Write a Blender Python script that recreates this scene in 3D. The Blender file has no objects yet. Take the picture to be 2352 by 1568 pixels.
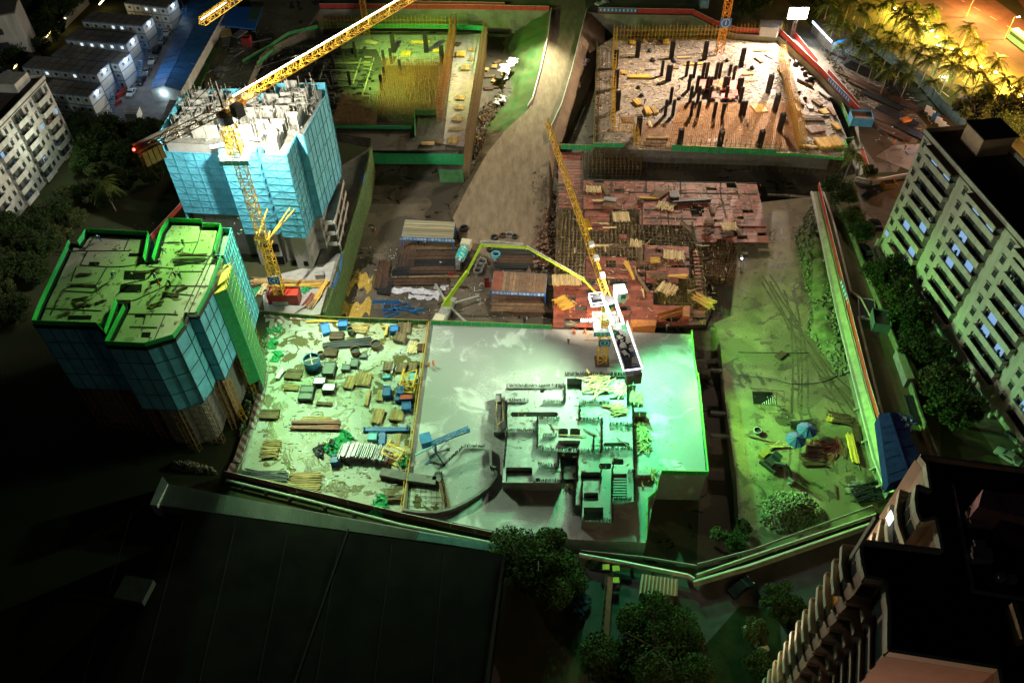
import bpy, bmesh, math, random
from mathutils import Vector, Matrix, geometry
from math import sin, cos, pi, radians
R = random.Random(7)
S = bpy.context.scene
# ---------------------------------------------------------------- camera
H = 120.0; F = 1850.0; PW = 2352.0; CX, CY = 1176.0, 784.0
_n = Vector((1204-CX, -(2497-CY), -F)).normalized(); UP = -_n
_f = Vector((0, 0, -1)); AY = (_f - _f.dot(UP)*UP).normalized(); AX = AY.cross(UP)
cam = bpy.data.cameras.new('camera'); co = bpy.data.objects.new('camera', cam); S.collection.objects.link(co)
cam.sensor_width = 36; cam.lens = 36*F/PW; cam.clip_start = 1; cam.clip_end = 4000
_M = Matrix((AX, AY, UP)); co.matrix_world = Matrix.Translation((0, 0, H)) @ _M.to_4x4()
S.camera = co
def U(px, py, z=0.0):                       # point of the photograph -> place in the scene at height z
    r = Vector((px-CX, -(py-CY), -F)); w = _M @ r
    t = (z-H)/w.z
    return Vector((w.x*t, w.y*t, z))
# ---------------------------------------------------------------- sky, moon-weak sun, exposure
W = bpy.data.worlds.new('World'); S.world = W; W.use_nodes = True
wn = W.node_tree; bg = wn.nodes['Background']; sk = wn.nodes.new('ShaderNodeTexSky'); sk.sky_type = 'NISHITA'; sk.sun_disc = False
sk.sun_elevation = radians(20); sk.sun_rotation = radians(200); wn.links.new(sk.outputs[0], bg.inputs[0]); bg.inputs[1].default_value = 0.0012
sl = bpy.data.lights.new('sun', 'SUN'); sl.energy = 0.004; sl.angle = radians(10); sl.color = (.75, .85, 1)
so = bpy.data.objects.new('sun', sl); S.collection.objects.link(so); so.rotation_euler = (radians(70), 0, radians(200-180))
S.view_settings.view_transform = 'Standard'; S.view_settings.look = 'None'; S.view_settings.exposure = 0.3; S.view_settings.gamma = 1
S.cycles.max_bounces = 4; S.cycles.diffuse_bounces = 2; S.cycles.glossy_bounces = 2; S.cycles.transparent_max_bounces = 6
S.cycles.sample_clamp_indirect = 3; S.cycles.sample_clamp_direct = 30; S.cycles.use_light_tree = True
def lamp(name, loc, power, col, target=None, cone=120, blend=.6, rad=.4):
    kind = 'SPOT' if target is not None else 'POINT'
    l = bpy.data.lights.new(name, kind); l.energy = power; l.color = col; l.shadow_soft_size = rad
    o = bpy.data.objects.new(name, l); S.collection.objects.link(o); o.location = loc
    if kind == 'SPOT':
        l.spot_size = radians(cone); l.spot_blend = blend
        o.rotation_euler = (Vector(target)-Vector(loc)).to_track_quat('-Z', 'Y').to_euler()
    return o
# ---------------------------------------------------------------- helpers
COL = S.collection
class MB:
    def __init__(s): s.v = []; s.f = []
    def add(s, vs, fs):
        b = len(s.v); s.v += [tuple(v) for v in vs]; s.f += [tuple(i+b for i in f) for f in fs]; return s
    def box(s, c, d, rz=0, rx=0):
        hx, hy, hz = d[0]/2, d[1]/2, d[2]/2; m = Matrix.Rotation(rz, 3, 'Z') @ Matrix.Rotation(rx, 3, 'X'); c = Vector(c)
        vs = [c + m @ Vector((x, y, z)) for z in (-hz, hz) for x, y in ((-hx, -hy), (hx, -hy), (hx, hy), (-hx, hy))]
        return s.add(vs, [(3,2,1,0), (4,5,6,7), (0,1,5,4), (1,2,6,5), (2,3,7,6), (3,0,4,7)])
    def beam(s, p, q, w, h=None, caps=True):
        p, q = Vector(p), Vector(q); h = h or w; d = q-p
        if d.length < 1e-6: return s
        d.normalize(); a = Vector((0, 0, 1)).cross(d)
        if a.length < 1e-3: a = Vector((1, 0, 0))
        a.normalize(); b = d.cross(a); a *= w/2; b *= h/2
        vs = [e+o for e in (p, q) for o in (-a-b, a-b, a+b, -a+b)]
        fs = [(0,1,5,4), (1,2,6,5), (2,3,7,6), (3,0,4,7)] + ([(3,2,1,0), (4,5,6,7)] if caps else [])
        return s.add(vs, fs)
    def tube(s, p, q, r, r2=None, n=8, caps=True):
        p, q = Vector(p), Vector(q); r2 = r if r2 is None else r2; d = (q-p).normalized(); a = Vector((0, 0, 1)).cross(d)
        if a.length < 1e-3: a = Vector((1, 0, 0))
        a.normalize(); b = d.cross(a)
        vs = [c + (a*cos(2*pi*i/n) + b*sin(2*pi*i/n))*k for c, k in ((p, r), (q, r2)) for i in range(n)]
        fs = [(i, (i+1) % n, n+(i+1) % n, n+i) for i in range(n)]
        if caps: fs += [tuple(range(n-1, -1, -1)), tuple(range(n, 2*n))]
        return s.add(vs, fs)
    def path(s, pts, r, n=6):
        for a, b in zip(pts, pts[1:]): s.tube(a, b, r, n=n)
        return s
    def prism(s, poly, z0, z1, bottom=False, top=True):
        n = len(poly); A = sum(poly[i][0]*poly[(i+1) % n][1]-poly[(i+1) % n][0]*poly[i][1] for i in range(n))
        if A < 0: poly = poly[::-1]
        vs = [(p[0], p[1], z0) for p in poly] + [(p[0], p[1], z1) for p in poly]
        fs = [(i, (i+1) % n, n+(i+1) % n, n+i) for i in range(n)]
        if top: fs.append(tuple(range(n, 2*n)))
        if bottom: fs.append(tuple(range(n-1, -1, -1)))
        return s.add(vs, fs)
    def quad(s, *p): return s.add(p, [tuple(range(len(p)))])
    def sheet(s, a, b, z0, z1, t=.06):            # thin standing wall from a to b
        a = Vector((a[0], a[1], 0)); b = Vector((b[0], b[1], 0)); d = (b-a).normalized(); n = Vector((-d.y, d.x, 0))*t/2
        return s.prism([(a-n)[:2], (b-n)[:2], (b+n)[:2], (a+n)[:2]], z0, z1, bottom=True)
    def build(s, name, m, parent=None, smooth=False):
        me = bpy.data.meshes.new(name); off = Vector((0, 0, 0)); w = parent
        while w is not None: off += w.location; w = w.parent
        me.from_pydata([(v[0]-off.x, v[1]-off.y, v[2]-off.z) for v in s.v], [], s.f)
        if smooth: me.polygons.foreach_set('use_smooth', [True]*len(me.polygons))
        me.materials.append(m); me.update()
        o = bpy.data.objects.new(name, me); COL.objects.link(o)
        if parent: o.parent = parent
        return o
def tag(o, label=None, cat=None, group=None, kind=None):
    for k, v in (('label', label), ('category', cat), ('group', group), ('kind', kind)):
        if v: o[k] = v
    return o
def thing(name, label, cat, loc=(0, 0, 0), group=None, rz=0):
    o = bpy.data.objects.new(name, None); o.empty_display_size = .3; COL.objects.link(o); o.location = loc; o.rotation_euler = (0, 0, rz)
    return tag(o, label, cat, group)
def dup(o, loc=None, rz=None, label=None, parent=None, scale=None):
    c = o.copy(); COL.objects.link(c)
    if parent: c.parent = parent
    if loc is not None: c.location = loc
    if rz is not None: c.rotation_euler = (0, 0, rz)
    if scale is not None: c.scale = (scale,)*3 if not hasattr(scale, '__len__') else scale
    if label: c['label'] = label
    for ch in [x for x in KIDS.get(o.name, ())]: KIDS.setdefault(c.name, []).append(dup(ch, parent=c))
    return c
KIDS = {}
def freeze(root):                                  # remember the children of a prototype for dup()
    for o in bpy.data.objects:
        if o.parent is not None and o.name not in KIDS.setdefault(o.parent.name, []): pass
    def rec(o):
        KIDS[o.name] = [c for c in bpy.data.objects if c.parent == o]
        for c in KIDS[o.name]: rec(c)
    rec(root); return root
def st(o, kind='structure'): o['kind'] = kind; return o
def ang(a, b): return math.atan2(b[1]-a[1], b[0]-a[0])
def lerp(a, b, t): return Vector(a)*(1-t)+Vector(b)*t
# ---------------------------------------------------------------- materials
MATS = {}
def mat(name, col, rough=.75, metal=0, var=.25, sc=1.0, bump=0.0, emit=None, es=0, col2=None, alpha=None, island=0, stretch=None):
    if name in MATS: return MATS[name]
    m = bpy.data.materials.new(name); m.use_nodes = True; nt = m.node_tree; N = nt.nodes; L = nt.links; b = N['Principled BSDF']
    b.inputs['Roughness'].default_value = rough; b.inputs['Metallic'].default_value = metal
    tc = N.new('ShaderNodeTexCoord'); n = N.new('ShaderNodeTexNoise'); n.inputs['Scale'].default_value = sc; n.inputs['Detail'].default_value = 8; n.inputs['Roughness'].default_value = .65
    src = tc.outputs['Object']
    if stretch:
        mp = N.new('ShaderNodeMapping'); mp.inputs['Scale'].default_value = stretch; L.new(src, mp.inputs[0]); src = mp.outputs[0]
    L.new(src, n.inputs['Vector'])
    r = N.new('ShaderNodeValToRGB'); c = Vector(col)
    lo = c*(1-var) if col2 is None else Vector(col2); hi = c*(1+var) if col2 is None else c
    r.color_ramp.elements[0].color = (*[max(0, x) for x in lo], 1); r.color_ramp.elements[1].color = (*[min(1, x) for x in hi], 1)
    r.color_ramp.elements[0].position = .3; r.color_ramp.elements[1].position = .7
    L.new(n.outputs['Fac'], r.inputs['Fac']); out = r.outputs['Color']
    if island:
        g = N.new('ShaderNodeNewGeometry'); hs = N.new('ShaderNodeHueSaturation'); mr = N.new('ShaderNodeMapRange')
        mr.inputs[3].default_value = 1-island; mr.inputs[4].default_value = 1+island
        L.new(g.outputs['Random Per Island'], mr.inputs[0]); L.new(mr.outputs[0], hs.inputs['Value']); L.new(out, hs.inputs['Color']); out = hs.outputs['Color']
    L.new(out, b.inputs['Base Color'])
    if bump:
        bp = N.new('ShaderNodeBump'); bp.inputs['Strength'].default_value = bump; n2 = N.new('ShaderNodeTexNoise'); n2.inputs['Scale'].default_value = sc*6; n2.inputs['Detail'].default_value = 6
        L.new(src, n2.inputs['Vector']); L.new(n2.outputs['Fac'], bp.inputs['Height']); L.new(bp.outputs[0], b.inputs['Normal'])
    if rough >= .95: b.inputs['Specular IOR Level'].default_value = .08
    if emit: b.inputs['Emission Color'].default_value = (*emit, 1); b.inputs['Emission Strength'].default_value = es
    if alpha is not None: b.inputs['Alpha'].default_value = alpha
    MATS[name] = m; return m
def wet(name, dry, damp, pool, sc=.12, r0=.75, r1=.25, th=(.45, .5), th2=(.6, .64), cracks=0):
    """concrete or soil with damp patches and pools of water that have a clean outline"""
    m = bpy.data.materials.new(name); m.use_nodes = True; nt = m.node_tree; N = nt.nodes; L = nt.links; b = N['Principled BSDF']
    tc = N.new('ShaderNodeTexCoord')
    def noise(s, d, dist=0.0, rg=.55):
        n = N.new('ShaderNodeTexNoise'); n.inputs['Scale'].default_value = s; n.inputs['Detail'].default_value = d; n.inputs['Distortion'].default_value = dist; n.inputs['Roughness'].default_value = rg
        L.new(tc.outputs['Object'], n.inputs['Vector']); return n.outputs['Fac']
    def step(f, a, c):
        k = N.new('ShaderNodeMapRange'); k.interpolation_type = 'SMOOTHSTEP'; k.inputs[1].default_value = a; k.inputs[2].default_value = c; L.new(f, k.inputs[0]); return k.outputs[0]
    def mix(f, A, B):
        k = N.new('ShaderNodeMix'); k.data_type = 'RGBA'; L.new(f, k.inputs[0])
        for i, x in ((6, A), (7, B)):
            if isinstance(x, tuple): k.inputs[i].default_value = (*x, 1)
            else: L.new(x, k.inputs[i])
        return k.outputs[2]
    fine = noise(2.2, 10, rg=.7); big = noise(sc, 6, .5); patch = noise(sc*2.3, 5, 1.2)
    c0 = mix(step(fine, .3, .7), tuple(x*.72 for x in dry), tuple(min(1, x*1.2) for x in dry))
    c0 = mix(step(noise(sc*5, 8), .35, .7), c0, tuple(x*.8 for x in dry))
    f1 = step(big, *th); f2 = step(patch, *th2)
    c1 = mix(f1, c0, damp); c2 = mix(f2, c1, pool); L.new(c2, b.inputs['Base Color'])
    rr = N.new('ShaderNodeMapRange'); rr.inputs[3].default_value = r0; rr.inputs[4].default_value = r1; L.new(f2, rr.inputs[0]); L.new(rr.outputs[0], b.inputs['Roughness'])
    bp = N.new('ShaderNodeBump'); bp.inputs['Strength'].default_value = .25; bp.inputs['Distance'].default_value = .3; L.new(fine, bp.inputs['Height']); L.new(bp.outputs[0], b.inputs['Normal'])
    MATS[name] = m; return m
concrete = mat('concrete', (.34, .33, .30), .8, var=.22, sc=.7, bump=.2)
concrete_d = mat('dark_concrete', (.16, .155, .14), .85, var=.35, sc=.8, bump=.3)
asphalt = mat('asphalt', (.05, .05, .052), .8, var=.3, sc=.5, bump=.15)
paving = mat('paving', (.16, .15, .14), .85, var=.3, sc=.5)
dirt = mat('dirt', (.20, .155, .10), .95, var=.4, sc=.35, bump=.5)
mud = mat('mud', (.12, .095, .065), .8, var=.45, sc=.4, bump=.6)
yellow = mat('crane_yellow', (.85, .50, .04), .45, var=.15, sc=2)
steel = mat('steel', (.3, .3, .3), .4, .6, sc=3)
white = mat('white_paint', (.75, .75, .72), .5, var=.08, sc=2)
white_d = mat('weathered_white', (.55, .55, .50), .7, var=.2, sc=.5)
blue = mat('blue_paint', (.03, .12, .42), .5, var=.2, sc=2)
blue_sign = mat('blue_sign', (.02, .15, .45), .5, var=.05)
teal = mat('perforated_blue_sheet', (.10, .42, .56), .8, 0, var=.28, sc=.5)
teal_f = mat('blue_frame', (.06, .30, .40), .6, .1, var=.1)
green = mat('green_net', (.02, .30, .10), .8, var=.3, sc=1.5)
green_d = mat('dusty_green_net', (.05, .17, .06), .9, var=.4, sc=.6)
wood = mat('lumber', (.36, .24, .09), .75, var=.4, sc=1, island=.3)
wood_d = mat('old_lumber', (.17, .11, .06), .85, var=.4, sc=1, island=.4)
rebar = mat('rusty_rebar', (.10, .055, .035), .75, .3, var=.4, sc=2, island=.3)
dark = mat('black_steel', (.03, .03, .035), .5, .4, var=.3, sc=2)
red = mat('red_paint', (.42, .04, .03), .6, var=.25, sc=1)
plyred = mat('red_plywood', (.34, .085, .05), .6, var=.6, sc=.5, island=.45, col2=(.13, .045, .03))
scaf = mat('yellow_scaffold_tube', (.55, .33, .05), .5, .3, var=.3, sc=2)
scaf_d = mat('rusty_scaffold_tube', (.22, .14, .06), .6, .3, var=.4, sc=2)
glass = mat('dark_glass', (.02, .03, .035), .12, 0, var=.2)
rubber = mat('rubber', (.02, .02, .02), .8)
plastic = mat('white_plastic_sheet', (.6, .58, .66), .35, var=.2, sc=1.5, bump=.5)
def em(name, col, s): return mat(name, (.8, .8, .8), .5, emit=col, es=s)
# ---------------------------------------------------------------- lamps of the place (some have a lamp body built below; the crane one lamp is an added fill)
C4 = Vector((-49.06, 124.16, 0)); C3 = Vector((17.7, 105.3, 0))
lamp('flood_tower', (C4.x+2.4, C4.y+3.2, 41.0), 85000, (1, .98, .84), rad=.5)
lamp('flood_screen', (C4.x-2.6, C4.y-1.0, 39.2), 36000, (.95, 1, .95), rad=.5)
lamp('flood_roof', (C4.x-2.2, C4.y-2.6, 40.0), 40000, (.30, 1, .12), (-53, 100, 28), 100, .9)
lamp('flood_yellow_green', (C4.x+2.4, C4.y-2.4, 40.0), 135000, (.48, 1, .46), (-36, 97, 0), 74, .9)
lamp('flood_green_slab', (C3.x+2.6, C3.y-1.8, 12.2), 84000, (.11, 1, .34), (44, 82, -4), 140, 1)
lamp('flood_green_core', (C3.x+2.0, C3.y-4.0, 17.2), 62000, (.12, 1, .34), (10, 68, 0), 120, 1)
lamp('flood_green_far', (C3.x+2.8, C3.y+1.5, 12.2), 38000, (.66, 1, .50), (80, 92, 10), 84, 1)
lamp('flood_green_soil', (C3.x+4.6, C3.y+2.2, 14.6), 130000, (.24, 1, .12), (68, 120, -5), 56, 1)
lamp('flood_green_soil_low', (C3.x+4.6, C3.y+1.0, 14.6), 190000, (.26, 1, .12), (62, 80, -6), 56, 1)
lamp('flood_white_slab', (C3.x-3.2, C3.y-2.6, 15.5), 46000, (.62, 1, .58), (-12, 92, 0), 132, 1)
lamp('flood_deck', (C3.x-2.6, C3.y+2, 12.6), 32000, (1, .74, .50), (22, 140, -4), 116, .9)
lamp('flood_north_east', U(1818, 86, 0)+Vector((0, -.8, 9.2)), 280000, (1, .80, .62), (50, 195, -4), 160, .8, .6)
lamp('flood_crane_one', U(1650, 130, -3)+Vector((0, -2, 33)), 200000, (1, .78, .56), (28, 178, -5), 130, .9, .5)  # added fill to brighten the haul road and red deck, without a lamp body
lamp('flood_north_west', U(842, 30, 20), 105000, (.55, 1, .18), (-25, 225, -5), 120, .8)
lamp('flood_north_west_warm', U(1085, 60, 12), 14000, (1, .60, .22), (-25, 200, -5), 130, .8)
lamp('flood_north_gate', U(1235, -20, 16), 130000, (.95, .95, .62), (-4, 218, -3), 130, 1)
# ---------------------------------------------------------------- ground with the excavation cut out of it
PZ = -8.0; TZ = -4.5
def P2(pts, z=0): return [U(x, y, z) for x, y in pts]
PIT = [(735,22),(1000,20),(1262,24),(1345,27),(1380,32),(1463,34),(1589,36),(1640,62),(1692,78),(1790,84),(1880,168),(1968,262),(1984,330),(1984,398),(1935,425),(1876,440),
       (1905,560),(1943,720),(1985,880),(2030,1035),(2063,1130),(2012,1176),(1722,1278),(1600,1305),(1490,1292),(1336,1275),(1151,1226),(925,1178),(740,1135),(540,1096),(596,870),(640,728),(735,724),
       (759,662),(800,520),(836,402),(848,340),(650,300),(560,215),(600,120),(700,70)]
grass = mat('grass_ground', (.035, .055, .02), .95, var=.5, sc=.25, bump=.4, col2=(.06, .05, .03))
outer = [Vector((-900, -300, 0)), Vector((900, -300, 0)), Vector((900, 1500, 0)), Vector((-900, 1500, 0))]
hole = P2(PIT)
def holed(name, m, outer, holes, z=0):
    loops = [[Vector((p[0], p[1], 0)) for p in outer]] + [[Vector((p[0], p[1], 0)) for p in h] for h in holes]
    tri = geometry.tessellate_polygon(loops); vs = [p for l in loops for p in l]; mb = MB()
    fs = []
    for t in tri:
        a, b, c = (vs[i] for i in t)
        fs.append(t if (b-a).cross(c-a).z > 0 else t[::-1])
    mb.add([(p.x, p.y, z) for p in vs], fs); return mb.build(name, m)
st(holed('ground', grass, outer, [hole]))
mb = MB(); xs = [p.x for p in hole]; ys = [p.y for p in hole]
mb.quad((min(xs)-4, min(ys)-4, PZ), (max(xs)+4, min(ys)-4, PZ), (max(xs)+4, max(ys)+4, PZ), (min(xs)-4, max(ys)+4, PZ))
st(mb.build('pit_floor', wet('pit_mud', (.13, .105, .075), (.06, .05, .035), (.03, .025, .02), .08)))
mb = MB(); n = len(hole)
for i in range(n):
    a, b = hole[i], hole[(i+1) % n]
    mb.quad((a.x, a.y, PZ), (b.x, b.y, PZ), (b.x, b.y, 0), (a.x, a.y, 0))
st(mb.build('pit_side', mat('shotcrete', (.20, .19, .14), .9, var=.4, sc=.22, bump=.4)))
# haul road going down into the pit, with its two banks
ROAD = [((1262,24),(1345,27),0),((1252,90),(1332,92),-.3),((1238,170),(1308,180),-1.2),((1215,250),(1285,262),-2.6),((1160,300),(1262,330),-3.8),((1120,350),(1262,400),-5),((1075,430),(1262,470),-6.4),((1040,500),(1240,560),-7.4),((1060,560),(1180,620),-7.9)]
EL = [(1190,64),(1165,110),(1178,150),(1166,230),(1108,300),(1095,352),(1062,425),(1030,470),(1040,560)]
ER = [(1392,36),(1388,120),(1350,210),(1310,300),(1275,360),(1270,400),(1268,480),(1262,560),(1200,625)]
def strip(rows, sub=10, nz=.25, seed=1, name='road', m=None, along=6):
    """rows of (list of points) -> finely divided sheet with a little relief"""
    from mathutils import noise as mn
    pts = []
    k = len(rows[0])
    for i in range(len(rows)-1):
        for a in range(along):
            t = a/along; row = [lerp(rows[i][j], rows[i+1][j], t) for j in range(k)]; pts.append(row)
    pts.append([Vector(p) for p in rows[-1]])
    g = []
    for row in pts:
        r2 = []
        for j in range(k-1):
            for s in range(sub): r2.append(lerp(row[j], row[j+1], s/sub))
        r2.append(row[-1]); g.append(r2)
    w = len(g[0]); mb = MB(); vs = []
    for row in g:
        for j, p in enumerate(row): e = min(1, min(j, w-1-j)/1.5); vs.append((p.x, p.y, p.z + nz*e*mn.fractal(p*.35+Vector((seed*9, 0, 0)), 1, 2, 4)))
    fs = [(i*w+j, i*w+j+1, (i+1)*w+j+1, (i+1)*w+j) for i in range(len(g)-1) for j in range(w-1)]
    a, b, c = (Vector(vs[q]) for q in fs[0][:3])
    if (b-a).cross(c-a).z < 0: fs = [f[::-1] for f in fs]
    mb.add(vs, fs); return st(mb.build(name, m, smooth=True))
roadm = mat('haul_road', (.31, .245, .165), .9, col2=(.17, .125, .08), sc=.8, bump=.9, stretch=(1.0, .30, 1))
strip([[U(*l, z), U(*r, z)] for l, r, z in ROAD], 14, .12, 1, 'haul_road', roadm)
bank = mat('green_netted_bank', (.05, .16, .05), .95, col2=(.13, .11, .06), sc=.35, bump=1.0)
lrow = [[U(*e, PZ-.1 if i > 0 else -7), U(*l, z)] for i, (e, (l, r, z)) in enumerate(zip(EL, ROAD))]
strip(lrow[:5], 12, 1.0, 2, 'embankment', bank, 10)
strip(lrow[4:], 10, .9, 4, 'embankment', mat('rubbly_bank', (.17, .13, .085), .95, col2=(.06, .05, .035), sc=.8, bump=1.0), 10)
clay = mat('clay_bank', (.30, .21, .13), .9, col2=(.16, .11, .075), sc=.18, bump=.6)
strip([[U(*r, z), U(*e, PZ-.1 if i > 0 else -3)] for i, (e, (l, r, z)) in enumerate(zip(ER, ROAD))], 8, .8, 3, 'embankment', clay)
# soil terrace on the right with the rubble berm along its outer edge
soil = wet('site_soil', (.22, .18, .10), (.12, .10, .055), (.06, .05, .03), .11, r1=.5, th=(.42, .56), th2=(.55, .62))
TER = [(1690,640),(1700,470),(1880,450),(1905,560),(1943,720),(1985,880),(2030,1035),(2063,1130),(2012,1176),(1722,1278),(1702,1282),(1692,1100),(1668,930),(1655,790),(1640,742),(1680,725)]
st(MB().prism([p[:2] for p in P2(TER, TZ)], PZ-.3, TZ).build('soil_terrace', soil))
def rubble(name, poly, z, n, smin, smax, hmax, m, lab, seed=3):
    rr = random.Random(seed); mb = MB(); xs = [p[0] for p in poly]; ys = [p[1] for p in poly]; k = 0
    from mathutils.geometry import intersect_point_tri_2d
    tris = geometry.tessellate_polygon([[Vector((p[0], p[1], 0)) for p in poly]])
    c = sum((Vector((p[0], p[1], 0)) for p in poly), Vector())/len(poly)
    while k < n:
        p = Vector((rr.uniform(min(xs), max(xs)), rr.uniform(min(ys), max(ys))))
        if not any(intersect_point_tri_2d(p, *[Vector(poly[i][:2]) for i in t]) for t in tris): continue
        k += 1; s = rr.uniform(smin, smax); s2 = s
        ed = min(geometry.intersect_point_line(p, Vector(poly[i][:2]), Vector(poly[(i+1) % len(poly)][:2]))[0].to_2d().__sub__(p).length for i in range(len(poly)))
        h = z + min(hmax, ed*.62)*rr.uniform(.75, 1.1)
        vs = []
        for dx, dy, dz in ((1,0,0),(0,1,0),(-1,0,0),(0,-1,0),(0,0,1),(0,0,-1)):
            vs.append((p.x+dx*s*rr.uniform(.5,1), p.y+dy*s*rr.uniform(.5,1), h+dz*s*rr.uniform(.4,.8)))
        mb.add(vs, [(0,1,4),(1,2,4),(2,3,4),(3,0,4),(1,0,5),(2,1,5),(3,2,5),(0,3,5)])
    o = mb.build(name, m); return tag(o, lab, 'rubble', kind='stuff')
rub = mat('rubble', (.13, .13, .085), .95, var=.5, sc=.7, bump=.5, island=.5)
bermm = mat('berm_soil', (.13, .15, .07), .95, var=.5, sc=.5, bump=.8)
BERM = [(1862,470),(1885,470),(1925,640),(1960,800),(1972,860),(1925,865),(1880,800),(1850,760),(1862,700),(1835,600),(1825,540)]
def mound(name, poly, z, h, m, seed=5, res=1.0):
    from mathutils import noise as mn
    from mathutils.geometry import intersect_point_tri_2d
    P = [Vector(p[:2]) for p in poly]; tris = geometry.tessellate_polygon([[p.to_3d() for p in P]])
    x0, x1 = min(p.x for p in P), max(p.x for p in P); y0, y1 = min(p.y for p in P), max(p.y for p in P); nx = int((x1-x0)/res)+2; ny = int((y1-y0)/res)+2; vs = []
    for j in range(ny):
        for i in range(nx):
            p = Vector((x0+i*res, y0+j*res)); ins = any(intersect_point_tri_2d(p, *[P[k] for k in t]) for t in tris)
            d = min((geometry.intersect_point_line(p, P[k], P[(k+1) % len(P)])[0].to_2d()-p).length if 0 <= geometry.intersect_point_line(p, P[k], P[(k+1) % len(P)])[1] <= 1 else (p-P[k]).length for k in range(len(P)))
            zz = z-.4 if not ins else z-.1 + min(h, d*.6)*(.8+.5*mn.fractal(Vector((p.x*.5, p.y*.5, seed)), 1, 2, 3))
            vs.append((p.x, p.y, zz))
    fs = [(j*nx+i, j*nx+i+1, (j+1)*nx+i+1, (j+1)*nx+i) for j in range(ny-1) for i in range(nx-1)]
    fs = [f for f in fs if any(vs[q][2] > z-.3 for q in f)]
    return MB().add(vs, fs).build(name, m, smooth=True)
st(mound('rubble_berm', P2(BERM, TZ), TZ, 1.8, bermm))
rubble('rubble', P2(BERM, TZ), TZ, 1500, .25, .65, 2.1, rub, 'grey green broken rock spilled along the berm below the retaining wall')
HEAP = [(1755,1145),(1790,1128),(1850,1132),(1890,1170),(1900,1195),(1850,1215),(1790,1225),(1745,1200)]
st(mound('rubble_heap', P2(HEAP, TZ), TZ, 2.4, bermm, 8))
rubble('rubble', P2(HEAP, TZ), TZ, 1000, .25, .55, 2.8, rub, 'heap of pale broken rock on the soil near the lower corner of the site', 9)
# ---------------------------------------------------------------- podium slabs
slab1 = wet('left_slab_concrete', (.45, .47, .41), (.33, .33, .22), (.12, .10, .035), .10, .6, .14, (.42, .6), (.52, .535))
slab2 = wet('fresh_slab_concrete', (.36, .36, .35), (.27, .275, .265), (.50, .50, .49), .06, .75, .6, (.42, .56), (.55, .66))
LS = [(622,728),(984,744),(925,1176),(740,1135),(542,1096),(596,870)]
st(MB().prism([p[:2] for p in P2(LS)], PZ-.1, .03, True).build('left_slab', slab1))
RS = [(986,745),(1275,756),(1588,768),(1601,870),(1622,1092),(1517,1090),(1504,1130),(1484,1246),(1310,1238),(1151,1222),(928,1176)]
st(MB().prism([p[:2] for p in P2(RS)], PZ-.1, .035, True).build('poured_slab', slab2))
# ground sheets laid on the street level
def sheet(name, pts, z, m): return st(MB().quad(*[(p.x, p.y, z) for p in P2(pts)]).build(name, m))
def flat(name, pts, z, m):
    P = P2(pts); A = sum(P[i].x*P[(i+1) % len(P)].y-P[(i+1) % len(P)].x*P[i].y for i in range(len(P)))
    if A < 0: P = P[::-1]
    t = geometry.tessellate_polygon([P]); mb = MB(); fs = []
    for q in t:
        a, b, c = (P[i] for i in q); fs.append(q if (b-a).cross(c-a).z > 0 else q[::-1])
    mb.add([(p.x, p.y, z) for p in P], fs); return st(mb.build(name, m))
yardm = wet('yard_concrete', (.17, .16, .13), (.11, .10, .08), (.06, .06, .05), .07, .8, .3)
flat('yard', [(1340,-60),(1345,27),(1380,32),(1589,36),(1640,62),(1692,78),(1790,84),(1880,168),(1968,262),(1984,398),(2060,395),(2130,290),(2075,225),(1990,150),(1900,100),(1750,-60)], .012, yardm)
flat('yard', [(560,-60),(600,120),(700,70),(735,22),(1000,20),(1262,24),(1260,-60)], .012, wet('yard_soil', (.20, .19, .11), (.13, .13, .07), (.07, .06, .03), .08))
flat('yard', [(470,150),(500,60),(600,120),(560,215),(470,240)], .012, MATS['yard_soil'])
flat('driveway', [(1262,24),(1345,27),(1342,-70),(1258,-70)], .016, roadm)
flat('driveway', [(360,-30),(480,-30),(430,225),(425,268),(200,270),(200,255),(300,215)], .012, paving)
flat('driveway', [(100,252),(370,262),(372,275),(140,300),(95,290)], .02, paving)
flat('podium_yard', [(600,640),(700,615),(770,600),(735,722),(640,728),(610,740)], .02, concrete)
flat('podium_yard', [(760,395),(848,342),(836,402),(759,662),(720,630),(770,480)], .016, concrete_d)
# verge and lanes right of the retaining wall
flat('path', [(1880,420),(1965,400),(2020,585),(2100,800),(2160,960),(2160,1060),(2063,1130),(2030,1035),(1985,880),(1943,720),(1905,560)], .012, mat('path_soil', (.13, .10, .07), .95, var=.4, sc=.4, bump=.3, col2=(.07, .09, .03)))
flat('driveway', [(1965,410),(2100,400),(2030,560),(2130,700),(2352,960),(2352,1140),(2260,1000),(2150,860),(2060,700),(2000,590)], .014, mat('old_paving', (.12, .10, .085), .9, var=.35, sc=.4))
flat('boulevard', [(2090,-60),(2500,-60),(2500,180),(2352,105),(2120,-20)], .03, mat('red_paved_lane', (.16, .09, .06), .85, var=.25, sc=.3))
flat('boulevard', [(2120,-20),(2352,105),(2500,180),(2500,420),(2352,330),(2200,215),(1950,60),(1900,-60),(2060,-60)], .02, mat('boulevard_asphalt', (.10, .07, .055), .85, var=.25, sc=.3))
for a, b in (((2100,-60),(2352,82)), ((2190,-60),(2352,35)), ((2130,135),(2352,275)), ((2060,130),(2240,270))):
    p, q = U(*a), U(*b); d = (q-p); n = Vector((-d.y, d.x, 0)).normalized()*.12; L_ = d.length; d.normalize(); mb = MB(); t = 0
    while t < L_: e = min(t+3, L_); u, v = p+d*t, p+d*e; mb.quad(*[(w.x, w.y, .036) for w in (u-n, v-n, v+n, u+n)]); t += 7
    st(mb.build('road_marking', mat('road_paint', (.6, .55, .45), .7)))
flat('median', [(2200,-60),(2290,-60),(2352,20),(2352,48)], .05, grass)
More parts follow.
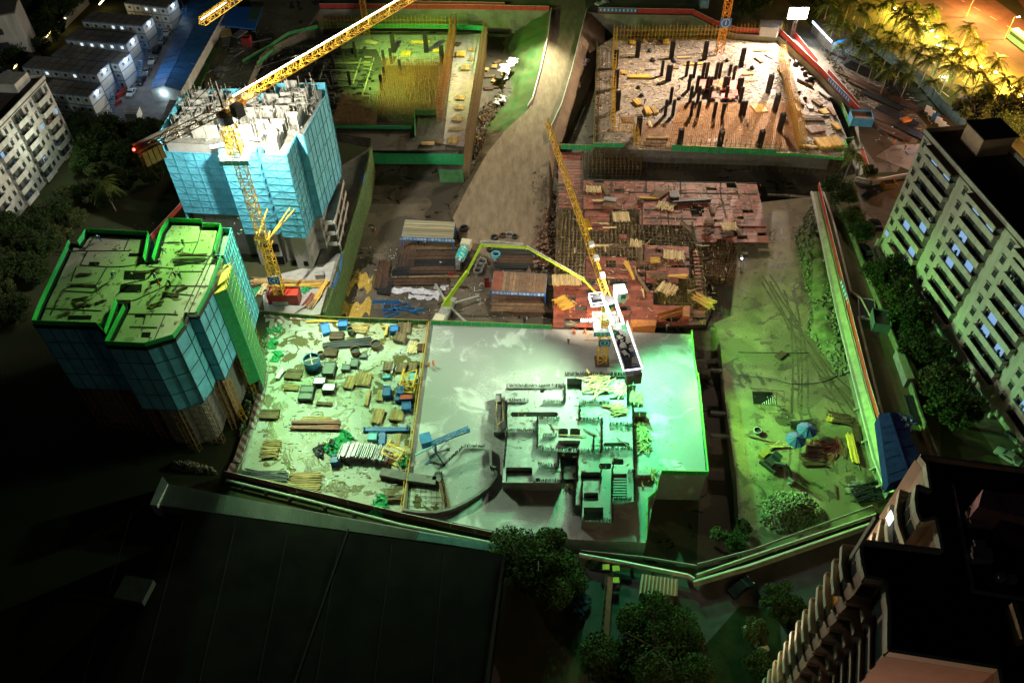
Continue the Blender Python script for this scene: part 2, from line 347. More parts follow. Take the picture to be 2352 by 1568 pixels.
# bottom: courtyard and lanes
flat('path', [(1085,1400),(1150,1560),(1130,1700),(1060,1700),(1090,1560)], .015, paving)
flat('driveway', [(1330,1300),(1600,1330),(2012,1200),(1960,1350),(1800,1500),(1600,1700),(1380,1700),(1340,1500)], .014, asphalt)
flat('verge', [(1620,1480),(1700,1390),(1790,1400),(1800,1568),(1700,1700),(1560,1700)], .022, mat('lawn', (.02, .03, .012), .95, var=.4, sc=.6, bump=.4))
# ---------------------------------------------------------------- the two towers wrapped in blue sheet
def zc(cx, cy): return (57.4+cx*.3662, 488.1+cy*.3662)
def inset(poly, d):
    n = len(poly); out = []; A = sum(poly[i][0]*poly[(i+1) % n][1]-poly[(i+1) % n][0]*poly[i][1] for i in range(n)); s = 1 if A > 0 else -1
    for i in range(n):
        p, q, r = Vector(poly[i-1][:2]), Vector(poly[i][:2]), Vector(poly[(i+1) % n][:2])
        a = (q-p).normalized(); b = (r-q).normalized(); na = Vector((-a.y, a.x))*s; nb = Vector((-b.y, b.x))*s; k = 1+na.dot(nb)
        m = (na+nb)/(k if k > .25 else .25); out.append(q+m*d)
    return out
def panels(poly, z0, z1, name, parent, m, fm, idx=None, step=2.4, hs=2.0, frames=True, brace=True):
    """a screen of sheet panels, one part per face, with its frame grid as sub-part"""
    n = len(poly); A = sum(poly[i][0]*poly[(i+1) % n][1]-poly[(i+1) % n][0]*poly[i][1] for i in range(n)); s = 1 if A > 0 else -1
    for i in range(n):
        if idx is not None and i not in idx: continue
        a, b = Vector(poly[i][:2]).to_3d(), Vector(poly[(i+1) % n][:2]).to_3d(); d = b-a; L_ = d.length
        if L_ < .8: continue
        d.normalize(); o = Vector((d.y, -d.x, 0))*s; mb = MB()
        k = max(1, round(L_/step)); 
        for j in range(k):
            p, q = a+d*(L_*j/k+.03), a+d*(L_*(j+1)/k-.03); off = o*R.uniform(0, .05)
            for zz in range(int((z1-z0)/4)+1):
                za = z0+zz*4; zb = min(z1, za+3.97)
                if zb-za > .2: mb.sheet(p+off, q+off, za, zb, .05)
        w = mb.build(name, m, parent)
        if frames:
            mb = MB(); e = o*.12
            for j in range(k+1): p = a+d*(L_*j/k)+e; mb.beam((p.x, p.y, z0), (p.x, p.y, z1), .09)
            zz = z0
            rows = []
            while zz < z1+.1: rows.append(zz); zz += hs
            for zz in rows: mb.beam((a+e).to_2d().to_3d()+Vector((0, 0, zz)), (b+e)+Vector((0, 0, zz)), .08, .1)
            if brace:
                for j in range(k):
                    for r_, zz in enumerate(rows[:-1]):
                        p, q = a+d*(L_*j/k)+e, a+d*(L_*(j+1)/k)+e
                        if (j+r_) % 2: p, q = q, p
                        mb.beam((p.x, p.y, zz), (q.x, q.y, zz+hs), .045, caps=False)
            mb.build('panel_frame', fm, w)
# ---- near-left tower
A28 = [zc(*c) for c in ((70,695),(118,575),(292,205),(345,212),(398,132),(772,152),(742,312),(815,312),(868,132),(912,66),(1108,74),(1112,98),(1225,102),(1186,262),(1225,300),(1160,480),(1078,640),(1015,640),(990,705),(930,785),(762,835),(528,825),(640,600),(640,560),(572,560),(505,748),(468,708))]
pa = [U(x, y, 28) for x, y in A28]; p2 = [p.to_2d() for p in pa]
tA = thing('tower_block', 'unfinished tower in blue sheet with green netted parapet round its green lit roof deck', 'tower', (sum(p.x for p in pa)/len(pa), sum(p.y for p in pa)/len(pa), 0))
inn = inset(p2, 1.3)
core = MB().prism(inn, 0, 27.4); core.build('concrete_frame', concrete_d, tA)
roofm = wet('roof_deck', (.46, .46, .34), (.38, .38, .26), (.28, .27, .17), .12, .7, .5)
rf = MB().prism(inset(p2, .55), 27.2, 27.95, True).build('roof_deck', roofm, tA)
panels(inset(p2, -.2), 12, 27.3, 'blue_screen', tA, teal, mat('dark_blue_frame', (.02, .12, .17), .6), step=2.2, hs=4.0, brace=False)
mb = MB(); q = inset(p2, -.25); n = len(q)
for i in range(n): mb.sheet(q[i], q[(i+1) % n], 27.4, 28.0, .5)
mb.build('ledge', dark, tA)
gnet = mat('bright_green_net', (.02, .42, .09), .75, var=.25, sc=2.5)
for i in range(n):
    if (Vector(q[i])-Vector(q[(i+1) % n])).length > 2.5: MB().sheet(q[i], q[(i+1) % n], 28.0, 29.0, .08).build('parapet_net', gnet, tA)
# formwork joints, holes, timber and clutter of the roof
rr = random.Random(11)
joint = mat('joint_shadow', (.05, .05, .035), .9)  # dark colour of formwork joints and beam troughs
mb = MB()
def zl(*c, z=27.98, w=.16, h=.1):
    for a, b in zip(c, c[1:]): mb.beam(U(*zc(*a), z), U(*zc(*b), z), w, h)
for L_ in (((185,250),(345,240),(660,240)),((395,240),(345,330),(515,340),(600,340),(680,330),(735,320)),((320,345),(290,430)),((515,340),(440,470),(300,460)),((300,450),(235,490),(430,500)),((430,500),(480,430)),((130,600),(480,615)),((235,490),(160,640)),((660,150),(620,240)),((860,190),(1010,190),(1085,185)),((1085,185),(1050,260)),((1105,100),(1085,185)),((950,265),(1170,275)),((640,635),(905,635),(960,640)),((880,640),(810,800)),((660,715),(830,720)),((780,340),(930,350),(880,460),(700,545),(640,560)),((940,370),(1110,370)),((860,500),(1060,520)),((870,460),(1150,460)),((1190,262),(1130,400),(1020,640)),((1165,262),(1000,610)),((430,160),(370,240)),((780,345),(820,310)),((760,640),(740,700)),((820,350),(760,420),(610,450))): zl(*L_)
mb.build('formwork_joint', joint, rf)
hm = mat('shaft_black', (.008, .008, .008), .95)  # openings are black caps, the shade inside them put into the colour
for x0, y0, x1, y1 in ((625,365,760,420),(600,450,735,500),(695,632,760,655),(735,750,790,780),(275,645,420,670),(405,310,470,330),(655,255,740,275),(895,183,970,195),(1170,290,1225,325)):
    c = [U(*zc(*p), 27.99) for p in ((x0,y0),(x1,y0),(x1-8,y1),(x0-8,y1))]; MB().prism([p.to_2d() for p in c], 27.6, 27.995).build('shaft_opening', hm, rf)
def rodpile(c, L_, n, spread, th, m, name, lab, cat, grp=None, z=0, rz=0, jit=.25, seed=1, stack=1):
    r2 = random.Random(seed*31+n); o = thing(name, lab, cat, (c[0], c[1], z), grp); mb = MB()
    for i in range(n):
        a = rz+r2.gauss(0, jit); u = Vector((cos(rz+pi/2), sin(rz+pi/2), 0))*r2.uniform(-spread, spread)
        l = L_*r2.uniform(.75, 1)/2; d = Vector((cos(a), sin(a), 0))*l; p = Vector((c[0], c[1], z+th/2+th*r2.randrange(stack))) + u + Vector((cos(rz), sin(rz), 0))*r2.uniform(-.1, .1)*L_
        mb.beam(p-d, p+d, th, th)
    mb.build('bars' if m in (rebar, dark) else 'boards', m, o); return o
for i, (x, y, rz, s, n, m) in enumerate(((370,390,0.05,2.4,14,rebar),(370,455,0,5,10,rebar),(345,545,.3,2.5,16,rebar),(365,580,0,3,8,wood_d),(470,560,.6,2,6,dark),(245,640,.5,2,7,rebar),(1050,265,.02,5,9,rebar),(1040,300,.05,6,16,dark),(820,430,.5,2,14,dark),(985,480,.8,2,16,rebar),(820,580,.5,2.2,22,wood),(910,520,-.2,3,6,rebar),(760,370,.05,5,6,rebar),(1250,360,1.1,3.5,10,wood))):
    p = U(*zc(x, y), 28); rodpile(p, s, n, s*.14 if n > 10 else .35, .07 if m in (rebar, dark) else .1, m, 'timber_pile' if m in (wood, wood_d) else 'rebar_pile', ('loose bundle of %s bars' % ('brown boards and' if m in (wood, wood_d) else 'dark steel')) + ' number', 'pile', 'material piles on the lit tower roof', 28.02, rz, .12, i)['label'] = ['short rebar bundle at the left middle of the tower roof','long thin rebar line across the left wing of the tower roof','tangle of rebar on the lower left wing of the tower roof','thin old boards beside the tangle on the left wing','crossed dark bars right of the left wing tangle','dark bars by the long slot at the front of the left wing','long parallel rebar rods on the upper right wing of the tower roof','wide black rebar bundle below the long parallel rods','black tangle of bars right of the stair shaft','round rebar tangle near the right edge of the tower roof','scattered bright boards in the middle of the right wing','short crossed rods below the round rebar tangle','thin rods above the stair shaft of the tower roof','yellow boards on the landing at the right edge of the tower roof'][i]
# lower storeys: scaffold tubes standing round the tower
def scaffold(a, b, z0, z1, m, parent, name='scaffold_face', dx=1.2, dz=1.7, r=.05, depth=.9, net=None, side=1):
    a, b = Vector((a[0], a[1], 0)), Vector((b[0], b[1], 0)); d = b-a; L_ = d.length; d.normalize(); o = Vector((d.y, -d.x, 0))*side; mb = MB(); k = max(1, round(L_/dx))
    for e in (Vector((0, 0, 0)), o*depth):
        for j in range(k+1): p = a+e+d*(L_*j/k); mb.beam((p.x, p.y, z0), (p.x, p.y, z1+R.uniform(0, .8)), r, caps=False)
        z = z0+.3
        while z < z1: mb.beam(a+e+Vector((0, 0, z)), b+e+Vector((0, 0, z)), r, caps=False); z += dz
    z = z0+.3
    while z < z1:
        for j in range(0, k+1, 2): p = a+d*(L_*j/k)+Vector((0, 0, z)); mb.beam(p, p+o*depth, r, caps=False)
        z += dz
    s_ = mb.build(name, m, parent)
    return s_
q = inset(p2, -.5)
for i in (13, 14, 15, 16, 17, 18, 19, 20, 24, 25, 0, 1):
    scaffold(q[i], q[(i+1) % n], 0, 12, scaf if 14 <= i <= 16 else scaf_d, tA, side=1, depth=.8, r=.08)  # right-facing sides get the brighter tube colour to look lit
# hoist side: green netted scaffold strip down the right face
a, b = U(*zc(1235, 330), 28), U(*zc(1285, 300), 28)
def vp(px, py, z): return U(px, py, z)
g0, g1 = Vector((p2[14].x+.6, p2[14].y+.8)), Vector((p2[15].x+2.2, p2[15].y-2))
hoist = thing('scaffold_tower', 'green netted scaffold strip with yellow landing on the right face of the near tower', 'scaffold', (g0.x+2, g0.y, 0))
G = [Vector((-50.2, 105.6)), Vector((-48.6, 105.4)), Vector((-48.1, 99.5)), Vector((-50.0, 98.2))]
for i in range(4):
    MB().sheet(G[i], G[(i+1) % 4], .5 if i == 1 else 3, 26.5, .08).build('green_net', green, hoist)
scaffold(G[1], G[2], 0, 28, scaf_d, hoist, side=-1, depth=.5)
mb = MB(); mb.prism(G, 26.6, 26.8, True); mb.build('landing', mat('bright_yellow', (.8, .65, .03), .5), hoist)
F_ = [Vector((-51.9, 114.0)), Vector((-50.2, 113.8)), Vector((-49.9, 106.6)), Vector((-51.3, 106.6))]
bs = thing('scaffold_tower', 'narrow blue sheeted scaffold at the far right corner of the near tower', 'scaffold', (F_[1].x, F_[1].y, 0))
panels(F_, 7.5, 28.2, 'blue_screen', bs, teal, teal_f, step=1.2, brace=False)
MB().prism(inset(F_, .2), 7.6, 27).build('core', concrete_d, bs)
# ---- far tower, aluminium formwork on top
B12 = [(-70.2,139.7),(-57.0,138.2),(-56.6,134.6),(-49.4,134.3),(-49.4,136),(-48.3,136),(-48.3,133.4),(-43.2,132.9),(-42.4,139.8),(-41.0,139.8),(-38.8,154.8),(-39.6,160),(-50,160),(-50,156),(-58,156),(-58,158),(-68.5,158),(-69.8,154)]
B12 = [Vector(p) for p in B12]
tB = thing('tower_block', 'unfinished tower in bright turquoise sheet with white lit aluminium formwork on top', 'tower', (-54, 146, 0))
MB().prism(inset(B12, 1.0), 0, 29.0).build('concrete_frame', mat('grey_concrete_wall', (.30, .29, .27), .8, var=.2, sc=.5, bump=.15), tB)
panels(B12, 10.0, 30.6, 'blue_screen', tB, teal, teal_f, idx=[1,2,3,4,5,6,7], step=2.2, hs=1.7)
panels(B12, 10.0, 30.6, 'blue_screen', tB, teal, teal_f, idx=[8,9,10,11,12,13,14,15,16,17], step=2.2, hs=4.0, brace=False)
panels(B12, 12.0, 27.5, 'blue_screen', tB, teal, teal_f, idx=[0], step=2.2, hs=1.7)
alu = mat('aluminium_formwork', (.34, .33, .29), .5, .2, var=.25, sc=.8)
deckB = MB().prism(inset(B12, .9), 28.9, 29.3, True).build('form_deck', mat('grey_form_deck', (.17, .165, .14), .8, var=.5, sc=.8), tB)
mb = MB(); mr_ = MB(); rr = random.Random(5)
from mathutils.geometry import intersect_point_tri_2d
def inside(p, poly, tris): return any(intersect_point_tri_2d(p, *[poly[k] for k in t]) for t in tris)
I2 = inset(B12, 1.6); T2 = geometry.tessellate_polygon([[p.to_3d() for p in I2]])
gx = [-69+i*2.6+rr.uniform(-.5,.5) for i in range(12)]; gy = [134+i*2.4+rr.uniform(-.4,.4) for i in range(11)]
for x in gx:
    for y in gy:
        for dx, dy in ((2.6, 0), (0, 2.4)):
            if rr.random() < .42: continue
            a, b = Vector((x, y)), Vector((x+dx, y+dy))
            if inside(a, I2, T2) and inside(b, I2, T2):
                h = rr.choice((1.6, 2.6, 2.9, 2.9)); mb.sheet(a, b, 29.3, 29.3+h, .22)
                if h > 2:
                    mb.sheet(a+Vector((.0, .0)), b, 29.3+h*.45, 29.3+h*.52, .34)
for i in range(800):
    p = Vector((rr.uniform(-70, -39), rr.uniform(133, 159)))
    if inside(p, I2, T2):
        if rr.random() < .5: mr_.beam((p.x, p.y, 29), (p.x+rr.uniform(-.2,.2), p.y, 32+rr.uniform(0, 2.6)), .05)
        else: 
            a = rr.uniform(0, 3.1); l = rr.uniform(.5, 1.6); mb.box((p.x, p.y, 29.3+rr.choice((.15, .4, 2.7))), (l, rr.uniform(.2, .8), .15), a)
mb.build('formwork_wall', alu, tB); mr_.build('rebar_starter', mat('pale_rod', (.45, .42, .34), .5, .3), tB)
# far tower, lower storeys: windows, balcony slabs on the right
for z in (3.2, 6.2, 9.2):
    for x in (-66.5, -64, -61.8, -59.4): MB().box((x, 140.85+(x+70)*-.11, z+.6), (.9, .3, 1.1)).build('window_opening', hm, tB)
for x, z, w in ((-52.5, 5.2, 3.6), (-52.2, 1.6, 3.8)): MB().box((x, 135.3, z), (w, .3, 2.2)).build('window_opening', hm, tB)
MB().box((-45.2, 134.1, 1.6), (1.0, .2, 1.3)).build('window_opening', hm, tB)
for z in (3, 6, 9):
    mb = MB(); mb.box((-39.3, 146, z), (2.6, 15, .16)); mb.box((-38.1, 146, z+.5), (.12, 15, 1)); mb.box((-39.6, 138.4, z+.5), (2.2, .12, 1)); mb.build('balcony_slab', concrete, tB)
for y in (139.5, 144.5, 149.5): MB().box((-38.4, y, 4.5), (.4, .4, 9)).build('column', concrete, tB)
# ---------------------------------------------------------------- cranes
def truss(mb, p, q, w, h, seg, r=.14, rd=.07, top=1.0):
    """square lattice from p to q; w wide across, h deep"""
    p, q = Vector(p), Vector(q); d = q-p; L_ = d.length; d.normalize(); a = Vector((0, 0, 1)).cross(d)
    if a.length < 1e-3: a = Vector((1, 0, 0))
    a.normalize(); b = d.cross(a); c = [(-a*w/2-b*h/2), (a*w/2-b*h/2), (a*w/2*top+b*h/2), (-a*w/2*top+b*h/2)]; k = max(1, round(L_/seg))
    for o in c: mb.beam(p+o, q+o, r)
    for j in range(k):
        u, v = p+d*(L_*j/k), p+d*(L_*(j+1)/k)
        for i in range(4):
            o1, o2 = c[i], c[(i+1) % 4]
            if j % 2: o1, o2 = o2, o1
            mb.beam(u+o1, v+o2, rd, caps=False); mb.beam(u+c[i], u+c[(i+1) % 4], rd, caps=False)
    return mb
def ctext(s, size, loc, rot, m, parent, name='lettering', ex=.01):
    c = bpy.data.curves.new(name, 'FONT'); c.body = s; c.size = size; c.align_x = 'CENTER'; c.align_y = 'CENTER'; c.extrude = ex; c.resolution_u = 2
    o = bpy.data.objects.new(name, c); COL.objects.link(o); o.parent = parent
    w = parent; off = Vector(loc)
    while w is not None: off = off-w.location; w = w.parent
    o.location = off; o.rotation_euler = rot; c.materials.append(m); return o
wtxt = mat('white_lettering', (.8, .85, .85), .6, var=.02)
def numsign(parent, x, y, z, s, t):
    sg = MB().box((x, y, z), (s, .08, s*.85)).build('number_sign', blue_sign, parent)
    mb = MB(); k = 24
    for i in range(k): a, b = 2*pi*i/k, 2*pi*(i+1)/k; mb.beam((x+cos(a)*s*.36, y-.06, z+sin(a)*s*.36), (x+cos(b)*s*.36, y-.06, z+sin(b)*s*.36), s*.035)
    mb.build('ring', wtxt, sg); ctext(t, s*.6, (x, y-.07, z), (pi/2, 0, 0), wtxt, sg)
lampw = em('lamp_white', (1, 1, .97), 26); lampg = em('lamp_green', (.6, 1, .62), 30); led = em('led_violet_white', (.82, .8, 1), 5); ledy = em('led_warm_strip', (1, .95, .68), 7)
def floodlamp(parent, p, m, s=.8, rz=0, n=2):
    """flood lamp: a row of square heads in a frame, as part of what carries it"""
    mb = MB(); mf = MB()
    for i in range(n):
        x = (i-(n-1)/2)*s*1.15; q = Vector(p)+Vector((cos(rz)*x, sin(rz)*x, 0)); mb.box(q, (s, s*.25, s*.8), rz, .6); mf.box(q+Vector((0, 0, -s*.12)), (s*1.08, s*.5, s*.3), rz, .6)
    f = mf.build('lamp_housing', dark, parent); mb.build('lamp', m, f); return f
def platform(parent, c, z, w, sign=None, m=white):
    mb = MB()
    for a, b in (((-w,-w),(w,-w)), ((w,-w),(w,w)), ((w,w),(-w,w)), ((-w,w),(-w,-w))):
        for h in (.1, .6, 1.1): mb.beam((c.x+a[0], c.y+a[1], z+h), (c.x+b[0], c.y+b[1], z+h), .09)
        for t in range(4): p = lerp(a, b, t/4) if False else (a[0]+(b[0]-a[0])*t/4, a[1]+(b[1]-a[1])*t/4); mb.beam((c.x+p[0], c.y+p[1], z), (c.x+p[0], c.y+p[1], z+1.1), .07)
    for a, b in (((-w,-w),(w,-.9)), ((-w,.9),(w,w)), ((-w,-.9),(-.9,.9)), ((.9,-.9),(w,.9))):
        mb.box((c.x+(a[0]+b[0])/2, c.y+(a[1]+b[1])/2, z), (b[0]-a[0], b[1]-a[1], .06))
    pf = mb.build('platform', m, parent)
    if sign:
        sb = MB().box((c.x, c.y-w-.1, z-.15), (2*w+.3, .08, 1.0)).build('slogan_sign', mat('sign_turquoise', (.02, .33, .45), .5, var=.05), parent)
        ctext(sign, .72, (c.x, c.y-w-.16, z-.15), (pi/2, 0, 0), wtxt, sb)
    return pf
# crane 4: beside the turquoise tower
k4 = thing('tower_crane', 'yellow tower crane numbered 4 with a glowing LED strip along its long jib', 'crane', (C4.x, C4.y, 0))
mb = MB(); truss(mb, C4, C4+Vector((0, 0, 12)), 1.9, 1.9, 1.5, .2, .1); mb.build('mast_base', yellow, k4)
mb = MB(); truss(mb, C4+Vector((0, 0, 12)), C4+Vector((0, 0, 43.5)), 1.7, 1.7, 1.4, .14, .08); mb.build('mast', yellow, k4)
MB().box(C4+Vector((0, 0, .4)), (3.2, 3.2, .9)).build('footing', concrete, k4)
mb = MB()
for x in (-1.3, 1.3):
    for z in (15.6, 17.8): mb.beam((C4.x+x, C4.y-1.3, z), (C4.x+x, C4.y+1.3, z), .22)
    mb.beam((C4.x+x, C4.y+1.3, 16.7), (C4.x+x*2.2+2, C4.y+9, 17.4), .22)
mb.beam((C4.x+1.3, C4.y-1, 17.6), (C4.x+4, C4.y+8.5, 18), .2); mb.beam((C4.x-1.3, C4.y-1.3, 15.6), (C4.x+1.3, C4.y-1.3, 15.6), .22); mb.beam((C4.x-1.3, C4.y-1.3, 17.8), (C4.x+1.3, C4.y-1.3, 17.8), .22)
mb.build('wall_tie', yellow, k4)
numsign(k4, C4.x, C4.y-1.15, 6.8, 2.4, '4')
platform(k4, C4, 36.8, 2.5, '安全重于泰山')
mb = MB(); truss(mb, C4+Vector((0, 0, 37.5)), C4+Vector((0, 0, 42.5)), 2.3, 2.3, 1.2, .2, .12); mb.build('climbing_frame', yellow, k4)
MB().tube(C4+Vector((0, 0, 43.5)), C4+Vector((0, 0, 45)), 1.5, n=16).build('slewing_ring', dark, k4)
j0 = U(500, 240, 46); j1 = U(925, -8, 46); jd = (j1-j0).normalized(); j0 = Vector((C4.x, C4.y, 46.2)); j1 = j0 + jd*62
mb = MB(); truss(mb, j0, j1, 1.3, 1.5, 1.6, .15, .08, .15); mb.build('jib', yellow, k4)
mb = MB(); s_ = j0+jd*2.6+Vector((0, 0, .95)); t = 0; Lj = 57
while t < Lj: mb.beam(s_+jd*t, s_+jd*min(Lj, t+5.2), .34, .10); t += 5.5
mb.build('light_strip', ledy, k4)
for i in range(9): lamp('jib_strip_light', s_+jd*(3+6.3*i)+Vector((0, 0, .5)), 500, (1, .93, .6), rad=.5)
cj = U(352, 335, 45.6); cd = (cj-j0).normalized(); cd.z = 0; cd.normalize(); ce = j0+cd*17
mb = MB(); truss(mb, j0+cd*1.5-Vector((0, 0, .3)), ce-Vector((0, 0, .3)), 1.5, .9, 1.8, .14, .07); mb.build('counter_jib', scaf_d, k4)
for i in range(4): MB().box(ce-cd*(1+i*.95)-Vector((0, 0, 1.6)), (.8, 2.1, 2.6), ang((0, 0), cd)).build('counterweight', mat('counterweight_ochre', (.30, .22, .06), .8), k4)
pn = Vector((cd.y, -cd.x, 0)); sgb = MB().beam(ce-cd*9+pn*1.1, ce-cd*.5+pn*1.1, .08, 1.2).build('name_board', mat('board_cream', (.6, .58, .5), .6), k4)
MB().beam(ce-cd*1.9+pn*1.18, ce-cd*.7+pn*1.18, .06, .9).build('blue_mark', blue_sign, sgb)
MB().box(ce+Vector((0, 0, .3)), (.3, .3, .3)).build('warning_lamp', em('lamp_red', (1, .05, .03), 12), k4)
mb = MB(); mb.beam(j0, j0+Vector((0, 0, 5)), .3); mb.beam(j0+Vector((0, 0, 5)), j0+jd*22+Vector((0, 0, .8)), .08); mb.beam(j0+Vector((0, 0, 5)), ce-cd*4, .08); mb.build('tie_rod', dark, k4)
MB().box(j0+jd*1.4+Vector((jd.y, -jd.x, 0))*1.9+Vector((0, 0, -.6)), (1.8, 1.5, 2.2), ang((0, 0), jd)).build('cab', dark, k4)
MB().box(j0+jd*3.8-Vector((0, 0, 1.1)), (1.6, 1.0, .7), ang((0, 0), jd)).build('trolley', mat('orange_paint', (.7, .22, .02), .5), k4)
floodlamp(k4, C4+Vector((2.6, 1.8, 38.8)), lampw, 1.1, -.2, 3); floodlamp(k4, C4+Vector((-2.6, -1.0, 39.2)), lampg, 1.2, .3, 2); floodlamp(k4, C4+Vector((.8, 2.4, 39.8)), lampw, 1.0, 0, 2)
# crane 3: at the edge of the fresh slab
k3 = thing('tower_crane', 'short yellow tower crane numbered 3 at the edge of the fresh grey slab', 'crane', (C3.x, C3.y, 0))
mb = MB(); truss(mb, C3, C3+Vector((0, 0, 9.5)), 1.7, 1.7, 1.3, .15, .09); mb.build('mast', yellow, k3)
ylg = mat('lit_yellow_paint', (.72, .62, .03), .45, var=.1)  # greener yellow near the crane lamps, their light put into the colour
mb = MB(); truss(mb, C3+Vector((0, 0, 9.5)), C3+Vector((0, 0, 16)), 1.75, 1.75, 1.2, .15, .1); mb.build('climbing_frame', ylg, k3)
lamp('crane_head_light', C3+Vector((.5, -.5, 21.5)), 17000, (1, .95, .8), rad=.3)  # added fill above the crane head to brighten the jib, without a lamp body
numsign(k3, C3.x, C3.y-1.1, 6.6, 2.2, '3')
mb = MB(); mb.box(C3+Vector((0, 0, .1)), (2.8, 2.8, .16)); mb.build('mast_collar', rebar, k3)
platform(k3, C3, 10.6, 2.3, '安全重于泰山')
floodlamp(k3, C3+Vector((-3.4, -.4, 12.2)), lampw, 1.3, 0, 2); floodlamp(k3, C3+Vector((.2, .9, 12.6)), lampw, .9, 0, 3); floodlamp(k3, C3+Vector((2.6, -1.4, 12)), em('lamp_green_cold', (.35, 1, .75), 26), .9, .2, 1)
MB().tube(C3+Vector((0, 0, 16)), C3+Vector((0, 0, 17)), 1.3, n=16).build('slewing_ring', dark, k3)
t3 = C3+Vector((0, 0, 17.6)); a3 = U(1263, 290, 18); jd3 = (a3-t3); jd3.z = 0; Lj3 = jd3.length+3; jd3.normalize()
b3 = U(1443, 770, 17.6)-t3; b3.z = 0; b3.normalize(); b3 = -jd3
nn = Vector((jd3.y, -jd3.x, 0))
mb = MB(); truss(mb, t3+jd3*1, t3+jd3*Lj3, 1.2, 1.4, 1.5, .14, .08, .3); mb.build('jib', yellow, k3)
for i, d_ in enumerate((5, 10, 14)): MB().box(t3+jd3*d_+Vector((0, 0, .9)), (1.1, .9, .8), ang((0, 0), jd3)).build('winch_box', white_d, k3)
mb = MB(); mb.beam(t3+jd3*(Lj3*.33)+nn*.8, t3+jd3*(Lj3*.38)+nn*.8, 1.2, .5); mb.build('trolley', yellow, k3)
mb = MB()
for s in (-1, 1): mb.beam(t3+b3*1+nn*s*1.1, t3+b3*7+nn*s*1.1, .3)
mb.build('counter_jib', white, k3)
mb = MB()
for s in (-.8, .8):
    for i in range(5): mb.beam(t3+b3*(1.2+i*1.15)+nn*s+Vector((0, 0, .3)), t3+b3*(1.9+i*1.15)+nn*s+Vector((0, 0, .3)), .2)
mb.build('walkway_lamps', em('led_cold', (.85, .9, 1), 9), k3)
cb = t3+b3*12.2; rz3 = ang((0, 0), b3)
mb = MB(); mb.box(cb-Vector((0, 0, .4)), (10.5, 3.0, .12), rz3); wdk = mb.build('counter_platform', dark, k3)
mb = MB(); ml = MB()
for s in (-1, 1):
    for h in (.4, .8): mb.beam(cb-b3*5.2+nn*s*1.6+Vector((0, 0, h)), cb+b3*5.2+nn*s*1.6+Vector((0, 0, h)), .07)
    for i in range(8): q = cb-b3*5.2+b3*10.4*i/7+nn*s*1.6; mb.beam(q-Vector((0, 0, .4)), q+Vector((0, 0, .8)), .07)
    ml.beam(cb-b3*5.2+nn*s*1.62+Vector((0, 0, -.1)), cb+b3*5.2+nn*s*1.62+Vector((0, 0, -.1)), .11, .2)
ml.beam(cb+b3*5.2-nn*1.62+Vector((0, 0, -.1)), cb+b3*5.2+nn*1.62+Vector((0, 0, -.1)), .11, .22)
mb.build('railing', white, wdk); ml.build('led_outline', led, wdk)
mb = MB()
for i in range(26): mb.box(cb+b3*R.uniform(-4.5, 4.6)+nn*R.uniform(-.9, .9)+Vector((0, 0, R.uniform(-.2, .4))), (R.uniform(.4, 1.4), R.uniform(.3, 1), R.uniform(.2, .7)), rz3+R.uniform(-.3, .3))
mb.build('winch_machinery', mat('greasy_machinery', (.06, .055, .045), .6, .3, var=.5), wdk)
for i in range(2): MB().box(cb+b3*(5.9)+nn*(-.7+1.4*i)-Vector((0, 0, 1.4)), (1.0, 1.2, 2.4), rz3).build('counterweight', concrete_d, k3)
cbp = t3+nn*2.3+jd3*.6; cab = MB().box(cbp, (2.3, 1.9, 2.3), rz3).build('cab', white, k3)
MB().box(cbp+Vector((0, 0, 1.2)), (2.5, 2.1, .12), rz3).build('cab_roof', mat('cab_roof_grey', (.12, .13, .13), .6), cab)
MB().box(cbp-jd3*1.16+nn*.3+Vector((0, 0, .3)), (.05, .9, 1.0), rz3).build('cab_window', glass, cab)
q = t3-nn*2.2; mb = MB(); mb.box(q-Vector((0, 0, .6)), (2.6, 2.4, .15), rz3); mb.box(q, (1.2, 1.5, 1.1), rz3); mb.build('machine_deck', dark, k3)
mb = MB()
for a, b in ((-1.3,-1.2),(1.3,-1.2),(1.3,1.2),(-1.3,1.2)): pass
cs = [q+b3*a+nn*b for a, b in ((-1.3,-1.2),(1.3,-1.2),(1.3,1.2),(-1.3,1.2))]
for i in range(4): mb.beam(cs[i]+Vector((0, 0, .3)), cs[(i+1) % 4]+Vector((0, 0, .3)), .1); mb.beam(cs[i]-Vector((0, 0, .5)), cs[(i+1) % 4]-Vector((0, 0, .5)), .14)
mb.build('deck_rail', em('led_rail', (.8, .9, 1), 3), k3)
# crane 1 and crane 2: only their masts stand in the picture
k1 = U(1650, 130, -3); kk = thing('tower_crane', 'orange crane mast with a blue number 1 sign standing behind the pillared deck', 'crane', (k1.x, k1.y, -8))
mb = MB(); truss(mb, (k1.x, k1.y, -8), (k1.x, k1.y, 46), 1.9, 1.9, 1.9, .2, .12); mb.build('mast', mat('crane_orange', (.7, .30, .03), .5, var=.15), kk)
numsign(kk, k1.x, k1.y-1.3, 8.2, 3.4, '1')
mb = MB(); truss(mb, (k1.x-20, k1.y+3, 47), (k1.x+55, k1.y-8, 47), 1.3, 1.5, 2, .15, .08, .2); mb.build('jib', MATS['crane_orange'], kk)
k2 = U(843, 75, -2); kk = thing('tower_crane', 'thin orange crane mast with blue sign 2 at the top edge of the picture', 'crane', (k2.x, k2.y, -8))
mb = MB(); truss(mb, (k2.x, k2.y, -8), (k2.x, k2.y, 30), 1.6, 1.6, 1.8, .12, .08); mb.build('mast', MATS['crane_orange'], kk)
numsign(kk, k2.x, k2.y-1.1, 12.0, 3.2, '2'); floodlamp(kk, Vector((k2.x, k2.y-1.2, 21)), lampw, .9, 0, 2)
KK = 4.0
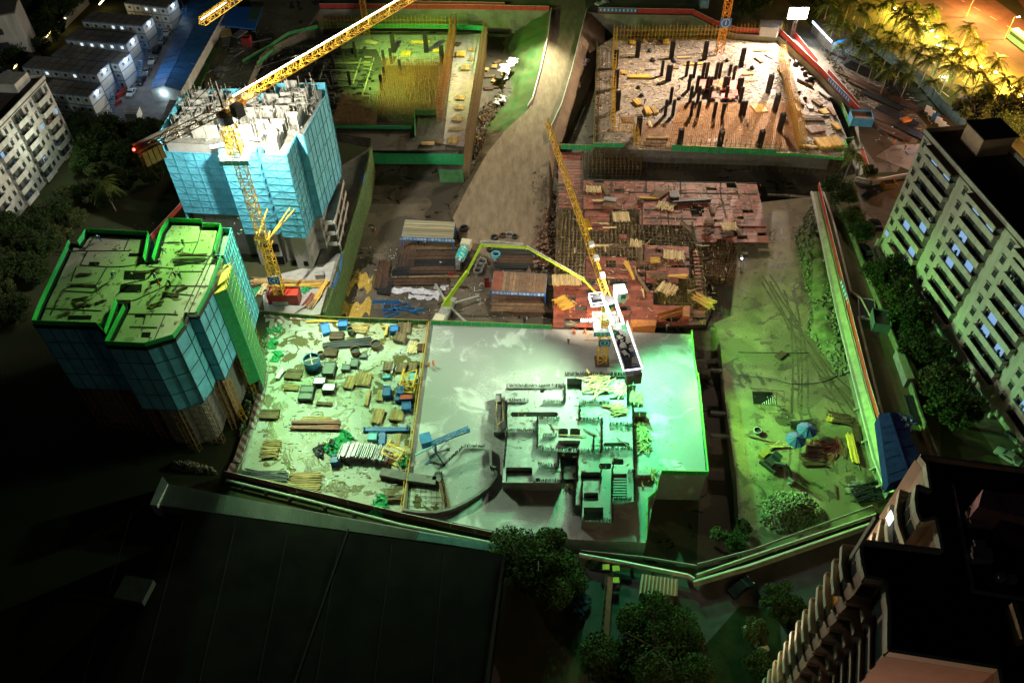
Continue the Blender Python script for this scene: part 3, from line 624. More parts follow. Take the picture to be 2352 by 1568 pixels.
k5a, k5b = U(462, 48, 44), U(640, -75, 44); kk = thing('tower_crane', 'tip of a yellow crane jib reaching in at the upper left edge', 'crane', (k5b.x, k5b.y, 44))
mb = MB(); truss(mb, k5a, k5b+(k5b-k5a)*KK, 1.6, 1.7, 1.7, .15, .08, .3); mb.build('jib', yellow, kk)
mb = MB(); mb.beam(k5a+Vector((0, 0, .2)), lerp(k5a, k5b, .3)+Vector((0, 0, .2)), .2); mb.build('light_strip', em('led_weak', (1, .95, .8), 2.5), kk)
mb = MB(); e = k5b+(k5b-k5a)*KK; truss(mb, (e.x, e.y, 0), (e.x, e.y, 46), 1.8, 1.8, 2, .2, .1); mb.build('mast', yellow, kk)
# the flood tower at the top right
fp = U(1818, 86, 0); fl = thing('flood_tower', 'dazzling white flood lights on a mast beside the pillared deck', 'flood light', (fp.x, fp.y, 0))
mb = MB(); truss(mb, fp, fp+Vector((0, 0, 7.5)), .9, .9, 1.2, .1, .05); mb.build('mast', steel, fl)
lb = em('lamp_burning', (1, .99, .97), 60)
for i in range(4):
    for j in range(3):
        c_ = fp+Vector(((i-1.5)*1.5, -.5, 6.6+j*1.2)); h_ = MB().box(c_+Vector((0, .25, 0)), (1.35, .4, 1.05)).build('lamp_housing', steel, fl); MB().box(c_-Vector((0, .06, 0)), (1.25, .15, .95)).build('lamp', lb, h_)
# ---------------------------------------------------------------- material stacks used all over the site
def lumber(p, L_, W_, Hh, rz, m, name, lab, cat, grp, bw=.18, jit=.03, bearers=True, seed=0, mess=0.0):
    rr = random.Random(seed*7+int(abs(p[0])*10)); o = thing(name, lab, cat, (p[0], p[1], p[2]), grp); mb = MB(); u = Vector((cos(rz), sin(rz), 0)); v = Vector((-sin(rz), cos(rz), 0)); P_ = Vector(p)
    layers = max(1, int(Hh/.14)); n = max(3, int(W_/bw))
    z0 = .1 if bearers else .02
    for l in range(layers if layers < 3 else 1):
        zt = Hh-.06 if layers >= 3 else z0+.07+l*.14
        for i in range(n):
            e = rr.gauss(0, jit)*L_; ll = L_*(1-rr.random()*jit*3); a = rr.gauss(0, .01+mess)
            c = P_+v*((i+.5)/n-.5)*W_+u*e+Vector((0, 0, zt+rr.uniform(-.02, .05+mess*.4))); d = Vector((cos(rz+a), sin(rz+a), 0))*ll/2
            mb.beam(c-d, c+d, W_/n*.86, .1)
    if layers >= 3: mb.box(P_+Vector((0, 0, z0+(Hh-z0-.1)/2)), (L_*.97, W_*.97, Hh-z0-.1), rz)
    mb.build('boards' if m not in (rebar, dark, steel) else 'bars', m, o)
    if bearers:
        mb = MB()
        for s in (-.32, .32): mb.beam(P_+u*s*L_-v*W_*.62+Vector((0, 0, .05)), P_+u*s*L_+v*W_*.62+Vector((0, 0, .05)), .1)
        mb.build('bearer', wood_d, o)
    return o
lumy = mat('yellow_lumber', (.62, .38, .06), .6, var=.2, sc=1, island=.25)
lumg = mat('bright_new_lumber', (.66, .52, .26), .7, var=.15, sc=1, island=.25)
steelb = mat('grey_steel_tube', (.42, .42, .40), .45, .5, var=.25, sc=2, island=.25)
plywood_d = mat('brown_plywood', (.20, .10, .06), .6, var=.35, sc=.6, island=.3)
MM = dict(w=wood, o=wood_d, y=lumy, g=lumg, r=rebar, k=dark, s=steelb, p=plywood_d, x=plyred)
def items(fx, z, rows, grp):
    """rows: px, py, length, width, height, angle, material, label, [mess]"""
    for i, r in enumerate(rows):
        px, py, L_, W_, Hh, rz, k, lab = r[:8]; L_ *= .72; W_ *= .72; mess = r[8] if len(r) > 8 else .02; p = U(*fx(px, py), z)
        nm = {'r': 'rebar_bundle', 'k': 'steel_bundle', 's': 'tube_stack'}.get(k, 'timber_stack')
        lumber((p.x, p.y, z+.03), L_, W_, Hh, radians(rz), MM[k], nm, lab, 'steel bundle' if k in 'rks' else 'timber stack', grp, jit=.03+mess*.3, seed=i, mess=mess)
def c1(x, y): return (x*.2686, y*.2686)
def c2(x, y): return (574.2+x*.2686, y*.2686)
def c3(x, y): return (1148.4+x*.2686, y*.2686)
def c4(x, y): return (1722.6+x*.2676, y*.2676)
def d2(x, y): return (574.2+x*.2686, 402+y*.2686)
def d3(x, y): return (1148.4+x*.2686, 402+y*.2686)
def d4(x, y): return (1722.6+x*.2676, 402+y*.2676)
def e2(x, y): return (574.2+x*.2686, 804+y*.2686)
def e3(x, y): return (1148.4+x*.2686, 804+y*.2686)
def e4(x, y): return (1722.6+x*.2676, 804+y*.2676)
def f3(x, y): return (1148.4+x*.2686, 1148.4+y*.2686)
def f4(x, y): return (1722.6+x*.2676, 1148.4+y*.2676)
def V2(fx, pts, z): return [U(*fx(x, y), z).to_2d() for x, y in pts]
def netrow(fx, pts, z, h, lab, m=green, z0=None):
    P_ = V2(fx, pts, z); o = thing('net_fence', lab, 'net fence', (P_[0].x, P_[0].y, z if z0 is None else z0))
    for a, b in zip(P_, P_[1:]): MB().sheet(a, b, z if z0 is None else z0, z+h, .08).build('green_net', m, o)
    mb = MB()
    for a, b in zip(P_, P_[1:]):
        k = max(1, int((b-a).length/2)); d = (b-a).normalized(); nrm = Vector((-d.y, d.x))*.09
        for j in range(k+1): c = lerp(a.to_3d(), b.to_3d(), j/k); mb.beam((c.x-nrm.x, c.y-nrm.y, z if z0 is None else z0), (c.x-nrm.x, c.y-nrm.y, z+h+.1), .06)
        mb.beam((a-nrm).to_3d()+Vector((0, 0, z+h)), (b-nrm).to_3d()+Vector((0, 0, z+h)), .06)
    mb.build('tube_rail', scaf, o); return o
# ---------------------------------------------------------------- north-east deck with the rebar pillars
DZ = -2.0
dk = thing('pillared_deck', 'floodlit concrete deck of the upper right pit crowded with black rebar pillars', 'deck', U(1640, 230, PZ))
DP = [U(x, y, DZ).to_2d() for x, y in ((1370,112),(1405,88),(1800,84),(1850,150),(1900,214),(1948,322),(1935,362),(1790,352),(1545,346),(1450,342),(1432,332),(1365,330))]
deckm = wet('pale_deck', (.34, .29, .25), (.24, .20, .17), (.16, .13, .11), .12, .75, .3)
MB().prism(DP, DZ-.35, DZ, True).build('deck_slab', deckm, dk)
mb = MB(); mb.prism(inset(DP, 3.0), PZ, DZ-.36); mb.build('under_deck', concrete_d, dk)
for i in range(5, 12): scaffold(DP[i], DP[(i+1) % 12], PZ, DZ-.3, scaf_d, dk, dx=1.5, dz=1.8, depth=.9, side=(1 if True else -1))
for i in (11, 0): scaffold(DP[i], DP[(i+1) % 12], PZ, DZ-.3, scaf_d, dk, dx=1.5, dz=1.8)
mb = MB()   # scattered chips and offcuts that litter the deck
rr = random.Random(3); TD = geometry.tessellate_polygon([[p.to_3d() for p in DP]]); ID = inset(DP, 1)
lit = MB(); lit2 = MB()
for i in range(4500):
    p = Vector((rr.uniform(20, 90), rr.uniform(170, 245)))
    if inside(p, DP, TD):
        a = rr.uniform(0, 3.14); l = rr.uniform(.2, 1.5); (lit if rr.random() < .55 else lit2).box((p.x, p.y, DZ+.05), (l, rr.uniform(.06, .3), .07), a)
tag(lit.build('offcuts', wood_d), 'brown timber offcuts strewn over the pillared deck', 'debris', kind='stuff'); tag(lit2.build('offcuts', lumg), 'pale timber offcuts strewn over the pillared deck', 'debris', kind='stuff')
# standing tube frames round and on the deck
def tubeframe(a, b, z0, z1, lab, dx=1.1, dz=1.5, depth=.9, m=scaf, name='tube_scaffold', side=1):
    o = thing(name, lab, 'scaffold', ((a[0]+b[0])/2, (a[1]+b[1])/2, z0)); scaffold(a, b, z0, z1, m, o, 'tube_face', dx, dz, .08, depth, side=side)
    A_, B_ = Vector((a[0], a[1], z0)), Vector((b[0], b[1], z0)); n_ = int((B_-A_).length/3.3); mb = MB()
    for j in range(n_): p, q = lerp(A_, B_, j/n_), lerp(A_, B_, (j+1)/n_); mb.beam(p, q+Vector((0, 0, z1-z0)), .05)
    if n_: mb.build('brace', m, o)
    return o
g = lambda x, y, z=DZ: U(x, y, z)
tubeframe(g(1408,92), g(1800,88), DZ, 2.4, 'long yellow tube scaffold along the back edge of the pillared deck')
tubeframe(g(1402,300), g(1408,100), DZ, 3.2, 'tall yellow tube scaffold along the left side of the pillared deck', .9, 1.2)
tubeframe(g(1450,302), g(1402,302), DZ, 2.4, 'short yellow scaffold return at the lower left of the pillared deck')
tubeframe(g(1458,340), g(1452,305), DZ, 2.4, 'yellow scaffold corner beside the low slab of the pillared deck')
tubeframe(g(1833,346), g(1786,130), DZ, 2.2, 'dense yellow scaffold line down the right part of the pillared deck', .7, 1.1, 1.5)
tubeframe(g(1365,326), g(1370,118), DZ, .2, 'low dark scaffold on the left outer edge of the pillared deck', 1.5, 1.2, m=scaf_d)
tubeframe(g(1790,348), g(1460,340), DZ-.2, .4, 'tube guard rail along the front edge of the pillared deck', 1.3, .9, .3, scaf_d)
# rebar mat over the near half
mt = thing('rebar_mat', 'brown rebar mat laid over the near right half of the pillared deck', 'rebar mat', g(1640, 300))
a, b, c_, d_ = g(1560,240), g(1815,240), g(1838,345), g(1530,340); mb = MB()
for i in range(46): mb.beam(lerp(a, d_, i/45)+Vector((0, 0, .45)), lerp(b, c_, i/45)+Vector((0, 0, .45)), .085, caps=False)
for i in range(64): mb.beam(lerp(a, b, i/63)+Vector((0, 0, .5)), lerp(d_, c_, i/63)+Vector((0, 0, .5)), .085, caps=False)
mb.build('bar_grid', mat('orange_rebar', (.46, .22, .07), .7, .3, var=.3, sc=1), mt)
a, b, c_, d_ = g(1470,285), g(1545,285), g(1530,338), g(1462,335); mb = MB()
for i in range(24): mb.beam(lerp(a, d_, i/23)+Vector((0, 0, .25)), lerp(b, c_, i/23)+Vector((0, 0, .25)), .05, caps=False)
for i in range(20): mb.beam(lerp(a, b, i/19)+Vector((0, 0, .3)), lerp(d_, c_, i/19)+Vector((0, 0, .3)), .05, caps=False)
mb.build('bar_grid', MATS['orange_rebar'], mt)
# pillars: bundles of black starter bars with stirrups
def pillar(w, d, h, z, nb=18):
    o = thing('rebar_pillar', '', 'rebar pillar', (0, 0, z)); mb = MB(); k = 0
    pts = [(x, -d/2) for x in (-w/2, -w/6, w/6, w/2)]+[(x, d/2) for x in (-w/2, -w/6, w/6, w/2)]+[(-w/2, 0), (w/2, 0)]+[(-w/3, d/4), (w/3, -d/4), (0, 0)]
    for x, y in pts: mb.beam((x, y, z), (x, y, z+h+R.uniform(-.35, .15)), .21)
    mb.build('bars', MATS.get('pillar_black') or mat('pillar_black', (.022, .018, .018), .7, .3), o); mb = MB()
    for t in range(int(h/.35)):
        zz = z+.2+t*.35
        for a, b in (((-w/2,-d/2),(w/2,-d/2)),((w/2,-d/2),(w/2,d/2)),((w/2,d/2),(-w/2,d/2)),((-w/2,d/2),(-w/2,-d/2))): mb.beam((a[0], a[1], zz), (b[0], b[1], zz), .09)
    mb.build('stirrup', rebar, o); return freeze(o)
pb = pillar(1.05, .95, 5.8, DZ); ps = pillar(.6, .5, 4.9, DZ); used = set()
def putp(proto, fx, x, y, lab, grp, z=DZ):
    p = U(*fx(x, y), z)
    if proto.name not in used: used.add(proto.name); proto.location = (p.x, p.y, z); proto['label'] = lab; o = proto
    else: o = dup(proto, (p.x, p.y, z), R.uniform(-.1, .1), lab)
    o['group'] = grp; return o
for x, y, l in ((1172,492,'first pillar from the left in the back row'),(1462,505,'second pillar from the left in the back row'),(1745,512,'third pillar from the left in the back row'),(2058,570,'rightmost pillar of the back row'),
    (985,585,'back pillar of the left column'),(990,755,'middle pillar of the left column'),(1000,940,'front pillar of the left column'),(1180,1160,'leftmost pillar of the front row'),(1530,1265,'second pillar of the front row'),(1870,1275,'third pillar of the front row'),(2210,1278,'fourth pillar of the front row'),
    (2290,792,'back pillar of the right column beside the yellow scaffold'),(2345,960,'middle pillar of the right column beside the yellow scaffold'),(2385,1130,'front pillar of the right column over the rebar mat')):
    putp(pb, c3, x, y, 'thick black '+l, 'thick rebar pillars on the floodlit deck')
CL = [(1380,650),(1425,690),(1450,690),(1590,655),(1655,665),(1730,668),(1760,668),(1842,668),(1872,668),(1950,685),(1990,695),(1610,770),(1680,780),(1760,790),(1790,790),(1905,790),(1935,790),(2025,800),(2050,800),(1455,880),(1625,870),(1690,870),(1785,872),(1925,872),(2050,880),(1410,990),(1475,990),(1630,1000),(1690,1000),(1825,1010),(1895,1020),(2050,1000),(2080,1000)]
for x, y in CL: putp(ps, c3, x, y, 'slim black rebar pillar in the crowded core of the floodlit deck', 'slim rebar pillars in the core of the floodlit deck')
pl = thing('formwork_table', 'pink red plywood table with pale boards amid the slim rebar pillars', 'formwork', g(*c3(1860, 760))); mb = MB()
for x0, y0, x1, y1 in ((1705,680,1790,760),(1795,690,1880,730),(1885,690,2000,770),(1985,690,2035,820),(1810,790,1850,835),(1890,800,2010,840)):
    mb.prism(V2(c3, ((x0,y0),(x1,y0),(x1,y1),(x0,y1)), -.6), -.75, -.6+R.uniform(0, .12), True)
mb.build('plywood', mat('pink_plywood', (.62, .14, .12), .6, var=.4, sc=.5, island=.3), pl)
mb = MB()
for i in range(40): p = g(*c3(R.uniform(1840, 1925), R.uniform(700, 760)), -.4); a = R.gauss(1.2, .5); mb.beam(p, p+Vector((cos(a), sin(a), 0))*R.uniform(1, 2.4), .12)
mb.build('boards', lumg, pl)
mb = MB()
for i in range(40): p = g(*c3(R.uniform(1600, 2060), R.uniform(700, 880)), DZ); mb.beam(p, p+Vector((0, 0, R.uniform(1, 2))), .07); 
mb.build('prop', scaf_d, pl)
items(c3, DZ, [(1130,372,3.4,2.6,.5,88,'y','small yellow board stack left of the first back row pillar'),(1235,362,3.6,1.6,.5,88,'w','upright narrow board stack right of the first back row pillar'),(1325,356,2.2,1.8,.4,88,'w','short brown board stack near the back scaffold'),(1420,370,4.2,2.6,.6,88,'y','brown yellow board stack left of the second back row pillar'),
 (1195,668,9,2.1,.7,-2,'y','wide yellow board stack lying across the left half of the deck'),(1060,628,2.6,2.2,.4,80,'y','yellow boards beside the left column of pillars'),(1660,556,8.5,1.2,.4,2,'y','long yellow boards behind the core pillars'),(1570,500,6,.9,.3,0,'g','pale boards in front of the second back row pillar'),
 (1172,888,4.2,2.2,.7,112,'y','tilted yellow board stack in the lower left of the deck'),(1262,960,5.2,2.2,.8,98,'y','tall yellow stack left of its darker twin'),(1318,955,5,1.8,.7,105,'w','darker yellow stack leaning beside the tall one'),(1282,1070,4,1.3,.3,98,'g','pale narrow boards below the twin yellow stacks'),
 (1090,1030,4,4,.2,90,'p','brown board sheet at the left front scaffold'),(1360,1192,9,1.2,.6,0,'w','long brown stack near the front edge of the deck'),(1320,1232,8,1.6,.6,0,'o','long dark stack just below the brown one'),(1575,1048,9,1.0,.4,0,'w','long board stack in front of the core pillars'),
 (1100,735,6,.5,.2,38,'g','loose pale boards crossing at the left of the deck',.3),(1100,470,7,.4,.2,0,'g','thin pale boards below the left back stacks'),(2215,945,5.5,4.8,.7,100,'y','broad bright yellow tube stack right of the core'),(2120,640,5,1.2,.4,5,'y','yellow boards right of the core by the black bags'),
 (1290,600,5,1.0,.4,0,'s','grey tubes in the middle left of the deck'),(1500,588,2.6,1.6,.5,0,'o','small dark stack left of the core pillars'),(1450,480,3,.6,.2,25,'g','short pale planks by the second back row pillar',.3),(2130,690,5,2,.15,20,'g','scattered pale boards right of the core',.5),(1190,1000,3,2,.15,30,'o','scattered dark boards near the green leaves',.5)], 'material stacks on the pillared deck')
items(c4, DZ, [(385,935,6.2,1.7,.7,108,'y','narrow yellow stack right of the yellow scaffold line'),(738,1095,4.6,2.0,.6,108,'y','slanting yellow stack near the right net fence'),(632,968,3.6,2.8,.5,115,'y','small yellow tube fan on the right strip'),(668,1240,6.2,9.0,.9,98,'y','very large yellow board stack at the lower right corner of the deck'),
 (575,890,5,1.6,.5,118,'o','brown stack below the black bags'),(700,970,6,1.4,.6,98,'p','upright brown stack near the green net'),(540,1030,8,2.5,.4,-4,'o','wide dark brown stack on the right strip'),(500,1265,7,1.0,.5,-10,'y','yellow boards at the front right edge'),(560,1120,4,6,.5,105,'p','wide stack of pinkish boards above the large yellow one'),(470,720,8,.7,.6,128,'r','dark rebar coil line below the black bags'),
 (420,880,6,1.0,.5,112,'r','rebar lengths beside the narrow yellow stack'),(640,820,6,1.5,.5,115,'s','grey tube lengths leaning by the red barrier'),(515,925,3,2,.4,95,'s','short grey tube bundle in the right strip'),(75,520,5,1.4,.3,118,'w','brown planks under the bright flood light'),(165,490,5,1.2,.3,120,'s','grey tubes under the bright flood light'),(100,445,8,.5,.3,0,'w','thin plank line under the flood light'),(265,620,7,1.2,.4,95,'y','tall yellow planks standing in the scaffold line'),(600,1000,8,.8,.4,0,'s','thin grey tubes over the wide brown stack')], 'material stacks on the pillared deck')
# bags and tied black coils
def bag(px, py, z, s, lab, m=dark, fx=c4):
    p = U(*fx(px, py), z); o = thing('black_bag', lab, 'bag', (p.x, p.y, z), 'black bags and coils on the pillared deck'); mb = MB()
    for i in range(3): mb.tube(p+Vector((R.uniform(-.3,.3)*s, R.uniform(-.3,.3)*s, .1)), p+Vector((R.uniform(-.3,.3)*s, R.uniform(-.3,.3)*s, s*.7)), s*.6, s*.35, 9)
    mb.build('bag', m, o, True); mb = MB(); mb.tube(p+Vector((0, 0, s*.65)), p+Vector((0, 0, s*.9)), s*.12, s*.2, 6); mb.build('knot', m, o); return o
for i, (x, y, s) in enumerate(((335,525,1.1),(385,555,1.5),(320,570,1.0),(450,600,.9),(315,625,1.4),(470,640,1.2),(320,690,1.3),(480,710,1.3),(520,690,1.4),(235,360,1.0),(470,850,.8),(420,795,.7),(20,590,1.2))):
    bag(x, y, DZ, s, ['topmost left','large topmost middle','small upper left','small upper right','left middle','right middle','lower left by the planks','lower middle','lower right rounded','single far back under the lamp','small near the rebar','tiny near the white strip','leftmost outside the scaffold'][i]+' black bag of the floodlit strip')
for i, (x, y, s) in enumerate(((1280,445,1.2),(1305,525,1.2),(1185,755,1.0),(1210,825,1.1),(1480,530,1.2),(1940,525,1.1),(1530,850,.9))):
    bag(x, y, DZ, s, ['black coil below the left back stacks','black coil by the pale middle spot','upright black bag left of the core','flat black box left of the core','black bag behind the core left','black bag behind the core right','small black coil in front of the core'][i], fx=c3)
netrow(c3, ((798,1258),(1055,1262)), DZ, 1.4, 'short green net on the low left front of the pillared deck'); netrow(c3, ((520,1275),(800,1285)), DZ-1, 1.6, 'green net joining the haul road to the pillared deck')
netrow(c3, ((1462,1290),(1850,1310),(2352,1330)), DZ, 1.9, 'long green net along the front of the pillared deck'); netrow(c4, ((0,1325),(400,1340),(795,1378),(790,1310),(830,1290),(805,1215),(885,1200)), DZ, .9, 'bright green folded net at the front right corner of the deck', gnet)
netrow(c4, ((765,880),(850,1095)), DZ, 1.5, 'green net strip on the right side of the pillared deck'); netrow(c3, ((2130,300),(2352,305)), DZ, 1.4, 'green net behind the rebar pillars near the flood light')
netrow(c3, ((830,400),(835,620)), DZ, 1.2, 'dark green net on the left outer edge of the pillared deck', green_d); netrow(c3, ((820,640),(800,1250)), DZ, 1.2, 'dark netted rail on the lower left edge of the pillared deck', green_d)
# ---------------------------------------------------------------- north-west deck: dark frames, brown tube forest, pale strip
NZ = -2.5
nw = thing('scaffolded_deck', 'dark deck of the upper left pit with green net faces and a forest of tubes', 'deck', U(880, 230, PZ))
NP = [U(x, y, NZ).to_2d() for x, y in ((560,215),(640,120),(740,80),(1108,76),(1062,345),(850,345),(852,318),(720,300),(640,300))]
MB().prism(NP, NZ-.3, NZ, True).build('deck_slab', wet('dark_deck', (.07, .065, .05), (.045, .04, .032), (.03, .03, .026), .12, .8, .35), nw)  # deck colour darkened to carry the shade over this half of the pit
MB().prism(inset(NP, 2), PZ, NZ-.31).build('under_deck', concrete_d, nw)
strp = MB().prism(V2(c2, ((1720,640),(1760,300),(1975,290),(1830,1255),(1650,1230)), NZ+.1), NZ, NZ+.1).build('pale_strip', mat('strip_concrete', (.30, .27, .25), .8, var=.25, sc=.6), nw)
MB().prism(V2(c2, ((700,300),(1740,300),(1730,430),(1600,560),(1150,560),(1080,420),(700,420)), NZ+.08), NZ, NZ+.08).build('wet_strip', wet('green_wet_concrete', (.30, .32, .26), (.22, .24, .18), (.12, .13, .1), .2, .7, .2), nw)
for pts, h, z0 in ((((600,235),(1740,250),(2010,265)), 1.6, NZ), (((345,345),(600,235)), 1.6, NZ), (((700,1150),(1390,1160)), 3.0, NZ-2), (((1415,1000),(1600,1000)), 2.4, NZ-.5), (((1415,1200),(1415,1000)), 2, NZ-1), (((1040,1400),(1835,1410)), 3.4, PZ+1), (((1625,1560),(1830,1560)), 4.0, PZ)):
    P_ = V2(c2, pts, z0)
    for a, b in zip(P_, P_[1:]): MB().sheet(a, b, z0, z0+h, .1).build('green_net', green if h < 3.9 else green_d, nw)
tf = random.Random(8)
def forest(fx, quad, z0, z1, nx, ny, m, parent, r=.05, jit=.5):
    a, b, c_, d_ = [U(*fx(*p), z0) for p in quad]; mb = MB()
    for i in range(nx+1):
        for j in range(ny+1):
            p = lerp(lerp(a, b, i/nx), lerp(d_, c_, i/nx), j/ny)+Vector((tf.uniform(-.2,.2), tf.uniform(-.2,.2), 0)); mb.beam(p, p+Vector((0, 0, (z1-z0)*tf.uniform(1-jit, 1))), r, caps=False)
    for k in range(1, 4):
        z = z0+(z1-z0)*k/4
        for i in range(nx+1): p, q = lerp(a, b, i/nx), lerp(d_, c_, i/nx); p.z = q.z = z; mb.beam(p, q, r*.9, caps=False)
        for j in range(ny+1): p, q = lerp(a, d_, j/ny), lerp(b, c_, j/ny); p.z = q.z = z; mb.beam(p, q, r*.9, caps=False)
    return mb.build('tube_forest', m, parent)
ff = thing('tube_forest', 'dense brown forest of upright tubes inside the upper left pit', 'scaffold', U(*c2(1250, 800), NZ))
brn = mat('brown_tube', (.24, .10, .025), .6, .3, var=.4, sc=1)
forest(c2, ((1150,560),(1640,560),(1600,1000),(1090,1010)), NZ, 1.4, 30, 26, brn, ff); forest(c2, ((800,860),(1100,860),(1080,1100),(720,1100)), NZ, .8, 18, 13, scaf_d, ff)
tubeframe(U(*c2(1600,1040), NZ), U(*c2(1735,240), NZ), NZ, 2.6, 'tall yellow brown scaffold dividing the tube forest from the pale strip', .8, 1.1, 1.4, brn)
tubeframe(U(*c2(1845,1330), NZ-2), U(*c2(2005,270), NZ), NZ-3, 1.4, 'long dim scaffold along the right edge of the upper left deck', .8, 1.1, 1.0, MATS['rusty_scaffold_tube'])
tubeframe(U(*c2(1840,1545), PZ), U(*c2(2000,500), PZ), PZ, -.5, 'outer scaffold foot of the upper left deck', .9, 1.4, .9, scaf_d)
tubeframe(U(*c2(600,240), NZ), U(*c2(1740,240), NZ), NZ, 1.2, 'yellow green rail scaffold along the back of the upper left deck', 1.2, 1.2, .8, scaf)
fr = thing('formwork_grid', 'black formwork frames and beams on the dark half of the upper left deck', 'formwork', U(*c2(800, 600), NZ)); mb = MB(); mb2 = MB()
for a, b in (((640,540),(1050,540)),((640,540),(590,690)),((760,410),(920,410)),((790,330),(760,410)),((930,330),(900,410)),((980,270),(920,440)),((1060,500),(960,830)),((950,500),(880,720)),((600,600),(900,610)),((590,680),(880,690)),((640,640),(700,760)),((560,740),(980,745)),((380,400),(560,400)),((980,490),(1040,490)),((975,530),(1050,535)),((970,560),(1045,565)),((960,590),(1040,595))):
    (mb if R.random() < .5 else mb2).beam(U(*c2(*a), NZ+.6), U(*c2(*b), NZ+.6), .28, .5)
mb.build('beam', mat('olive_beam', (.22, .20, .10), .8), fr); mb2.build('beam', mat('dull_beam', (.14, .15, .12), .8), fr)
mb = MB()
for i in range(240): p = U(*c2(R.uniform(250, 1060), R.uniform(420, 1000)), NZ); mb.box(p+Vector((0, 0, .4)), (R.uniform(.3, 2.4), R.uniform(.2, .9), R.uniform(.3, 1.2)), R.uniform(-.2, .2))
mb.build('panel', mat('oily_panel', (.06, .065, .05), .6, .2, var=.4, sc=1, island=.5), fr)
for i, (x, y) in enumerate(((1230,450),(1510,450),(1645,545),(1290,640),(1150,560),(1210,545),(1155,700),(1130,770),(690,480),(780,490),(905,490),(720,600),(860,740),(700,740))):
    putp(pb if i < 3 else ps, c2, x, y, ['tall black pillar left of the yellow sheets','tall black pillar between the yellow sheets','black pillar at the right end of the yellow sheets'][i] if i < 3 else 'slim black pillar in the dark upper left pit', 'rebar pillars of the upper left pit', NZ)
items(c2, NZ, [(1460,368,8,1.8,.5,0,'y','long yellow sheet stack at the back of the upper left deck'),(1335,465,3.5,4.5,.5,85,'y','bright yellow green stack beside the black pillar'),(1595,445,3,2.4,.5,0,'y','small yellow stack right of the tall pillars'),(1775,385,3.2,2.4,.4,75,'r','dark bar mat at the top of the pale strip'),(1895,432,2.8,3,.4,85,'w','brown bar mat at the top right of the pale strip'),
 (1805,475,4.4,3.6,.7,85,'y','bright yellow stack on the pale strip'),(1845,592,4,3.8,.7,85,'w','orange board stack on the pale strip'),(1890,520,2,2.4,.4,80,'w','small brown stack right of the yellow one'),(1800,845,3.4,3.6,.5,82,'w','upper of three slatted stacks on the pale strip'),(1790,930,3.2,3.6,.5,85,'w','middle of three slatted stacks on the pale strip'),(1775,1025,3.4,3.6,.5,85,'w','lower of three slatted stacks on the pale strip'),
 (1740,1205,5.5,3.6,.5,85,'w','brown board mat at the near end of the pale strip'),(1760,1110,4.6,1.5,.5,0,'w','short board stack across the near end of the pale strip'),(1520,1235,5,1.6,.5,0,'w','board stack below the small green net'),(1630,1215,3,2.4,.4,80,'o','dark board stack beside the near end'),(1040,370,5.5,2.4,.3,-30,'g','pale slanted boards at the back left of the upper left deck',.1)], 'material stacks on the upper left deck')
items(c2, PZ, [(2025,605,2.6,1.6,.6,75,'w','orange stack left of the green bank at the top'),(2090,580,3,2.4,.6,80,'w','broad orange stack beside the green bank'),(2090,695,3.4,2.2,.5,72,'w','slanting orange stack in the trench'),(2160,640,3,1.2,.4,85,'w','narrow orange stack by the white sheet'),(1985,1025,3,2,.5,100,'w','orange board stack low in the trench'),(1955,1190,3,1.6,.5,112,'w','orange stack lowest in the trench'),(2120,540,4,2,.5,40,'o','dark boards at the top of the trench'),(2050,660,5,2,.4,10,'o','dark boards across the trench middle'),(2090,750,4,2,.4,0,'r','dark bars near the trench middle'),(2165,745,2,1.4,.4,85,'w','small orange stack beneath the white sheet'),(2040,760,4,3,.4,5,'r','rusty bars piled at the trench side'),(1935,1110,2.4,1.2,.4,95,'o','small brown stack beside the scaffold foot')], 'stacks in the trench between the deck and the green bank')
# ---------------------------------------------------------------- red plywood deck
RZ_ = -3.0
rd = thing('plywood_deck', 'half built red plywood deck on scaffold props left of the rubble lined yard', 'formwork', U(1480, 560, PZ))
def ply(poly, z, seed, rows=1.25, cols=2.5, drop=.03):
    rr = random.Random(seed); A_, B_, C_, D_ = [U(x, y, z) for x, y in poly[:4]]; mb = MB(); nx = max(1, round((B_-A_).length/cols)); ny = max(1, round((D_-A_).length/rows))
    def pt(u, v): return lerp(lerp(A_, B_, u), lerp(D_, C_, u), v)
    for j in range(ny):
        for i in range(nx):
            if rr.random() < drop: continue
            g_ = .012/nx; h = rr.uniform(0, .06); q = [pt(u, v)+Vector((rr.gauss(0, .02), rr.gauss(0, .02), 0)) for u, v in ((i/nx+g_,j/ny+g_),((i+1)/nx-g_,j/ny+g_),((i+1)/nx-g_,(j+1)/ny-g_),(i/nx+g_,(j+1)/ny-g_))]
            mb.prism([p.to_2d() for p in q], z-.05, z+h, True)
    return mb.build('plywood', plyred, rd)
FLD = [[(1282,350),(1340,350),(1338,478),(1283,478)],[(1340,413),(1738,421),(1752,482),(1340,480)],[(1470,482),(1752,482),(1760,520),(1470,516)],[(1592,518),(1759,520),(1768,557),(1597,556)],[(1343,482),(1400,483),(1400,530),(1343,528)],[(1345,588),(1440,592),(1440,640),(1345,640)],[(1480,562),(1582,566),(1584,610),(1482,606)],[(1440,600),(1482,600),(1482,700),(1440,700)],[(1484,612),(1582,616),(1584,650),(1484,650)],[(1272,655),(1500,658),(1500,752),(1270,752)],[(1500,700),(1620,705),(1622,745),(1500,750)],[(1590,558),(1602,558),(1622,740),(1606,742)]]
for i, f in enumerate(FLD): ply(f, RZ_+(.25 if i in (1, 2) else 0), 20+i, drop=.03 if i < 3 else .12)
mb = MB()
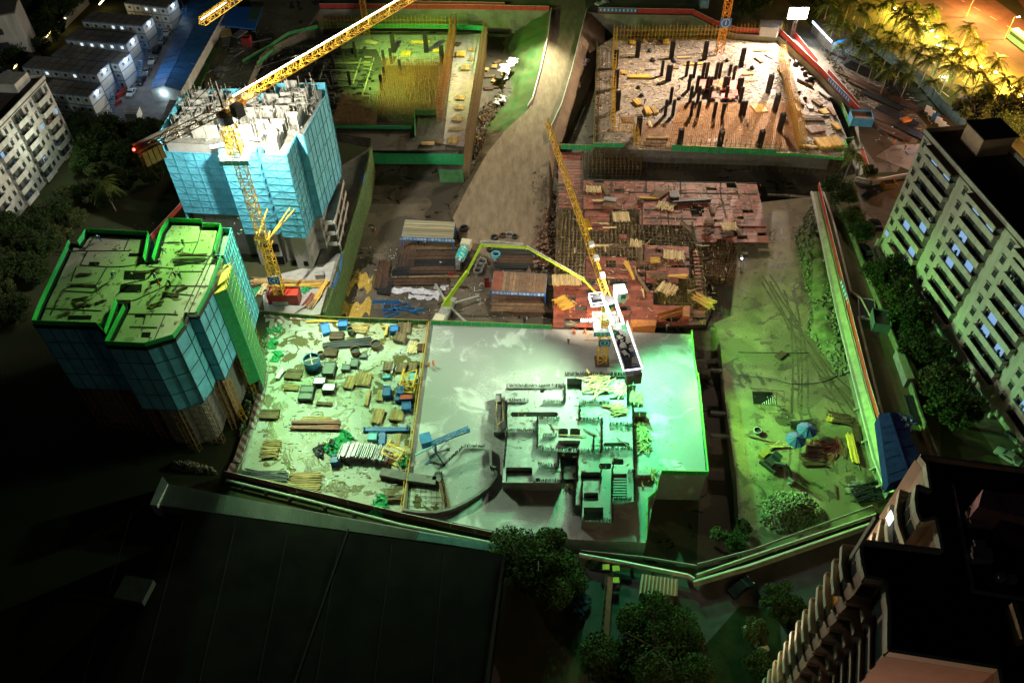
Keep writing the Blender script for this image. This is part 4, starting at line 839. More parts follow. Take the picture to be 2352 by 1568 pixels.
for a, b in (((1338,350),(1338,480)),((1405,412),(1405,440)),((1484,415),(1484,440)),((1563,416),(1563,445)),((1655,418),(1655,445)),((1340,440),(1740,446)),((1340,413),(1738,421)),((1480,482),(1600,482)),((1535,483),(1535,530)),((1655,446),(1668,500)),((1475,455),(1475,530)),((1480,500),(1600,503)),((1590,510),(1600,556))):
    mb.beam(U(*a, RZ_+.3), U(*b, RZ_+.3), .35, .12)
mb.build('beam_trough', joint, rd)
MB().prism([U(x, y, RZ_+.3).to_2d() for x, y in ((1585,475),(1617,476),(1617,497),(1586,496))], RZ_+.2, RZ_+.3).build('floor_opening', hm, rd)
MB().prism([p.to_2d() for p in P2([(1276,560),(1480,560),(1600,575),(1640,700),(1620,750),(1272,750)], PZ+.4)], PZ, PZ+.5).build('under_deck', concrete_d, rd)
forest(lambda x, y: (x, y), ((1283,482),(1472,484),(1478,655),(1275,652)), PZ, RZ_-.1, 22, 24, mat('grey_brown_tube', (.34, .27, .15), .6, .3, var=.4, sc=1), rd, .10, .04)
forest(lambda x, y: (x, y), ((1478,530),(1600,540),(1610,660),(1480,650)), PZ, RZ_-.4, 14, 16, MATS['grey_brown_tube'], rd, .09, .1)
forest(lambda x, y: (x, y), ((1604,560),(1740,562),(1690,660),(1612,655)), PZ, RZ_-.6, 18, 14, scaf_d, rd, .06, .2)
forest(lambda x, y: (x, y), ((1340,350),(1470,352),(1470,412),(1342,412)), PZ, RZ_-.4, 14, 9, scaf_d, rd, .06, .3)
forest(lambda x, y: (x, y), ((1500,655),(1612,660),(1620,745),(1500,740)), PZ, RZ_-.3, 14, 12, mat('olive_tube', (.30, .26, .07), .6, .3, var=.4, sc=1), rd, .06, .15)
tubeframe(U(1268,745,PZ), U(1281,480,PZ), PZ, RZ_, 'scaffold face on the left side of the red plywood deck', 1.2, 1.5, .8, scaf_d)
tubeframe(U(1695,565,PZ), U(1770,562,PZ), PZ, RZ_-.3, 'scaffold props under the near right corner of the red deck', 1.2, 1.4, .8, scaf_d)
items(d3, RZ_+.32, [(800,130,3.6,5.2,.3,82,'g','fan of pale boards at the upper left of the red deck',.12),(1415,275,4.5,5.5,.3,70,'g','fan of pale boards in the middle of the red deck',.14),(1960,450,4.2,5,.3,88,'g','pale board pile at the lower right of the red deck',.1),(905,140,5.5,1.6,.5,105,'o','dark stack beside the left board fan'),(1400,165,7,1.5,.5,42,'o','slanting brown beam pile on the red deck'),(1330,170,4,3,.5,60,'o','dark panel pile left of the slanting beams'),(1630,235,14,1.2,.8,3,'k','long black bar bundle lying across the red deck'),(1485,195,4,3.2,1.2,88,'k','black steel crate in the middle of the red deck'),(1275,200,7,1.2,.4,0,'y','yellow boards in the upper middle of the red deck'),(935,265,4.4,1.6,.5,-8,'o','brown board stack below the left fan'),(940,215,4.4,1.6,.5,-15,'s','grey sheet pile below the left fan'),(1815,310,3.6,1.4,.3,95,'o','small dark stack right of the floor opening'),(1790,410,3.2,2.0,.3,-5,'o','dark scrap pile below the floor opening'),(2050,500,3.6,1.4,.3,98,'o','upright dark boards at the lower right of the red deck'),(1850,260,9,.3,.2,35,'o','crossing thin poles at the right of the red deck',.4),(1590,445,6,1.4,.3,-60,'o','long dark planks below the middle of the red deck'),(1780,490,3,3,.5,20,'r','rusty bar tangle at the lower middle of the red deck',.7),(1945,520,4,2.4,.5,5,'r','low bar heap left of the upright boards',.3),(840,225,4,.8,.3,0,'g','narrow pale stack near the jib of crane three'),(1200,240,2,2,.5,0,'r','scrap heap left of the pale fan',.8)], 'material on the red plywood deck')
items(d3, RZ_+.1, [(1035,365,5.2,5.6,.4,90,'g','square pale slatted mat beside the tube grid'),(1485,690,4.5,6.5,.3,80,'g','pale board fan on the lower middle plywood',.1),(1160,590,4,3.8,.3,78,'g','pale board fan in the centre of the tube grid',.12),(1430,980,5,5.5,.4,55,'g','greenish board fan near the crane cab',.12),(1325,735,3,2.4,.4,0,'y','yellow board pile left of the lower fan',.1),(570,905,5,9,.3,90,'g','wide slatted mat at the left lower edge of the deck'),(545,1100,4.5,5.5,.3,30,'y','yellow board fan at the lower left corner of the deck',.12),(905,610,8,.6,.3,0,'g','pale ladder like boards beside the trolley'),(900,640,3,.4,.3,90,'g','short pale boards below the ladder like ones'),(940,455,4.4,.5,.3,0,'g','thin pale boards in the tube grid'),(870,420,6,.5,.2,-5,'g','thin pale boards above the tube grid',.1),(1740,1080,7,3.5,.4,-40,'y','olive board fan at the right lower corner of the deck',.15),(1520,870,6,1.2,.4,5,'y','yellow green boards on the lower deck',.1),(1050,540,2,2.6,.6,88,'x','bright red panel in the tube grid'),(1350,870,6,2,.4,0,'o','dark olive board pile on the lower deck',.1),(1200,700,9,1.4,.3,80,'o','long dark planks between the fans'),(1210,920,10,1.0,.3,108,'o','dark planks running to the crane cab'),(1110,820,9,1.2,.3,100,'y','olive planks standing in a row left of the cab',.05),(1225,1010,3.6,.5,.2,88,'g','white ladder lying below the crane cab'),(1000,620,5,2,.3,10,'o','brown scrap boards right of the jib',.4),(640,650,2.6,.4,.2,88,'g','short pale post boards in the left grid')], 'material on the lower part of the plywood deck')
bx = thing('formwork_trough', 'orange brown formwork trough tilted at the lower right of the plywood deck', 'formwork', U(*d3(1450, 1190), RZ_)); mb = MB()
for (a, b, z0, z1) in (((1345,1215),(1560,1150),RZ_,RZ_+1.2),((1365,1245),(1560,1185),RZ_,RZ_+1.1)): mb.sheet(U(*d3(*a), z0).to_2d(), U(*d3(*b), z0).to_2d(), z0, z1, .15)
mb.build('side_board', mat('orange_plywood', (.46, .19, .05), .6, var=.3), bx); MB().prism(V2(d3, ((1560,1120),(1625,1115),(1620,1210),(1565,1205)), RZ_+.9), RZ_, RZ_+.9).build('end_board', MATS['orange_plywood'], bx)
MB().prism(V2(d3, ((1110,1290),(1330,1295),(1325,1340),(1130,1350)), RZ_+.9), RZ_, -.2).build('edge_board', MATS['orange_plywood'], bx)
# ---------------------------------------------------------------- rebar yard at the bottom of the ramp
def yz(x, y): return (895.8+x*.1611, 488.1+y*.1611)
def canopy(cs, z, text, lab, m, stripes):
    P_ = [U(*yz(*c), z) for c in cs]; c0 = sum(P_, Vector())/4; o = thing('work_canopy', lab, 'canopy', (c0.x, c0.y, PZ)); a, b, c_, d_ = P_
    mb = MB(); n = 16
    for i in range(n):
        if stripes == 'x': p, q, r_, s_ = lerp(a, d_, i/n), lerp(b, c_, i/n), lerp(b, c_, (i+.86)/n), lerp(a, d_, (i+.86)/n)
        else: p, q, r_, s_ = lerp(a, b, i/n), lerp(a, b, (i+.9)/n), lerp(d_, c_, (i+.9)/n), lerp(d_, c_, i/n)
        mb.prism([v.to_2d() for v in (p, q, r_, s_)], z-.12+.05*(i % 2), z+.02+.05*(i % 2), True)
    mb.build('roof_boards', m, o)
    if stripes != 'x': MB().prism([v.to_2d() for v in (a, lerp(a, b, .17), lerp(d_, c_, .17), d_)], z+.08, z+.12, True).build('red_end_sheet', plyred, o)
    mb = MB()
    for p, q in ((a, b), (b, c_), (c_, d_), (d_, a)): mb.beam(p-Vector((0, 0, .1)), q-Vector((0, 0, .1)), .22)
    mb.build('edge_beam', mat('pale_blue_edge', (.16, .25, .32), .6), o)
    for p in P_: MB().beam((p.x, p.y, PZ), (p.x, p.y, z-.1), .25).build('post', blue, o)
    w = (c_-d_).length; m_ = (c_+d_)/2; sg = MB().box((m_.x, m_.y-.15, z-.45), (w, .08, 1.1), ang(d_, c_)).build('slogan_sign', blue_sign, o)
    dn = Vector((sin(ang(d_, c_)), -cos(ang(d_, c_)), 0)); ctext(text, .82, m_+dn*.21+Vector((0, 0, -.45)), (pi/2, 0, ang(d_, c_)), wtxt, sg)
    return o
canopy(((220,105),(925,140),(890,375),(165,345)), PZ+4.2, '小洞不补大洞难堵 小患不除大患难挡', 'plank roofed work canopy with a blue slogan sign at the foot of the ramp', mat('weathered_plank', (.30, .27, .17), .85, var=.35, sc=.8, island=.45, stretch=(.2, 3, 1)), 'x')
canopy(((1485,840),(2240,880),(2215,1150),(1445,1110)), PZ+4.2, '抓安全大处着眼 防隐患小处着手', 'brown slatted work canopy with a red left end and blue slogan sign', mat('brown_slat', (.22, .14, .085), .85, var=.3, sc=1, island=.3), 'y')
def yrow(rows):
    for x, y, L_, W_, rz, k, lab in rows:
        p = U(*yz(x, y), PZ); lumber((p.x, p.y, PZ+.25), L_, W_, .3, radians(rz), MM[k], 'rebar_bundle', lab, 'rebar bundle', 'long rebar bundles of the yard', bw=.12, jit=.02)
yrow([(700,640,15,3,-1,'r','rebar bundle just below the first canopy'),(680,730,16,3.2,-1,'k','black rebar rows left of the mixer drum, upper'),(690,850,15,3,-1,'r','brown rebar rows left of the mixer drum, lower'),(450,890,14,2.6,-1,'k','dark rebar rows in the middle of the left yard'),(380,1000,15,2.4,-1,'r','rebar rows above the white plastic sheet'),(500,940,16,.6,0,'w','thin brown rebar line left of the pump outrigger'),
 (250,620,9,4,88,'r','dark rebar laid lengthwise at the left side of the yard'),(200,800,9,3.4,88,'k','black rebar laid lengthwise beside the scaffold wall'),(700,520,14,1.4,-2,'o','rusty orange bundle under the front edge of the first canopy'),
 (1850,590,12,2.2,-3,'k','black rebar rows behind the second canopy, upper'),(1900,690,12,2.6,-3,'r','brown rebar rows behind the second canopy, middle'),(1850,780,12,2.2,-3,'k','black rebar rows behind the second canopy, lower'),(1620,510,5,1.2,-3,'w','orange brown bundle beside the pump boom'),(1800,1260,13,3.0,-2,'r','rebar rows in front of the second canopy'),(1850,1370,13,2.8,-2,'o','brown timber rows nearest the slab below the second canopy'),(2050,1420,10,2.0,-2,'r','rebar rows at the right end nearest the slab'),(1500,1250,3,1.5,88,'o','short bundle left of the second canopy rows'),(-100,900,10,3,88,'r','rebar stack against the green scaffold wall'),(-50,1060,6,3,80,'k','black mesh pile near the left wall foot')])
def lump(name, px, py, z, fx, fy, fz, m, lab, cat, grp=None, fxn=yz, n=1, kind=None, seed=1):
    rr = random.Random(seed*13+int(px)); p = U(*fxn(px, py), z); o = thing(name, lab, cat, (p.x, p.y, z), grp); mb = MB()
    return o, p, rr
# white plastic sheets, crumpled
def crumple(px, py, z, L_, W_, rz, lab, fxn=yz, m=plastic, name='plastic_sheet', hh=.7):
    from mathutils import noise as mn
    p = U(*fxn(px, py), z); mb = MB(); nx, ny = 26, 12; vs = []
    for j in range(ny):
        for i in range(nx):
            u, v = (i/(nx-1)-.5), (j/(ny-1)-.5); w = 1+.5*mn.noise(Vector((u*5+px, 0, 0))); q = Vector((u*L_, v*W_*w+mn.noise(Vector((u*4, px, 1)))*W_*.8, 0)); q.rotate(Matrix.Rotation(radians(rz), 3, 'Z'))
            vs.append((p.x+q.x, p.y+q.y, z+.05+hh*abs(mn.noise(Vector((q.x*1.3+px, q.y*1.3, 3))))))
    mb.add(vs, [(j*nx+i, j*nx+i+1, (j+1)*nx+i+1, (j+1)*nx+i) for j in range(ny-1) for i in range(nx-1)])
    return tag(mb.build(name, m, None), lab, 'plastic sheet')
crumple(940, 700, PZ, 10, 2.0, 75, 'white plastic sheet crumpled along the left side of the mixer drum'); crumple(360, 1130, PZ, 12, 1.8, -6, 'long white plastic sheet across the mud at the yard bottom'); crumple(480, 1215, PZ, 7, 1.4, -8, 'shorter white plastic sheet below the long one'); crumple(760, 1030, PZ, 4, 1.5, 85, 'small white plastic sheet left of the pump boom')
crumple(1950, 200, PZ, 6, 3, 80, 'lilac plastic sheet hanging beside the scrap at the ramp foot'); crumple(2215, 560, -4, 9, 3, 65, 'upper white plastic sheet on the green bank', c2); crumple(2200, 640, -5.5, 6, 1, 75, 'white plastic sheet trailing down the green bank', c2); crumple(2140, 860, -7, 5, 2, 40, 'white plastic sheet at the foot of the green bank', c2)
crumple(680, 560, -3.6, 9, 3, 62, 'upper lilac sheet on the clay bank right of the haul road', c3, mat('lilac_sheet', (.45, .34, .48), .5, var=.25, sc=1)); crumple(600, 710, -4.6, 8, 2.4, 60, 'lower lilac sheet on the clay bank right of the haul road', c3, MATS['lilac_sheet']); crumple(400, 1240, -4.6, 4, 3, 20, 'pale lilac sheet lying by the haul road under the jib tip', c3, MATS['lilac_sheet'])
crumple(870, 30, .2, 5, 2, 20, 'white plastic at the top edge of the site', c3)
# concrete mixer truck
mx = U(1063, 600, PZ); mr = ang(U(1049,632,PZ), U(1071,572,PZ)); tk = thing('mixer_truck', 'concrete mixer truck with a turquoise drum and cream cab in the yard', 'truck', mx)
def loc(c, r, x, y, z): return Vector((c.x+cos(r)*x-sin(r)*y, c.y+sin(r)*x+cos(r)*y, c.z+z))
cream = mat('cream_paint', (.66, .62, .46), .4, var=.06); tur = mat('turquoise_drum', (.05, .50, .48), .35, var=.12, sc=1)
MB().box(loc(mx, mr, 0, 0, .95), (9, 1.0, .3), mr).build('chassis', dark, tk)
cb_ = MB().box(loc(mx, mr, 3.9, 0, 1.9), (2.1, 2.4, 2.0), mr).build('cab', cream, tk); MB().box(loc(mx, mr, 3.75, 0, 3.0), (1.8, 2.2, .22), mr).build('cab_roof', cream, cb_); MB().box(loc(mx, mr, 4.97, 0, 2.3), (.06, 2.1, .9), mr).build('windscreen', glass, cb_); MB().box(loc(mx, mr, 2.84, 0, 2.3), (.06, 1.2, .5), mr).build('rear_window', glass, cb_)
mb = MB(); pr_ = [(2.6,.75,2.1),(1.8,1.05,2.25),(.4,1.22,2.5),(-1.2,1.22,2.7),(-2.6,.95,2.95),(-3.3,.75,3.1)]
for (x0, r0, z0), (x1, r1, z1) in zip(pr_, pr_[1:]): mb.tube(loc(mx, mr, x0, 0, z0), loc(mx, mr, x1, 0, z1), r0, r1, 18)
dr = mb.build('drum', tur, tk, True); mb = MB(); mb.tube(loc(mx, mr, -3.3, 0, 3.1), loc(mx, mr, -4.1, 0, 3.3), .76, .6, 16); mb.build('drum_mouth', steel, dr)
mb = MB()
for x in (-2.1, .9): mb.tube(loc(mx, mr, x, 0, 2.72 if x < 0 else 2.42), loc(mx, mr, x+.14, 0, 2.71 if x < 0 else 2.41), 1.14 if x < 0 else 1.24, None, 18)
mb.build('drum_band', white, dr); MB().box(loc(mx, mr, -4.3, 0, 2.2), (.9, .9, 1.6), mr).build('hopper', steel, tk)
for x in (3.7, -1.6, -3.0):
    for s in (-1, 1): MB().tube(loc(mx, mr, x, s*.85, .52), loc(mx, mr, x, s*1.2, .52), .52, n=14).build('wheel', rubber, tk)
# concrete pump with its long folded boom
pm = U(1030, 712, PZ+.1); lime = mat('lime_paint', (.42, .62, .03), .45, var=.15, sc=1); pk = thing('concrete_pump', 'lime green concrete pump boom arching from the yard over to crane three', 'pump', (pm.x, pm.y, PZ))
prz = ang(U(1018,720,PZ), U(1060,640,PZ))
MB().box(loc(pm, prz, -1, 0, 1.3), (7, 2.3, 1.1), prz).build('chassis', mat('pump_grey', (.35, .36, .33), .5, .2), pk); MB().box(loc(pm, prz, -5.2, 0, 1.7), (2, 2.3, 2.2), prz).build('cab', cream, pk)
MB().tube(loc(pm, prz, 0, 0, 1.8), loc(pm, prz, 0, 0, 3.4), .8, n=12).build('turret', lime, pk)
for x in (-4.8, -1.8, -.6, 1.6):
    for s in (-1, 1): MB().tube(loc(pm, prz, x, s*.85, .5), loc(pm, prz, x, s*1.2, .5), .5, n=12).build('wheel', rubber, pk)
for tx, ty in ((1000,652),(1100,680),(985,745),(1070,740)):
    mb = MB(); e = U(tx, ty, PZ+1.2); mb.beam(pm+Vector((0, 0, 1.6)), e, .5, .4); mb.beam(e, (e.x, e.y, PZ), .25); mb.box((e.x, e.y, PZ+.05), (1, 1, .12)); mb.build('outrigger', MATS['pump_grey'], pk)
bz = [(1018,702,PZ+3.4),(1073,625,PZ+13),(1105,564,PZ+22),(1210,569,PZ+23),(1341,643,PZ+17),(1392,697,PZ+10)]
Bp = [U(x, y, z) for x, y, z in bz]; wd = (.6, .4, .32, .26, .24)
for i in range(5):
    mb = MB(); mb.beam(Bp[i], Bp[i+1], wd[i], wd[i]*1.2); sm_ = mb.build('boom_section', lime if i < 4 else ylg, pk)
    d = (Bp[i+1]-Bp[i]).normalized(); sd = Vector((0, 0, 1)).cross(d).normalized()*.55; MB().tube(Bp[i]+sd, Bp[i+1]+sd, .09, n=6).build('concrete_pipe', white_d, sm_)
    MB().tube(Bp[i+1]-sd*.8, Bp[i+1]+sd*.8, wd[i]*.6, n=10).build('boom_joint', lime, pk)
mb = MB(); mb.path([Bp[5], Bp[5]+Vector((.3, -.3, -3)), Bp[5]+Vector((.6, -1, -6))], .13); mb.build('end_hose', rubber, pk)
# the resting second boom (white concrete pipe) lying over bundles
mb = MB(); mb.path([U(*yz(1290,420), PZ+15), U(*yz(1420,410), PZ+15.2), U(*yz(1900,455), PZ+15)], .28, 8)
mb.build('boom_pipe', mat('grey_pipe', (.30, .31, .27), .5, .2), pk)
# coils, tanks and bits in the yard
for i, (x, y, r_, m_) in enumerate(((1310,740,1.3,steel),(1280,800,1.2,steel),(1255,865,1.2,steel),(1440,540,1.2,dark),(1510,630,1.2,teal),(1700,360,1.1,steel),(1610,365,.9,rebar),(1780,380,.8,dark),(1490,390,1.0,dark),(1060,260,1.2,dark))):
    p = U(*yz(x, y), PZ); o = thing('wire_coil', ['upper','middle','lower'][i]+' coil of the three grey coils right of the mixer' if i < 3 else ['dark coil under the pump boom','pale blue coil right of the three grey coils','silver coil at the ramp foot','rusty coil at the ramp foot','small dark coil at the ramp foot','low black coil at the ramp foot','black coil in the shadow right of the first canopy'][i-3], 'coil', (p.x, p.y, PZ), 'coils and drums of the rebar yard')
    mb = MB(); k = 20
    for ring in range(4):
        for j in range(k): a, b = 2*pi*j/k, 2*pi*(j+1)/k; rr_ = r_*(.72+.07*(ring % 2)); mb.beam((p.x+cos(a)*rr_, p.y+sin(a)*rr_, PZ+.2+ring*.26), (p.x+cos(b)*rr_, p.y+sin(b)*rr_, PZ+.2+ring*.26), .34, .24)
    mb.build('winding', m_, o); mb = MB()
    for j in range(4): a = j*pi/2+.4; mb.beam((p.x+cos(a)*r_*.5, p.y+sin(a)*r_*.5, PZ), (p.x+cos(a)*r_*.5, p.y+sin(a)*r_*.5, PZ+1.2), .08)
    mb.build('strap', dark, o)
def crate(px, py, z, d, rz, m, lab, fxn=yz, cat='crate', name='crate', grp=None, lid=None):
    if grp in ('steel racks on the left slab', 'blue steel pieces on the left slab'): d = (d[0]*.78, d[1]*.74, d[2]*.8)
    p = U(*fxn(px, py), z); o = thing(name, lab, cat, (p.x, p.y, z), grp); r_ = radians(rz); mb = MB(); hx, hy = d[0]/2, d[1]/2; P0 = Vector((p.x, p.y, z))
    for s in (-1, 1): mb.box(loc(P0, r_, 0, s*hy, d[2]/2), (d[0], .08, d[2]), r_); mb.box(loc(P0, r_, s*hx, 0, d[2]/2), (.08, d[1]-.1, d[2]-.01), r_)
    mb.build('side', m, o); MB().box(loc(P0, r_, 0, 0, d[2]*.82), (d[0]*.92, d[1]*.92, .1), r_).build('lid' if lid else 'fill', lid or dark, o)
    mb = MB()
    for a in (-1, 1):
        for b in (-1, 1): mb.beam(loc(P0, r_, a*hx, b*hy, 0), loc(P0, r_, a*hx, b*hy, d[2]+.12), .14)
    mb.build('corner_post', m, o); return o
crate(1385, 1040, PZ, (1.2,1.2,1.8), 5, red, 'red cabinet left of the second canopy', cat='cabinet', name='cabinet'); crate(870, 915, PZ, (.9,.9,1), 5, red, 'small red box behind the mixer truck'); crate(585, 905, PZ, (1,1,.5), 5, wood, 'small square wooden board among the rebar rows')
for i, (x, y) in enumerate(((60,1290),(190,1295),(120,1350))): pass
bl = [(1165,1090,6,.5,-3),(1175,1140,1.8,1.6,5),(1300,1130,3,1.2,20),(1350,1155,3.5,.8,-8),(1205,1190,3,1.4,30),(1240,1165,1,1,0),(1430,1165,3,.3,20)]
for i, (x, y, l, w, rz) in enumerate(bl):
    crate(x, y, PZ, (l, w, .6), rz, mat('bright_blue_paint', (.02, .17, .50), .5, var=.2), ['long flat blue steel beam at the yard bottom','square blue steel box on the mud','blue steel arm pointing right on the mud','flat blue steel piece furthest right','blue steel bucket nearest the slab fence','tiny blue steel piece in the middle','thin blue rod right of the other blue pieces'][i], d2, 'steel part', 'steel_part', 'blue machine parts on the mud')
crumple(900, 1150, PZ, 7, 5, 0, 'ochre sand patch at the yard bottom left', d2, mat('ochre_sand', (.40, .27, .06), .95, var=.25, sc=1), 'sand_pile', .3); crumple(940, 910, PZ, 6, 5, 0, 'dim ochre tarpaulin at the left wall foot', d2, MATS['ochre_sand'], 'tarpaulin', .3)
# scrap heap between the ramp foot and the red deck
rr = random.Random(4); mb = MB()
scr = [U(x, y, PZ) for x, y in ((1205,440),(1275,440),(1275,640),(1205,640),(1215,560))]
rubble('scrap', scr, PZ, 500, .2, .8, 1.6, mat('scrap_mix', (.20, .12, .08), .8, var=.7, sc=.6, island=.6), 'mixed scrap and rusty clamps heaped between the ramp foot and the red deck', 14)
rubble('scrap', [U(x, y, PZ) for x, y in ((1085,300),(1105,250),(1160,200),(1165,270),(1120,330),(1080,430))], PZ, 380, .2, .7, 1.0, wood_d, 'dark broken boards lying in the trench beside the green bank', 15)
# ---------------------------------------------------------------- walls round the yard and the fences
wl = thing('retaining_scaffold', 'tall green netted scaffold wall between the turquoise tower and the rebar yard', 'scaffold', U(790, 560, PZ))
Wp = [U(x, y, 0) for x, y in ((846,344),(835,402),(800,520),(759,662),(737,722))]
for a, b in zip(Wp, Wp[1:]):
    o_ = Vector((b.y-a.y, -(b.x-a.x), 0)).normalized(); o_ = o_ if o_.x > 0 else -o_
    scaffold((a+o_*1.0).to_2d(), (b+o_*1.0).to_2d(), PZ, 1.2, mat('olive_scaffold_tube', (.20, .20, .06), .7, .2, var=.4, sc=1.5), wl, 'tube_face', .8, 1.2, .07, .5, side=1)
    MB().sheet((a+o_*.8).to_2d(), (b+o_*.8).to_2d(), PZ, 1.0, .06).build('green_net', green_d, wl)
bn = MB()
for (x0, y0), (x1, y1) in (((968,0),(945,90)), ((770,690),(745,830)), ((735,850),(690,970))):
    a, b = U(*d2(x0, y0), .6), U(*d2(x1, y1), .6); MB().sheet((a+Vector((.6, 0, 0))).to_2d(), (b+Vector((.6, 0, 0))).to_2d(), 0.1, 1.5, .08).build('blue_banner', blue_sign, wl)
netrow(lambda x, y: (x, y), ((600,722),(760,736),(984,744)), 0, 1.2, 'green net fence between the cluttered left slab and the yard', green_d); netrow(lambda x, y: (x, y), ((990,745),(1130,750),(1268,756)), 0, 1.3, 'green net fence between the fresh grey slab and the yard', green)
netrow(lambda x, y: (x, y), ((1588,768),(1594,830),(1600,872)), 0, 1.3, 'bright green net along the upper right edge of the fresh slab', gnet); netrow(lambda x, y: (x, y), ((1602,868),(1614,985),(1625,1092)), 0, 1.5, 'bright green net along the lower right edge of the fresh slab', gnet)
netrow(lambda x, y: (x, y), ((1518,1089),(1625,1092)), 0, 1.4, 'bright green net along the front corner of the fresh slab', gnet); netrow(lambda x, y: (x, y), ((1510,1110),(1508,1132),(1487,1150),(1484,1245)), 0, 1.0, 'folded green net beside the stair edge of the slab', gnet)
netrow(lambda x, y: (x, y), ((545,1094),(640,1112),(740,1134)), 0, .9, 'dull green net low along the front of the left slab', green_d)
# ---------------------------------------------------------------- things standing on the left slab
grp = 'materials laid out on the left slab'
items(d2, .03, [(940,1318,5.0,3.6,.4,-3,'w','yellow brown pole stack at the top of the left slab',.05),(1320,1320,4.2,3.6,.6,88,'o','dark board stack beside the orange angle'),(745,1385,4,3,.6,-3,'r','dark steel stack below the lime beam'),(1285,1410,3.2,3,1.0,75,'o','dark tilted timber block in the upper right of the left slab'),(830,1440,14,1.6,.5,8,'k','very long black steel bundle in the upper middle'),(870,1465,13,1.2,.5,2,'k','second long black steel bundle just below'),(690,1525,4,3,.5,-4,'r','dark grid stack left of the round brown drum'),(1400,1480,4.4,3,.3,75,'g','pale pole fan by the divider',.15),(1465,1485,2.4,2.6,.5,0,'r','small dark stack near the divider'),(1310,1412,9,.2,.2,-2,'o','thin crossbar under the dark tilted block'),
 (620,1255,9.5,1.0,.4,-2,'y','bright lime yellow lattice beam at the top of the left slab'),(1180,1305,3.6,.6,.5,5,'y','orange arm lying beside the blue motor'),(1170,1340,3.4,.7,.5,88,'y','orange upright leg of the angle')], grp)
items(e2, .03, [(1180,150,3.2,2.4,.6,88,'o','leftmost brown board stack of the three in the upper right row'),(1295,165,3.4,2.6,.6,82,'o','middle brown board stack of the three in the upper right row'),(1395,160,3.2,2.2,.6,86,'o','rightmost brown board stack of the three in the upper right row'),(1222,160,3.8,.5,.3,86,'s','pale tubes between two brown stacks'),(855,285,4.6,2.6,.6,80,'w','bright yellow brown pole stack, left one of the centre pair',.05),(965,262,4.4,4.4,.6,82,'w','bright yellow brown pole stack, right one of the centre pair',.1),(375,215,4.6,3.4,.5,-6,'o','tall dark slatted stack at the left of the slab'),(355,325,4,2,.4,-4,'w','yellow brown stack below the tall dark slatted stack'),(263,215,3.6,1.2,.6,72,'s','slim grey crate stack at the far left'),
 (1005,420,5.2,1.0,.5,85,'w','narrow upright brown stack in the centre right'),(1115,398,3.6,1.8,.6,84,'w','brown stack left of the blue cage'),(1095,575,4.8,2.8,.6,82,'w','tall brown stack above the blue crossbeam',.04),(1255,565,3.6,3.4,.6,84,'w','broad brown stack above the right end of the blue crossbeam'),(640,465,4.6,1,.3,-8,'o','thin dark beam above the bright reflection'),(565,625,13,1.1,.5,-2,'x','upper red steel beam of the red pair'),(558,672,13,1.1,.5,-2,'x','lower red steel beam of the red pair'),(570,590,8,1.4,.15,0,'w','brown boards behind the red beams'),
 (190,800,4.5,1.6,.4,-4,'w','upper small yellow pole stack at the left edge',.1),(165,880,4.4,3.4,.4,-4,'w','yellow pole stack at the lower left edge',.15),(470,1140,8,5.5,.3,-3,'w','broad yellow brown pole field at the front left',.03),(130,1080,12,2.6,.4,-6,'k','long black steel at the front left corner',.05),(505,1065,6,1,.3,0,'w','yellow poles above the broad pole field'),(170,555,5,3,.5,-3,'o','dark slatted stack at the left edge beside puddles'),(1250,1270,4.4,1.4,.5,5,'o','dark scrap boards at the front right of the slab',.2),(860,1000,.8,.1,.2,0,'o','thin loose stick lying near the dark blue motor box'),(1265,770,4,1,.15,84,'w','thin brown boards right of the blue crossbeam')], grp)
# standing aluminium panels in racks
al = mat('pale_alu_panel', (.40, .40, .40), .4, .3, var=.12, sc=1)
for k, (x, y) in enumerate(((800,890),(845,885),(885,882),(925,885),(975,890),(1030,895),(1080,900),(1120,905),(1155,915))):
    p = U(*e2(x, y), .05); o = thing('panel_rack', ['first','second','third','fourth','fifth','sixth','seventh','eighth','last'][k]+' rack from the left in the row of standing pale aluminium panels', 'panel rack', (p.x, p.y, .03), 'racks of aluminium panels')
    for j in range(4): MB().box((p.x-.45+j*.34, p.y+R.uniform(-.3,.3), .75), (.12, 3.4*R.uniform(.8, 1), 1.25), radians(-12), radians(0)).build('panel', al if (k*4+j) % 5 else mat('lilac_panel', (.45, .36, .44), .5, .2), o)
    MB().box((p.x, p.y, .08), (1.7, 2.6, .1), radians(-12)).build('base', dark, o)
